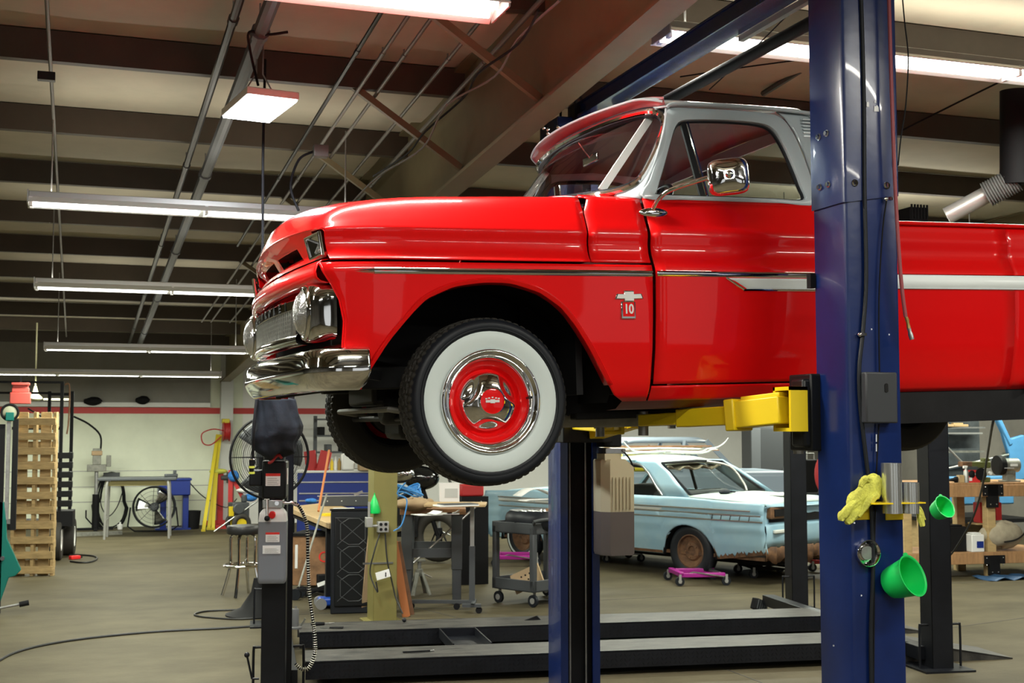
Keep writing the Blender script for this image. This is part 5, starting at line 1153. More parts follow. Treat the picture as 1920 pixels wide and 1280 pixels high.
# ================================================================ benches and clutter, centre left
hb = .85; cA = atZ(617, 981, hb); cB = atZ(538, 950, hb); cC = atZ(706, 968, hb); cD = cB+(cC-cA)
t = thing('work_bench', 'wooden topped bench left of the olive column, black legs', 'bench', (cA.x, cA.y, 0)); q4 = [(p-cA) for p in (cA, cC, cD, cB)]
obj('bench_top', B().prism([(p.x, p.y) for p in q4], .055, T(0, 0, hb-.055)), M_ply, t, bevel=.004)
mid_ = sum(q4, Vector())/4
for p in q4: c_ = p.lerp(mid_, .12); obj('leg', B().box(c_.x-.03, c_.x+.03, c_.y-.03, c_.y+.03, 0, hb-.055), M_flat, t)
obj('shelf', B().prism([(p.lerp(mid_, .1).x, p.lerp(mid_, .1).y) for p in q4], .03, T(0, 0, .74)), M_flat, t)
for k in range(5): c_ = q4[0].lerp(q4[3], .15+.17*k)+V((.12, .05, 0)); obj('shelf_clutter', B().box(c_.x-.07, c_.x+.07, c_.y-.05, c_.y+.05, .10 if k % 2 else .03, .20+.05*k), [M_grey, M_flat, M_cast][k % 3], t, bevel=.01)
t = thing('grey_rail_box', 'long dark grey box with a pale rail at the back of the left bench', 'box', atZ(645, 948, hb), radians(-8)); obj('box_body', B().box(-.30, .42, -.03, .05, 0, .11), M_grey, t, bevel=.006); obj('pale_rail', B().bar((-.32, -.02, .12), (.40, -.02, .125), .02, .012), M_gal, t); obj('tool_head', B().bar((.12, -.03, .13), (.22, -.03, .17), .03, .03), M_steel, t)
for k in range(4): obj('screw', B().sph((-.2+.17*k, -.032, .06), .007, 8, 5), M_wpl, t)
bt = lambda px, py, z=hb: atZ(px, py, z)
def benchbox(name, label, cat, px, py, sx, sy, sz, m, rz=0, z=hb, bevel=.003):
    t = thing(name, label, cat, atZ(px, py, z), rz); obj('body', B().box(-sx/2, sx/2, -sy/2, sy/2, 0, sz), m, t, bevel=bevel); return t
t = benchbox('paper_stack', 'white papers lying on the left bench near the green cone', 'papers', 643, 955, .24, .16, .012, M_paper, -.3); obj('top_sheet', B().box(-.10, .13, -.07, .08, .012, .015).move(RZ(.15)), M_paper, t)
t = benchbox('wood_board', 'pale cardboard sheet on the left bench beside the olive column', 'board', 672, 962, .26, .12, .015, M_card, -.1); obj('torn_corner', B().box(.08, .14, -.06, .0, .015, .02), M_card, t)
t = benchbox('tape_roll', 'yellow and black tool at the front of the left bench', 'tool', 615, 967, .12, .08, .03, mat('hub_yellow', (.8, .6, .02), .4), .3); obj('grip', B().box(.05, .10, -.035, .035, 0, .05), M_flat, t, bevel=.008)
def rag(label, px, py, r, m=M_bclth, z=hb, name='rag'):
    t = thing(name, label, 'rag', atZ(px, py, z)); rows = [[(r*sin(pi*i/10)*cos(a)*(1+.18*sin(4*a+i)), r*.7*sin(pi*i/10)*sin(a)*(1+.15*sin(3*a)), r*.38+r*.38*cos(pi*i/10)*(1+.25*sin(5*a+2*i))) for a in np.linspace(0, 2*pi, 25)[:-1]] for i in range(11)]
    obj('folds', B().grid(rows, closed=True), m, t, ang=70); return t
rag('crumpled blue rag at the left of the wooden bench', 583, 943, .075); rag('bright blue crumpled rag in the middle of the left bench', 633, 940, .06)
# tool chest behind
t = put('tool_chest', 'blue tool chest with silver drawer pulls behind the left bench', 'tool chest', 627, 1022, radians(-12)); W_, H_ = 1.14, 1.10
for x in (-.5, .5): obj('caster', B().cyl((x, .08, .06), (x, .12, .06), .06), M_flat, t); obj('caster', B().cyl((x, .38, .06), (x, .42, .06), .06), M_flat, t)
obj('cabinet', B().box(-W_/2, W_/2, 0, .5, .12, H_), M_toolblue, t, bevel=.01); obj('top_mat', B().box(-W_/2-.01, W_/2+.01, -.02, .52, H_, H_+.035), M_paper, t, bevel=.005); obj('side_trim', B().box(W_/2-.02, W_/2+.012, -.012, 0, .12, H_), M_gal, t)
zz = H_-.03
for k, hh2 in enumerate((.13, .17, .11, .075, .07, .14, .2)):
    d_ = obj('drawer', B().box(-W_/2+.02, W_/2-.03, -.015, 0, zz-hh2+.01, zz), M_toolblue, t); obj('drawer_pull', B().box(-W_/2+.03, W_/2-.04, -.03, -.015, zz-hh2+.01, zz-hh2+.028), M_steel, d_); zz -= hh2
def bottle(label, px, py, z, r, h, m, capm=None, D=None, name='bottle'):
    p = atD(px, py, D); p.z = z; t = thing(name, label, 'bottle', p); obj('body', B().lathe([(0, 0), (r, 0), (r, h*.65), (r*.4, h*.8), (r*.4, h*.92), (0, h*.92)], 16), m, t, ang=40); obj('cap', B().cyl((0, 0, h*.92), (0, 0, h), r*.45), capm or M_wpl, t); return t
TZ_ = H_+.036
for k, (x, r, h_, m, l) in enumerate(((622, .025, .19, M_yel, 'thin yellow bottle on the tool chest, leftmost'), (629, .028, .21, M_wpl, 'thin white bottle on the tool chest between the yellow ones'), (636, .026, .20, mat('oil_amber', (.4, .25, .05), .3), 'amber bottle on the tool chest next to the white jug'))): bottle(l, x, 886, TZ_, r, h_, m, None, 19.35)
t = thing('oil_jug', 'large white jug on the tool chest behind the far front tyre', 'jug', V((*atD(652, 886, 19.35)[:2], TZ_))); obj('body', B().box(-.10, .10, -.06, .06, 0, .26), M_wpl, t, bevel=.03, seg=3); obj('handle', B().torus((.03, 0, .27), .04, .012, RX(pi/2)), M_wpl, t); obj('cap', B().cyl((-.06, 0, .25), (-.06, 0, .30), .025), M_flat, t)
t = thing('parts_box', 'tan parts box on the right end of the tool chest', 'box', V((*atD(690, 886, 19.35)[:2], TZ_))); obj('body', B().box(-.15, .15, -.08, .08, 0, .12), M_card, t, bevel=.01); obj('lid', B().box(-.155, .155, -.085, .085, .12, .14), M_card, t)
for k, (x, tilt, l) in enumerate(((585, -8, 'red tray standing upright left of the orange stick'), (603, 14, 'second red tray leaning beside the orange stick'))):
    t = thing('red_tray', l, 'tray', V((*atD(x, 886, 19.35)[:2], TZ_)), .1); obj('panel', B().box(-.09, .09, -.02, .02, 0, .30).move(RY(radians(tilt))), M_rd, t, bevel=.01); obj('edge', B().box(-.1, .1, -.035, .035, 0, .03), M_rd, t)
t = put('steel_rack', 'dark steel shelving rack behind the tool chest', 'rack', 625, 985)
for x in (-.35, .9): obj('upright', B().box(x-.03, x+.03, -.03, .03, 0, 2.0), M_grey, t)
for z in (1.0, 1.32, 1.62, 1.92): obj('shelf', B().box(-.35, .9, -.2, .2, z, z+.03), M_grey, t)
for k in range(9): obj('stored_part', B().box(-.3+k*.13, -.2+k*.13, -.15, .1, 1.35 if k % 2 else 1.65, 1.35+.08+.1*(k % 3)/2 if k % 2 else 1.65+.15), [M_flat, M_grey, M_cast][k % 3], t, bevel=.01)
# orange stick and dark rod leaning on the bench
for (x0, y0, x1, y1, D0, D1, r, m, l) in ((597, 958, 617, 845, 13.5, 14.2, .013, M_orange, 'orange wooden stick leaning up beside the red trays'), (560, 1100, 612, 928, 11.6, 12.3, .010, M_cast, 'dark thin rod leaning against the left bench')):
    a = atD(x0, y0, D0); c = atD(x1, y1, D1); t = thing('leaning_stick', l, 'stick', a); obj('shaft', B().cyl(V((0, 0, 0)), c-a, r, n=8), m, t); obj('tip', B().sph(c-a, r*1.1, 8, 6), m, t)
# wood drum / crate and dolly under the bench
t = put('plywood_crate', 'worn reddish brown plywood crate under the left bench', 'crate', 592, 1116, radians(-25)); obj('crate_body', B().box(-.22, .22, -.15, .3, .12, .66), M_oldwood, t, bevel=.01); obj('rim', B().box(-.23, .23, -.16, .31, .64, .67), M_flat, t); obj('white_label', B().box(-.19, -.16, -.153, -.15, .3, .55), M_wpl, t, bevel=.002)
text('crate_mark', 'G', .16, mat('label_red', (.7, .03, .02), .5), t, T(.12, -.153, .42) @ RX(pi/2), .001)
t = put('hand_truck', 'low black dolly with a white tag under the crate', 'dolly', 575, 1125, radians(-25)); obj('frame', B().bar((-.1, 0, .10), (.45, 0, .14), .03, .03).bar((-.1, .2, .10), (.45, .2, .02), .03, .03).bar((.0, -.05, .05), (.3, .15, .20), .02, .02), M_flat, t); obj('wheel', B().cyl((-.12, -.03, .06), (-.12, .03, .06), .06), M_rub, t); obj('wheel', B().cyl((-.12, .17, .06), (-.12, .23, .06), .06), M_rub, t); obj('white_tag', B().bar((.12, -.03, .16), (.26, -.03, .21), .004, .04), M_wpl, t)
t = put('floor_jack', 'small blue trolley jack on the floor left of the black panel', 'jack', 606, 1140, radians(-5)); obj('body', B().box(-.05, .28, -.09, .09, .03, .11), mat('jack_blue', (.01, .07, .42), .4), t, bevel=.02); 
for s in (-1, 1): obj('wheel', B().cyl((-.03, s*.09, .055), (-.03, s*.11, .055), .055, n=20), M_gal, t)
# black moulded panel
t = put('moulded_panel', 'black moulded plastic panel with X ribs standing against the olive column', 'panel', 657, 1150, radians(-6)); Wp, Hp = .385, .985
tilt = RX(radians(-3)); obj('sheet', B().box(-Wp/2, Wp/2, 0, .02, 0, Hp).move(tilt), M_grey if 0 else M_rub, t, bevel=.01)
obj('raised_field', B().box(-Wp/2+.035, Wp/2-.005, -.018, 0, .07, Hp-.06).move(tilt), M_black, t, bevel=.012, seg=3)
rb = B()
for k in range(3):
    z0 = .12+k*.27; z1 = z0+.25
    rb.bar((-.13, -.02, z0), (.16, -.02, z1), .006, .010, (0, 1, 0)).bar((-.13, -.02, z1), (.16, -.02, z0), .006, .010, (0, 1, 0))
    rb.tube([(-.10, -.02, z0+.05), (-.10, -.02, z1-.05), (-.02, -.02, z1), (.08, -.02, z1), (.14, -.02, z1-.05), (.14, -.02, z0+.05), (.08, -.02, z0), (-.02, -.02, z0)], .0045, 6, closed=True)
tag(obj('ribs', rb.move(tilt), M_grey, t), kind='stuff')
obj('bench_shelf_edge', B().box(-Wp/2, Wp/2, -.01, .12, Hp+.0, Hp+.02).move(tilt), M_flat, t)
# things on the olive column
p = atY(702, 962, 11.46); t = thing('green_cone', 'small bright green plastic cone on the left edge of the olive column', 'cone', p); obj('shell', B().lathe([(0, 0), (.052, .0), (.058, .02), (.035, .10), (.006, .17), (0, .172)], 24), M_green, t, ang=40); obj('tip', B().cyl((0, 0, .165), (0, 0, .185), .006), M_green, t)
t = thing('outlet_cluster', 'grey conduit outlet boxes strapped round the olive column', 'outlet', atY(715, 985, 11.44)); obj('outlet_box', B().box(-.04, .06, -.05, .02, -.06, .04), M_gal, t, bevel=.005); obj('outlet_box', B().box(-.15, -.09, -.05, .02, -.01, .08), M_gal, t, bevel=.005)
for x, z in ((-.015, .015), (.03, .015), (-.015, -.03), (.03, -.03)): obj('socket', B().cyl((x, -.05, z), (x, -.056, z), .014, n=12), M_flat, t)
obj('conduit_stub', B().cyl((-.12, -.02, .08), (-.12, -.02, .22), .012).cyl((-.09, -.02, .0), (-.04, -.02, .0), .012), M_gal, t)
M_bcable = mat('blue_cable', (.05, .25, .6), .5)
tag(obj('extension_cord', B().tube([atY(738, 995, 11.4), atY(752, 985, 11.38), atY(760, 960, 11.38), atY(762, 935, 11.38), atY(745, 925, 11.38), atY(760, 905, 11.3)], .007, 6, smooth=5), M_bcable), 'light blue cable plugged into the olive column outlets', 'cable')
tag(obj('extension_cord', B().tube([atY(712, 1000, 11.40), atY(700, 1040, 11.38), atY(694, 1075, 11.38), atY(708, 1110, 11.3), atY(705, 1090, 11.3)], .007, 6, smooth=5), M_cord), 'black cord hanging left from the olive column outlets', 'cord')
tag(obj('extension_cord', B().tube([atY(722, 1000, 11.42), atY(726, 1050, 11.40), atY(735, 1090, 11.40), atY(742, 1120, 11.38), atY(755, 1150, 11.3)], .007, 6, smooth=5), M_cord), 'black cord hanging down the front of the olive column', 'cord')
t = thing('cord_tag', 'white tag with a dark mark on the olive column cord', 'tag', atY(718, 1077, 11.36), 0); obj('card', B().box(-.065, .065, -.002, .002, -.035, .035).move(RY(radians(-14))), M_wpl, t); obj('mark', B().box(.02, .03, -.004, -.002, -.02, .02), M_flat, t)
tag(obj('tie_band', B().box(2.49, 2.77, 11.47, 11.482, .545, .56), M_steel), 'thin bright band round the lower olive column', 'band')
for k, (x0, x1, w_, m, l) in enumerate(((762, 738, .075, M_orange, 'wider orange plank leaning on the right of the olive column'), (772, 746, .05, M_brown, 'narrow orange brown plank behind the wider one'), (686, 700, .10, M_card, 'pale tan board leaning on the left of the olive column'))):
    a = atZ(x0, 1156 - 4*k, 0); c = atY(x1, 1015 if k < 2 else 1000, 11.9 if k < 2 else 11.95); t = thing('leaning_plank', l, 'plank', a, 0, 'planks at the olive column'); obj('board', B().bar(V((0, 0, 0)), c-a, w_, .022, (0, 1, 0)), m, t, bevel=.003); obj('end_block', B().box(-.02, .02, -.012, .012, 0, .01), m, t)
# second bench (butcher block)
t = put('adjustable_bench', 'butcher block bench on black adjustable legs under the front tyre', 'bench', 812, 1132, radians(-16)); hb2 = .965
obj('bench_top', B().box(-.34, .33, -.05, .9, hb2-.06, hb2), M_butcher, t, bevel=.004)
for x in (-.27, .24):
    for y in (.0, .8): obj('leg', B().box(x-.045, x+.045, y-.035, y+.035, .0, hb2-.06).box(x-.055, x+.055, y-.045, y+.045, .35, hb2-.06), M_grey, t, bevel=.004)
obj('crossbar', B().box(-.25, .24, -.02, .02, .47, .56), M_grey, t); obj('crossbar', B().box(-.25, .24, .78, .82, .47, .56), M_grey, t); obj('brace', B().cyl((-.2, -.04, .42), (.5, .3, 1.02), .012), M_steel, t)
bb2 = lambda px, py: atZ(px, py, hb2)
for k, (x, y, rz, l) in enumerate(((800, 965, .2, 'white paper sheet on the butcher block bench, left one'), (838, 963, -.3, 'folded white papers on the right of the butcher block bench'))):
    t = thing('paper_sheet', l, 'paper', bb2(x, y), rz); obj('sheet', B().box(-.12, .12, -.10, .10, .001, .006), M_paper, t); obj('curled_corner', B().grid([[(x_, y_, .006+.03*max(0, x_-.06)/.06) for x_ in np.linspace(.0, .12, 6)] for y_ in (-.1, .1)]), M_paper, t)
t = thing('paper_bag', 'crumpled brown paper bag at the left of the butcher block bench', 'bag', bb2(775, 955)); obj('bag_body', B().grid([[(.20*sin(pi*i/9)*cos(a)*(1+.1*sin(5*a)), .11*sin(pi*i/9)*sin(a), .055+.055*cos(pi*i/9)*(1+.3*sin(4*a+i))) for a in np.linspace(0, 2*pi, 21)[:-1]] for i in range(10)], closed=True), M_card, t, ang=60); obj('open_end', B().sph((.17, 0, .06), .05, 10, 8), M_card, t)
t = thing('blue_cable_heap', 'heap of coiled blue cable behind the brown paper bag', 'cable', bb2(768, 946)+V((0, .1, .06)))
for k in range(9): a = k*.7; obj('loop', B().tube([((.13+.01*(k % 3))*cos(q+a), .10*sin(q), .05+.012*k*.8+.03*sin(2*q+a)) for q in np.linspace(0, 2*pi, 18)[:-1]], .009, 6, closed=True), M_bcable, t)
# engine / chrome and black machine behind
t = put('motorcycle', 'black and chrome motorcycle behind the butcher block bench', 'motorcycle', 800, 1055, radians(-30))
obj('front_fender', B().grid([[(.34*cos(a), y, .95+.34*sin(a)) for a in np.linspace(-.3, 2.2, 14)] for y in (-.07, -.05, .05, .07)]), mat('gloss_black', (.01, .01, .01), .1, coat=1), t, solid=.006); obj('chrome_cover', B().sph((-.35, -.1, 1.18), 1, 18, 12, (.22, .12, .13)), M_chrome, t, ang=60); obj('tank', B().sph((-.08, 0, 1.12), 1, 18, 12, (.25, .15, .16)), mat('gloss_black', (.01, .01, .01), .1, coat=1), t, ang=60)
obj('wheel', B().torus((.15, 0, .36), .27, .075, RX(pi/2), n=32), M_rub2, t, ang=60); obj('wheel', B().torus((-1.1, 0, .36), .27, .075, RX(pi/2), n=32), M_rub2, t, ang=60); obj('frame', B().cyl((.15, 0, .36), (-.1, 0, 1.1), .03).cyl((-.1, 0, 1.0), (-1.1, 0, .36), .04).box(-.6, -.1, -.15, .15, .35, .85), M_flat, t); obj('exhaust', B().tube([(-.2, -.18, .5), (-.7, -.2, .35), (-1.2, -.2, .38)], .04, 10), M_chrome, t)
t = thing('white_carton', 'white square carton printed grey standing under the front tyre', 'box', V((*atD(842, 950, 13.9)[:2], hb2)), radians(-12)); obj('carton', B().box(-.11, .11, -.05, .05, 0, .22), M_wpl, t); obj('print', B().box(-.05, .09, -.053, -.05, .06, .16), mat('print_grey', (.5, .52, .5), .6), t)
t = thing('red_case', 'red case right of the white carton', 'case', V((*atD(880, 945, 14.6)[:2], 1.0)), 0); obj('body', B().box(-.12, .16, -.06, .06, 0, .14), M_rd, t, bevel=.02); obj('black_base', B().box(-.12, .2, -.1, .1, -1.0, 0), M_flat, t)
# over-bed table with tall leg
t = put('rolling_table', 'small rolling table with a single adjustable post right of the bench', 'table', 885, 1142, radians(-20))
obj('post', B().box(-.028, .028, -.02, .02, .08, .62), M_grey, t); obj('inner_post', B().box(-.02, .02, -.014, .014, .6, 1.02), M_gal, t); obj('tray_top', B().box(-.46, .14, -.25, .2, 1.02, 1.045), M_ply, t, bevel=.004)
obj('foot_bar', B().box(-.62, .03, -.03, .03, .06, .09).box(-.08, .10, -.30, -.24, .06, .09).box(-.0, .04, -.3, .1, .06, .09), M_grey, t)
for x, y in ((-.15, -.02), (.08, -.27), (-.60, .0)): obj('caster', B().cyl((x, y-.015, .032), (x, y+.015, .032), .032, n=14), M_flat, t)
t = thing('magazine_stack', 'flat magazines on the rolling table', 'magazines', atZ(855, 948, 1.045), .1); obj('magazine', B().box(-.2, .2, -.1, .1, 0, .012), M_paper, t); obj('magazine', B().box(-.15, .2, -.08, .11, .012, .02), M_grey, t)
# jack stands
def jackstand(label, px, py, s, m, rz=0):
    t = put('jack_stand', label, 'jack stand', px, py, rz)
    for a in range(4):
        aa = pi/4+a*pi/2; obj('leg', B().bar((.04*s*cos(aa), .04*s*sin(aa), .26*s), (.15*s*cos(aa), .15*s*sin(aa), 0), .05*s, .012, (cos(aa), sin(aa), 0)), m, t)
    obj('collar', B().cyl((0, 0, .22*s), (0, 0, .30*s), .045*s, n=14), m, t); obj('post', B().cyl((0, 0, .25*s), (0, 0, .40*s), .022*s), M_dull, t); obj('saddle', B().box(-.07*s, .07*s, -.03*s, .03*s, .39*s, .415*s), m, t, bevel=.004); obj('lever', B().cyl((0, 0, .27*s), (.14*s, -.05*s, .2*s), .008*s), M_steel, t)
jackstand('grey jack stand on the floor under the butcher block bench', 786, 1114, .9, M_cast)
jackstand('dark jack stand farther back between the bench legs', 823, 1032, 1.1, M_flat, .3)
jackstand('dark blue jack stand farther back right of the bench', 862, 1028, 1.1, mat('navy_stand', (.01, .02, .07), .5), .2)
# ---- utility cart
K = atZ(1000, 1139); Lf = atZ(910, 1127); ux = (Lf-K).normalized(); ca = math.atan2(ux.y, ux.x)
t = thing('utility_cart', 'dark grey plastic utility cart with two shelves, a tyre on top', 'cart', K, ca); t['label'] = 'dark grey plastic two shelf utility cart beside the far blue post'
Lc_ = .52; Wc = -.78
def shelf(z, n='shelf'):
    b = B().box(-.03, Lc_+.03, Wc-.03, .03, z, z+.02).box(-.03, Lc_+.03, .015, .03, z, z+.115).box(-.03, Lc_+.03, Wc-.03, Wc-.015, z, z+.115).box(-.03, -.015, Wc, .03, z, z+.115).box(Lc_+.015, Lc_+.03, Wc, .03, z, z+.115); obj(n, b, M_grey, t, bevel=.006)
shelf(.72, 'top_shelf'); shelf(.15, 'bottom_shelf')
for x, y in ((0, 0), (Lc_, 0), (0, Wc), (Lc_, Wc)): obj('leg', B().box(x-.03, x+.03, y-.03, y+.03, .15, .80), M_grey, t, bevel=.012)
obj('push_handle', B().tube([(-.03, .02, .83), (-.09, .0, .87), (-.09, Wc, .87), (-.03, Wc, .83)], .016, 8, smooth=3), M_grey, t)
for x, y in ((.02, -.02), (Lc_-.02, -.02), (.02, Wc+.02), (Lc_-.02, Wc+.02)):
    c_ = obj('caster', B().cyl((x, y-.014, .062), (x, y+.014, .062), .06, n=20), M_rub, t); obj('caster_fork', B().box(x-.018, x+.018, y-.022, y-.016, .05, .15).cyl((x, y-.018, .062), (x, y+.018, .062), .03), M_gal, c_)
cw = lambda x, y, z: t.matrix_world @ V((x, y, z))
bpy.context.view_layer.update(); MC = t.matrix_world.copy(); rt = ca
t = thing('tyre', 'blackwall tyre lying flat on the utility cart', 'tyre', MC @ V((.22, -.30, .745)), 0)
obj('casing', B().lathe([(.19, .02), (.28, .0), (.315, .03), (.33, .07), (.33, .13), (.315, .17), (.28, .20), (.19, .18), (.185, .1)], 40, None, True), M_rub, t, ang=50); obj('wheel_centre', B().lathe([(0, .06), (.12, .07), (.17, .15), (.19, .17)], 30), M_dull, t, ang=40)
gr = B()
for k in range(26): a = k*2.4; r = .03+.0065*k; gr.sph((r*cos(a), r*sin(a), .185), 1, 8, 5, (.028, .018, .012))
tag(obj('wheel_weights', gr, M_steel, t), kind='stuff')
t = thing('paper_roll', 'large white paper curling over the tyre on the cart', 'paper', atD(1003, 943, 12.2), .1); obj('curled_sheet', B().grid([[(x_, y_, .09+.05*sin((x_+.2)*9)-.25*max(0, -x_-.08)**1.1) for x_ in np.linspace(-.19, .22, 14)] for y_ in (-.1, .1)]), M_paper, t, solid=.003); obj('second_sheet', B().grid([[(x_, y_, .04-.3*max(0, -x_-.12)) for x_ in np.linspace(-.16, .2, 10)] for y_ in (-.14, .05)]), M_paper, t, solid=.003)
t = thing('brown_carton', 'brown carton on the cart beside the far blue post', 'box', MC @ V((-.02, -.5, .745)), rt); obj('carton', B().box(-.12, .12, -.2, .2, 0, .22), M_oldwood, t); obj('flap', B().box(-.12, .12, -.21, -.2, .1, .22), M_oldwood, t)
t = thing('pegboard_piece', 'piece of tan board with round holes on the lower cart shelf', 'board', MC @ V((.12, -.16, .19)), rt+radians(8)); Bd = RX(radians(55)) ; Bx = B().box(-.12, .25, -.008, .008, 0, .20).move(RY(radians(24))); obj('board', Bx, mat('tan_board', (.6, .43, .25), .7), t)
for k in range(13): obj('hole', B().cyl((-.03+.055*(k % 5)+.02*(k//5), .0075, .04+.05*(k//5)), (-.03+.055*(k % 5)+.02*(k//5), .0105, .04+.05*(k//5)), .010, n=10).cyl((-.03+.055*(k % 5)+.02*(k//5), -.0075, .04+.05*(k//5)), (-.03+.055*(k % 5)+.02*(k//5), -.0105, .04+.05*(k//5)), .010, n=10).move(RY(radians(24))), M_void, t)
t = thing('trim_strips', 'thin metal strips lying along the lower cart shelf', 'strips', MC @ V((.25, -.1, .185)), rt); 
for k in range(4): obj('strip', B().bar((-.2, -.02*k, .01+.01*k), (.2, -.05+.03*k, .06-.01*k), .02, .006), [M_steel, M_dull, M_card, M_flat][k], t)
# ================================================================ light blue derelict car (local: x forward from the rear axle, y to its left, z up)
RW = atZ(1300, 1084); FWp = atZ(985, 1049)
dv = FWp-RW; ya = math.atan2(dv.y, dv.x); WB = dv.length
M_car = mat('faded_blue_paint', (.24, .41, .53), .5, col2=(.33, .49, .56), scale=2.5, coat=.15); M_cartop = mat('faded_roof_paint', (.42, .50, .47), .55, var=.12, scale=3)
M_rust = mat('rust', (.05, .025, .014), .8, col2=(.20, .10, .045), scale=9, bump=.4); M_carchr = mat('dull_chrome', (.6, .6, .58), .3, .9); M_cwhite = mat('car_white_trim', (.6, .62, .58), .5)
car = thing('derelict_sedan', 'faded light blue rusty two door sedan on wheel dollies', 'car', RW, ya)
# y: near side (its left, towards camera) is +y ; centre of rear track
HWd = .90; YC = -.78       # body centre line in local y
def cs(x): return HWd*(1-.06*max(0, (x-2.6)/1.0)**2-.03*max(0, (-x-.6)/.6)**2)
def sidept(x, z, s):
    prof = float(np.interp(z, [.25, .45, .60, .63, .70, .78, .80, .84, .95, .98], [.86, .93, .955, .975, .965, .985, .965, .99, .955, .90]))
    return (x, YC+s*cs(x)*prof/.95, z)
zlow = lambda x: max(.27+.10*max(0, (-x-.4)/.7), *( [ -.04+.30+math.sqrt(max(0, .40**2-(x-c)**2))*.95 if abs(x-c) < .40 else 0 for c in (0, WB)]))
ztop = lambda x: .96-.05*max(0, (x-2.4)/1.3)-.03*max(0, (-x)/1.2)
xs = sorted(set(list(np.linspace(-1.12, 3.62, 70))+[-.40, -.399, .40, .399, WB-.40, WB+.40]))
for s in (1, -1):
    rows = [[sidept(x, lerp(zlow(x), ztop(x), (q/18)), s) for x in xs] for q in range(19)]
    obj('body_side', B().grid(rows), M_car, car, weld=True, solid=.012, ang=50)
obj('front_fender_corner', B().grid([[(3.62, YC+s*.85, z) for s in (-1, 1)] for z in (.3, .9)]), M_car, car)
hoodrow = lambda x, zc, k=.9: [(x, YC+HWd*k*q/6*cs(x)/HWd*1.03, zc-.03*(abs(q)/6)**3) for q in range(-6, 7)]
obj('trunk_lid', B().grid([hoodrow(x, z) for x, z in ((-1.12, .93), (-1.05, .95), (-.6, .975), (-.1, .99), (.1, .995))]), M_cartop, car, weld=True, solid=.01)
obj('hood', B().grid([hoodrow(x, z) for x, z in ((2.3, .99), (2.8, .98), (3.4, .93), (3.62, .88))]), M_car, car, weld=True, solid=.01)
# greenhouse
rfz = lambda y: 1.42-.05*(abs(y)/.62)**2.5
obj('roof', B().grid([[(x+.05*(abs(q)/8)**2, YC+.64*q/8, z-.055*(abs(q)/8)**3) for q in range(-8, 9)] for x, z in ((.62, 1.345), (.70, 1.39), (.9, 1.42), (1.3, 1.43), (1.65, 1.40), (1.78, 1.36))]), M_cartop, car, weld=True, solid=.02, ang=50)
for s in (1, -1):
    Y = lambda z: YC+s*lerp(.85, .645, (z-.96)/.40)
    obj('rear_pillar', B().grid([[(a, Y(z), z) for a in np.linspace(x0, x1, 6)] for x0, x1, z in ((-.02, .40, .955), (.20, .58, 1.10), (.42, .78, 1.25), (.60, .98, 1.34), (.64, 1.05, 1.37))]), M_car, car, weld=True, solid=.03)
    obj('window_trim', B().tube([(.40, Y(.96)+s*.01, .965), (.56, Y(1.08)+s*.01, 1.08), (.78, Y(1.25)+s*.01, 1.25), (1.0, Y(1.33)+s*.01, 1.335), (1.6, Y(1.33)+s*.01, 1.34), (1.78, Y(1.3)+s*.01, 1.29), (2.2, Y(.98)+s*.01, .97)], .014, 6, smooth=4), M_carchr, car)
    obj('drip_rail', B().bar((1.0, Y(1.35), 1.355), (1.7, Y(1.35), 1.36), .05, .05), M_car, car)
    obj('front_pillar', B().bar((1.75, Y(1.33), 1.33), (2.28, Y(.96), .96), .05, .04), M_car, car)
    obj('center_post', B().bar((1.25, Y(.96), .96), (1.22, Y(1.33), 1.33), .03, .03), M_black, car)
    obj('quarter_glass', B().add([(.42, Y(.97), .97), (1.24, Y(.97), .97), (1.22, Y(1.33), 1.33), (.98, Y(1.32), 1.32), (.77, Y(1.24), 1.24)], [(0, 1, 2, 3, 4)]), M_glass, car)
obj('rear_glass', B().grid([[(lerp(.06, .62, t_)-.06*(1-(q/6)**2), YC+lerp(.72, .58, t_)*q/6, lerp(.99, 1.35, t_)) for q in range(-6, 7)] for t_ in (0, .5, 1)]), M_glass, car, ang=60)
obj('rear_glass_seal', B().tube([(.06, YC-.74, .985), (.0, YC, .99), (.06, YC+.74, .985), (.62, YC+.60, 1.35), (.56, YC, 1.37), (.62, YC-.60, 1.35)], .018, 6, closed=True), M_rub, car)
obj('package_shelf', B().box(.05, .5, YC-.7, YC+.7, .93, .95), M_brown, car); obj('torn_headliner', B().grid([[(x, YC+.55*q/6, z+.03*sin(q*1.7+x*9)) for q in range(-6, 7)] for x, z in ((.60, 1.28), (.9, 1.30), (1.5, 1.33))]), mat('headliner_tan', (.25, .21, .15), .9), car, solid=.01)
obj('rear_seat', B().box(.5, .75, YC-.65, YC+.65, .5, 1.0).box(1.4, 1.6, YC-.65, YC+.65, .5, 1.05), M_grey, car, bevel=.05); obj('floor_pan', B().box(-1.05, 3.5, YC-.8, YC+.8, .28, .32), M_rust, car)
obj('yellow_pad', B().sph((.9, YC+.1, 1.12), .06, 12, 8), mat('hub_yellow', (.8, .6, .02), .4), car)
obj('weatherstrip', B().tube([(.55, YC-.2, 1.36), (.28, YC-.32, 1.30), (.10, YC-.36, 1.1), (.05, YC-.36, 1.0)], .014, 6, smooth=4), M_gal, car)
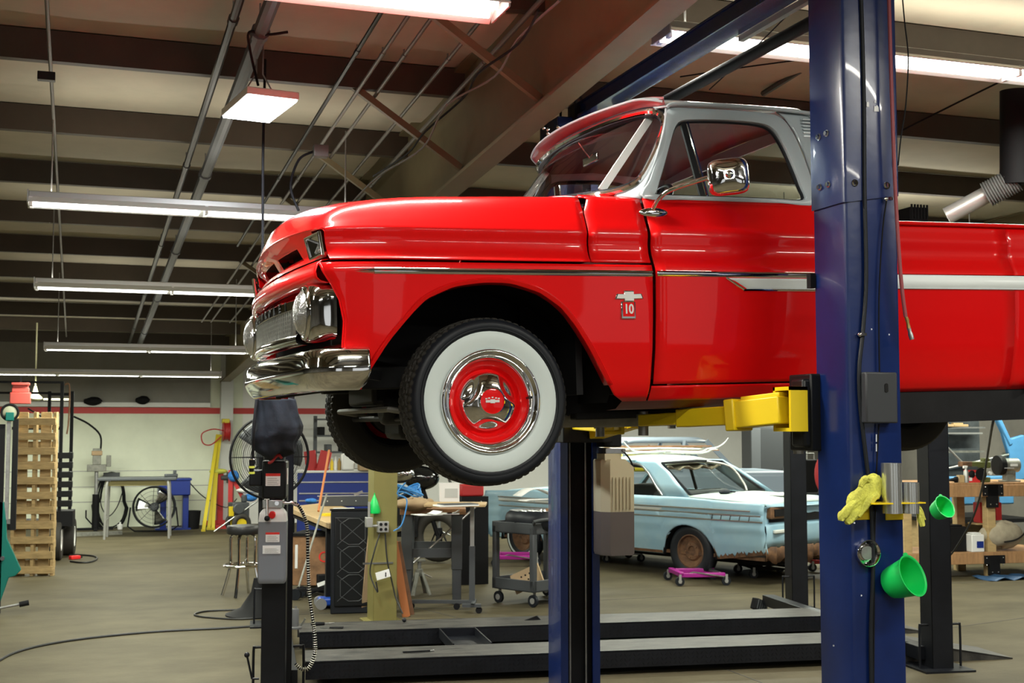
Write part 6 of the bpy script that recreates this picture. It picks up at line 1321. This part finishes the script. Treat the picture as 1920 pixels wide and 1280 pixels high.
# trim lines on the flank
for s in (1, -1):
    for z, r, x0, x1 in ((.845, .010, -.95, 3.3), (.79, .012, -1.08, 3.3), (.725, .010, -1.10, 3.3)):
        obj('flank_moulding', B().tube([tuple(V(sidept(x, z, s))+V((0, s*.004, 0))) for x in np.linspace(x0, x1, 24)], r, 6), M_carchr, car)
    obj('flank_white_band', B().grid([[tuple(V(sidept(x, z, s))+V((0, s*.006, 0))) for x in np.linspace(.35, 3.3, 16)] for z in (.79, .83)]), M_cwhite, car)
    for k in range(5): obj('flank_tick', B().cyl(tuple(V(sidept(-.4-.13*k, .73, s))+V((0, s*.012, 0))), tuple(V(sidept(-.42-.13*k, .785, s))+V((0, s*.012, 0))), .005, n=5), M_grey, car)
    rr = [[tuple(V(sidept(x, max(.26, zlow(x)-.01)+z, s))+V((0, s*.012, 0))) for x in np.linspace(-1.10, -.38, 26)] for z in (0, .05)]
    rr[1] = [(p[0], p[1], p[2]+.05*sin(p[0]*31)*.5+.03*sin(p[0]*77)) for p in rr[1]]
    obj('rust_patch', B().grid(rr), M_rust, car); obj('rust_patch', B().grid([[tuple(V(sidept(x, z0, s))+V((0, s*.010, 0))) for x in np.linspace(.42, 1.6, 14)] for z0 in (.275, .31)]), M_rust, car)
# rear end
def rearpt(y, z, d=0): return (-1.12-.10*(1-(y/.9)**2)+d, YC+y, z)
ry = np.linspace(-.88, .88, 15)
obj('rear_panel', B().grid([[rearpt(y, z, d) for y in ry] for z, d in ((.93, 0), (.90, -.02), (.88, .03), (.70, .05), (.68, 0), (.60, -.01), (.52, .0), (.44, .03))]), M_car, car, weld=True, solid=.01)
obj('rear_recess', B().grid([[rearpt(y, z, -.012+.045) for y in np.linspace(-.8, .8, 9)] for z in (.72, .87)]), M_flat, car)
for s in (-1, 1):
    tlp = thing('tail_lamp', None, None); tlp.parent = car; obj('housing', B().box(-1.17, -1.08, YC+s*.66-.17, YC+s*.66+.17, .76, .90), M_rust, tlp, bevel=.02); obj('opening', B().box(-1.18, -1.165, YC+s*.66-.12, YC+s*.66+.12, .79, .87), M_flat, tlp)
obj('rear_valance', B().grid([[(p[0]+.02*sin(p[1]*40), p[1], p[2]+(.03*sin(p[1]*23)+.02*sin(p[1]*61) if z < .3 else 0)) for y in np.linspace(-.86, .86, 40) for p in [rearpt(y, z, .02)]] for z in (.45, .38, .28)]), M_rust, car, solid=.01)
obj('bumper_bar_left', B().box(-1.20, -1.16, YC-.8, YC+.8, .60, .64), M_cwhite, car, bevel=.01); car.children[-1].name = 'bumper_bar'
obj('exhaust_stub', B().cyl((-1.1, YC-.2, .27), (-.5, YC-.2, .27), .025).cyl((-1.2, YC+.3, .25), (-.6, YC+.3, .27), .02), M_rust, car)
obj('chassis', B().box(-.95, 3.4, YC-.55, YC-.45, .2, .3).box(-.95, 3.4, YC+.45, YC+.55, .2, .3).cyl((0, YC-.7, .31), (0, YC+.7, .31), .045), M_flat, car)
for x in (0, WB):
    for s in (1, -1): obj('wheel_house', B().grid([[(x+.40*cos(a), y, .26+.38*sin(a)) for a in np.linspace(0, pi, 14)] for y in (YC+s*.86, YC+s*.5)]), M_flat, car)
for i, (x, y, s) in enumerate(((0, 0, 1), (0, 2*YC, -1), (WB, 0, 1), (WB, 2*YC, -1))):
    wq = thing('wheel', None, None, (x, y-s*.02, .325)); wq.parent = car; fl = RX(-pi/2*s)
    obj('tyre', B().lathe([(.19, .07), (.25, .095), (.30, .085), (.325, .05), (.325, -.05), (.30, -.085), (.25, -.095), (.19, -.07)], 40, fl), M_rub, wq, ang=50)
    if x: obj('white_band', B().lathe([(.245, .0965), (.275, .094)], 40, fl), M_wwall, wq)
    obj('rusty_rim', B().lathe([(.20, .075), (.185, .08), (.175, .04), (.12, .02), (.10, .045), (.06, .05), (.05, .03), (0, .03)], 32, fl), M_rust, wq, ang=40)
    for k in range(5): a = k*2*pi/5; obj('lug', B().cyl(fl @ V((.08*cos(a), .08*sin(a), .045)), fl @ V((.08*cos(a), .08*sin(a), .06)), .009, n=6), M_brown, wq)
# stuff on the car
bpy.context.view_layer.update(); MCar = Matrix.Translation(RW) @ RZ(ya)
rn = random.Random(11)
labs = ['pale trim strip on the light blue car roof with its end curled up at the left', 'second curled trim strip on the roof, bent up near the middle', 'long straight brown strip across the light blue car roof', 'white strip on the roof pointing out to the right with curled tip', 'pale weathered board lying across the light blue car roof', 'brown batten under the strips on the light blue car roof']
for k in range(6):
    p = MCar @ V((1.15+.08*k-.2*(k % 2), YC, 1.455+.018*k)); t = thing('trim_strip', labs[k], 'strip', p, radians(-14+6*k), 0, ) if 0 else thing('trim_strip', labs[k], 'strip', p, radians(-16+6*(k % 4)), 'loose strips on the light blue car roof')
    L_ = [.75, .6, .95, 1.05, .8, .85][k]; up = [.16, .14, 0, .16, 0, 0][k]
    pts = [(-L_, 0, up), (-L_*.85, 0, up*.35), (-L_*.65, 0, 0), (0, 0, .01), (L_*.7, 0, 0), (L_*.9, 0, .3*up), (L_*1.0, 0, up*(.9 if k == 3 else .3))]
    if k in (2, 4, 5): obj('strip', B().bar(pts[0], pts[-1], .05, .018), [M_brown, M_card, M_brown][k % 3], t); obj('end', B().box(-.01, .01, -.01, .01, -.01, .02), M_brown, t)
    else: obj('strip', B().tube(pts, [.006, .013, .014, .014, .012, .005], 8, smooth=4), M_cwhite, t); obj('clip', B().box(-.03, .03, -.02, .02, -.012, .012), M_carchr, t)
t = thing('blue_glove', 'dark blue glove lying on the light blue trunk lid', 'glove', MCar @ V((-.15, YC+.35, 1.0)), .4); obj('palm', B().sph((0, 0, .015), 1, 14, 8, (.10, .05, .03)), M_navy, t)
for k in range(4): obj('finger', B().tube([(.08, -.03+.02*k, .015), (.15, -.04+.027*k, .012)], [.013, .009], 8), M_navy, t)
t = thing('open_book', 'open white booklet lying on the trunk lid behind the black post', 'booklet', MCar @ V((-.75, YC-.1, .98)), ya+1.3); obj('page', B().grid([[(x_, y_, .03-.12*abs(x_)) for x_ in (-.2, 0, .2)] for y_ in (-.12, .12)]), M_paper, t, solid=.006); obj('spine', B().box(-.006, .006, -.12, .12, 0, .03), M_paper, t)
# wheel dollies
def dolly(label, px, py, m, rz, s=1.):
    t = put('wheel_dolly', label, 'wheel dolly', px, py, rz)
    obj('side_bar', B().box(-.27*s, .27*s, -.26*s, -.20*s, .09, .14), m, t, bevel=.008); obj('side_bar', B().box(-.27*s, .27*s, .20*s, .26*s, .09, .14), m, t, bevel=.008); obj('cross_tube', B().box(-.27*s, -.21*s, -.26*s, .26*s, .10, .15), m, t, bevel=.008); obj('roller', B().cyl((.22*s, -.2*s, .12), (.22*s, .2*s, .12), .025), M_steel, t)
    obj('pedal', B().bar((-.1, -.24*s, .15), (.25, -.28*s, .10), .035, .012).bar((-.1, -.24*s, .15), (-.18, -.24*s, .12), .035, .012), M_steel, t)
    for x in (-.27*s, .27*s):
        for y in (-.28*s, .28*s):
            c_ = obj('caster', B().cyl((x, y-.018, .052), (x, y+.018, .052), .052, n=18), M_rub, t); obj('fork', B().box(x-.014, x+.014, y-.028, y-.020, .03, .13).cyl((x, y-.022, .052), (x, y+.022, .052), .022), M_gal, c_)
dolly('magenta wheel dolly under the rear wheel of the light blue car', 1306, 1092, M_mag, radians(-12))
dolly('magenta wheel dolly under the front wheel of the light blue car', 968, 1058, M_mag, radians(-20))
dolly('black wheel dolly under the far rear wheel', 1438, 1078, M_flat, radians(-10))
dolly('maroon wheel dolly by the black post at the right rear of the car', 1545, 1066, M_rd, radians(-10))
dolly('dark dolly under the yellowed oil tank', 1158, 1050, M_brown, radians(-5), .9)
# ---- old grey blue car shell farther back
M_shell = mat('shell_blue_grey', (.25, .31, .38), .45)
t = put('car_shell', 'grey blue car body without glass behind the light blue sedan', 'car', 1235, 1010, radians(-8)); k = 17.5
obj('roof', B().grid([[(x, y, 1.62-.06*(abs(y)/.6)**2-(.03 if abs(x) > .7 else 0)) for x in np.linspace(-.8, .62, 7)] for y in np.linspace(-.6, .6, 7)]), M_shell, t, solid=.03)
for y in (-.62, .62): obj('pillar', B().bar((-.72, y, 1.58), (-.78, y*1.15, 1.1), .05, .06), M_shell, t); obj('pillar', B().bar((.60, y, 1.58), (1.05, y*1.15, 1.1), .06, .07), M_shell, t); obj('pillar', B().bar((.25, y, 1.58), (.15, y*1.15, 1.1), .05, .05), M_shell, t)
obj('body', B().box(-1.6, 2.0, -.78, .78, .35, 1.1), M_shell, t, bevel=.08, seg=3); obj('yellow_seat', B().box(-.75, .0, -.5, .5, 1.1, 1.38), M_pyel, t, bevel=.05)
for x in (-1.0, 1.4):
    for y in (-.76, .76): obj('wheel', B().cyl((x, y-.08, .32), (x, y+.08, .32), .32, n=24), M_rub, t)
# dark cabinet
t = put('metal_cabinet', 'tall dark grey metal cabinet against the white far wall', 'cabinet', 1441, 993, radians(-10)); obj('cabinet_body', B().box(-.30, .34, 0, .5, 0, 1.80), M_grey, t, bevel=.006); obj('door', B().box(-.12, .335, -.015, 0, .03, 1.77), M_grey, t, bevel=.004); obj('door', B().box(-.295, -.125, -.015, 0, .03, 1.77), mat('mid_grey', (.12, .13, .14), .5), t, bevel=.004); obj('handle', B().cyl((.28, -.02, 1.0), (.28, -.04, 1.12), .018), M_chrome, t)
t = thing('wall_cords', 'yellow and black cords hung on the white wall right of the cabinet', 'cords', atY(1537, 840, 23.9))
for k in range(4): obj('loop', B().tube([(.05*cos(a)+.03*k-.05, -.03*k, .25*sin(a)) for a in np.linspace(0, 2*pi, 16)[:-1]], .014, 6, closed=True), [M_pyel, M_flat][k % 2], t)
t = put('battery_charger', 'small black charger box on wheels behind the car by the black post', 'charger', 1515, 1000, 0); obj('body', B().box(-.12, .16, -.1, .1, .7, 1.25), M_flat, t, bevel=.02); obj('stand', B().box(-.12, .16, -.1, .1, 0, .7), M_grey, t); obj('handle', B().tube([(-.1, 0, 1.25), (-.1, 0, 1.35), (.14, 0, 1.35), (.14, 0, 1.25)], .012, 6), M_gal, t)
t = put('red_compressor', 'red compressor tank peeking out left of the near blue post', 'compressor', 1550, 1015, 0); obj('tank', B().sph((0, 0, 1.05), 1, 18, 12, (.16, .2, .32)), M_rd, t, ang=60); obj('stand', B().box(-.1, .1, -.1, .1, 0, .75), M_flat, t)
t = put('worklight', 'black ribbed work lamp on the floor in front of the black post', 'lamp', 1420, 1144, .3); obj('housing', B().box(-.07, .09, -.04, .04, .0, .11).move(RY(.35)), M_flat, t, bevel=.008)
for k in range(5): obj('fin', B().box(-.06+.03*k, -.05+.03*k, -.05, -.04, .01, .10).move(RY(.35)), M_grey, t)
# ================================================================ right: wooden work bench and blue cab behind
M_dfir = mat('bench_fir', (.40, .22, .10), .6, var=.25, scale=5, stretch=(6, 1, 1)); M_fir2 = mat('post_fir', (.48, .34, .16), .6, var=.2, scale=5, stretch=(1, 1, 6))
t = put('timber_bench', 'long timber work bench with black steel corner brackets at right', 'bench', 1857, 1080, radians(-6)); hb3 = 1.13
obj('bench_top', B().box(-1.25, .9, -.08, .75, hb3-.03, hb3), M_dfir, t, bevel=.004); obj('front_rail', B().box(-1.25, .9, -.09, -.05, hb3-.17, hb3-.03), M_dfir, t, bevel=.004); obj('lower_shelf', B().box(-1.25, .9, -.06, .7, .26, .30), M_dfir, t); obj('lower_rail', B().box(-1.25, .9, -.09, -.05, .16, .30), M_dfir, t, bevel=.004)
for x, y in ((0, 0), (-1.12, 0), (-.0, .65), (-1.12, .65), (.8, 0), (-.5, .65)):
    obj('leg', B().box(x-.055, x+.055, y-.055, y+.055, 0, hb3-.03), M_fir2, t, bevel=.004)
for z0, z1 in ((hb3-.30, hb3-.02), (.02, .26)):
    for x in (0, .8):
        c_ = obj('corner_bracket', B().box(x-.07, x+.07, -.10, -.055, z0, z1).box(x-.14, x+.14, -.10, -.09, max(z0, z1-.14) if z0 > .5 else z1-.10, z1), M_flat, t)
        for q in range(6): obj('bracket_screw', B().sph((x+(-.11 if q % 2 else .11) if q < 4 else x+(.04 if q % 2 else -.04), -.103, (z1-.03-.08*(q//2)) if q < 4 else z0+.04), .010, 8, 5), M_chrome, c_)
bpy.context.view_layer.update(); MB3 = t.matrix_world.copy()
def onb(x, y, z=hb3): return MB3 @ V((x, y, z))
sx3 = lambda px: (px-1857)/156.
t = thing('bench_vice', 'green and black bench vice on the timber bench', 'vice', onb(sx3(1838), .05), radians(-6)); M_vice = mat('vice_green', (.10, .11, .03), .5)
obj('base', B().box(-.12, .14, -.08, .08, 0, .06).box(-.06, .10, -.06, .06, .06, .14), M_vice, t, bevel=.01); obj('jaw_body', B().box(-.10, .17, -.05, .05, .17, .25), M_vice, t, bevel=.012); obj('jaw', B().box(-.22, -.08, -.05, .05, .19, .25), M_rust, t, bevel=.008); obj('barrel', B().cyl((.0, -.10, .10), (.0, .08, .10), .075, n=20), M_flat, t, ang=40); obj('front_knob', B().sph((-.12, -.06, .10), 1, 12, 8, (.06, .05, .06)), M_flat, t); obj('anvil', B().box(.08, .16, -.04, .04, .25, .29), M_vice, t, bevel=.006); obj('screw_cap', B().cyl((.13, -.07, .11), (.13, -.1, .11), .02), M_wpl, t)
t = thing('bench_grinder', 'grey bench grinder at the right edge of the timber bench', 'grinder', onb(sx3(1905), .08), radians(-6)); obj('motor', B().cyl((-.05, 0, .20), (.15, 0, .20), .085, n=20), M_cast, t, ang=40); obj('wheel_guard', B().cyl((-.13, 0, .20), (-.06, 0, .20), .12, n=24), M_flat, t, ang=40); obj('pedestal', B().box(-.03, .10, -.05, .05, .0, .14).box(-.07, .15, -.08, .08, 0, .02), M_cast, t, bevel=.01); obj('eye_shield', B().box(-.14, -.05, -.14, -.12, .26, .36), M_glass, t); obj('tool_rest', B().bar((-.1, -.1, .17), (.0, -.16, .17), .03, .01), M_steel, t); obj('name_plate', B().box(0, .1, -.09, -.086, .19, .22), M_wpl, t)
t = thing('red_carton', 'small red and white carton on the timber bench left of the vice', 'box', onb(sx3(1824), -.0), radians(-6)); obj('carton', B().box(-.09, .08, -.04, .04, 0, .15), mat('carton_red', (.65, .03, .03), .5), t); obj('white_print', B().box(-.06, .06, -.043, -.04, .09, .11).box(-.07, -.03, -.043, -.04, .02, .06), M_wpl, t); obj('dark_band', B().box(-.09, .05, -.042, .0, .15, .19), M_grey, t)
t = thing('spray_bottle', 'slim grey spray bottle on the timber bench left of the red carton', 'bottle', onb(sx3(1808), -.03), 0); obj('body', B().lathe([(0, 0), (.03, 0), (.03, .13), (.012, .16), (.012, .19), (0, .19)], 16), M_gal, t, ang=40); obj('nozzle', B().box(-.04, .02, -.012, .012, .17, .20), M_wpl, t, bevel=.004)
t = thing('wood_block', 'small pale wood block on the timber bench beside the black post', 'block', onb(sx3(1796), -.03), 0); obj('block', B().box(-.035, .035, -.03, .03, 0, .09), M_ply, t, bevel=.003); obj('end_grain', B().box(-.036, -.035, -.03, .03, 0, .09), M_card, t)
t = thing('heat_gun', 'black tapered tool lying on the timber bench beside the wood block', 'tool', onb(sx3(1785), -.02, hb3+.02), 0); obj('barrel', B().cyl((-.08, 0, .01), (.03, 0, .02), .012, .03), M_flat, t); obj('grip', B().box(.0, .04, -.02, .02, -.02, .05), M_flat, t, bevel=.008)
# below the bench
for (nm, lb, ct, px, y, z, sx, sz, m) in (('tool_case', 'black plastic case on the bench shelf beside the black post', 'case', 1792, .1, .30, .24, .30, M_flat), ('white_bin', 'white box with blue print on the bench shelf', 'box', 1825, .0, .30, .17, .21, M_wpl), ('red_can', 'red and white can hanging under the timber bench', 'can', 1868, .3, .62, .08, .25, mat('carton_red', (.65, .03, .03), .5)), ('red_can', 'second red and white can, farther right under the timber bench', 'can', 1902, .3, .62, .08, .25, mat('carton_red', (.65, .03, .03), .5))):
    t = thing(nm, lb, ct, onb(sx3(px), y, z), radians(-6)); obj('body', B().box(-sx/2, sx/2, -.08, .08, 0, sz), m, t, bevel=.01); obj('top_part', B().box(-sx*.35, sx*.35, -.06, .06, sz, sz+(.12 if ct == 'can' else .02)), M_wpl if ct == 'can' else m, t, bevel=.008)
    if nm == 'white_bin': obj('blue_print', B().box(-.02, .07, -.083, -.08, .05, .13), M_toolblue, t)
    if ct == 'can': obj('hanging_shelf', B().box(-.1, .1, -.1, .1, -.02, 0), M_fir2, t)
t = thing('canvas_sack', 'beige canvas sack slumped on the bench shelf at the right edge', 'sack', onb(sx3(1888), .05, .30), 0); obj('sack_body', B().grid([[(.30*sin(pi*i/12)*cos(a)*(1+.06*sin(5*a)), .16*sin(pi*i/12)*sin(a), .16+.16*cos(pi*i/12)*(1+.12*sin(3*a+i))+.03) for a in np.linspace(0, 2*pi, 29)[:-1]] for i in range(13)], closed=True), mat('canvas_beige', (.38, .33, .24), .9, var=.25, scale=6, bump=.4), t, ang=80); obj('tie_cord', B().tube([(-.1, -.17, .12), (.05, -.18, .14), (.2, -.15, .2), (.3, -.1, .3)], .010, 6, smooth=4), M_cord, t)
tag(obj('blue_tarp', B().grid([[(atZ(1895, 1086)+V((x_, y_, .02+.02*sin(x_*23+y_*9)))) for x_ in np.linspace(-.35, .6, 16)] for y_ in np.linspace(-.1, .25, 8)]), mat('tarp_blue', (.02, .07, .16), .6), solid=.004), 'crumpled dark blue tarp on the floor under the timber bench', 'tarp')
tag(obj('extension_cord', B().tube([atD(1867, 770, 9.), atD(1860, 800, 9.), atD(1852, 850, 10.2), atD(1840, 920, 11), atD(1822, 975, 11.5), atD(1790, 1030, 11.8), atD(1768, 1055, 12)], .009, 6, smooth=5), M_cord), 'black cord hanging from under the truck bed past the timber bench', 'cord')
# blue pickup cab behind the bench
M_cab = mat('cab_blue', (.08, .27, .52), .45, var=.15, scale=3)
t = put('blue_pickup_cab', 'stripped bright blue pickup cab without doors behind the timber bench', 'car', 1850, 1050, radians(-4)); S = 17./2370
cx_ = lambda px: (px-1850)*S; cz_ = lambda py: 1.8+(800-py)*S
obj('rear_post', B().box(cx_(1760), cx_(1775), 0, .08, .5, 1.95), M_cab, t, bevel=.02); obj('sill', B().box(cx_(1760), cx_(1912), -.02, .1, .75, cz_(893)), M_cab, t, bevel=.02)
obj('windshield_post', B().bar((cx_(1878), .03, 2.0), (cx_(1910), .03, cz_(835)), .09, .07), M_cab, t, bevel=.02); obj('cowl_side', B().prism([(cx_(1893), cz_(812)), (cx_(1912), cz_(822)), (cx_(1940), cz_(815)), (cx_(1940), cz_(900)), (cx_(1908), cz_(905)), (cx_(1905), cz_(850))], .08, T(0, .08, 0) @ RX(pi/2)), M_cab, t, bevel=.015)
obj('inner_panel', B().box(cx_(1765), cx_(1900), .6, .65, .7, 1.9), mat('cab_inner', (.05, .06, .065), .6, var=.5, scale=4), t); obj('seat_rail', B().box(cx_(1772), cx_(1888), .4, .44, cz_(814), cz_(811)), M_gal, t); obj('seat_rail', B().box(cx_(1768), cx_(1890), .38, .42, cz_(850), cz_(846)), M_cast, t)
obj('door_brace', B().cyl((cx_(1765), -.02, cz_(835)), (cx_(1805), -.02, cz_(872)), .018).cyl((cx_(1768), -.03, cz_(878)), (cx_(1900), -.03, cz_(853)), .018), M_dull, t); obj('cab_floor', B().box(cx_(1760), cx_(1960), .0, 1.3, .5, .55), M_flat, t); obj('support_block', B().box(-.5, -.3, .1, 1.1, 0, .5).box(.3, .5, .1, 1.1, 0, .5), M_fir2, t)
for k, (a, b_, y0, y1, l) in enumerate(((1790, 1822, 799, 795, 'short sawn wood scrap on the shelf inside the blue cab'), (1822, 1858, 795, 789, 'split wood piece above the blue cab seat rail'))):
    p = t.matrix_world @ V((0, 0, 0)); q_ = thing('wood_scrap', l, 'wood', atZ(1850, 1050)+V((cx_((a+b_)/2), .42, cz_(800)+.0)), 0); obj('piece', B().box(-.12, .12, -.06, .06, 0, .035), M_ply, q_, bevel=.006); obj('splinter', B().box(-.1, .06, -.02, .03, .035, .055), M_ply, q_)
obj('top_rail', B().box(cx_(1772), cx_(1890), .36, .48, cz_(803), cz_(800)), M_dull, t)
# crate on a shelf seen over the bed, hung junction
t = thing('plastic_crate', 'black slatted crate on a shelf right of the blue post above the truck bed', 'crate', atD(1708, 414, 10.5)); obj('crate_body', B().box(-.08, .10, -.1, .1, -.03, .10), M_flat, t, bevel=.01)
for k in range(6): obj('slat', B().box(-.075+.03*k, -.06+.03*k, -.11, -.1, 0, .12), M_flat, t)
obj('shelf_bracket', B().box(-.2, .5, -.12, .15, -.05, -.03), M_gal, t); obj('hanger_rod', B().cyl((-.18, .1, -.03), (-.18, .1, roofz(atD(1708, 414, 10.5).y)-atD(1708, 414, 10.5).z+.02), .008), M_dull, t)
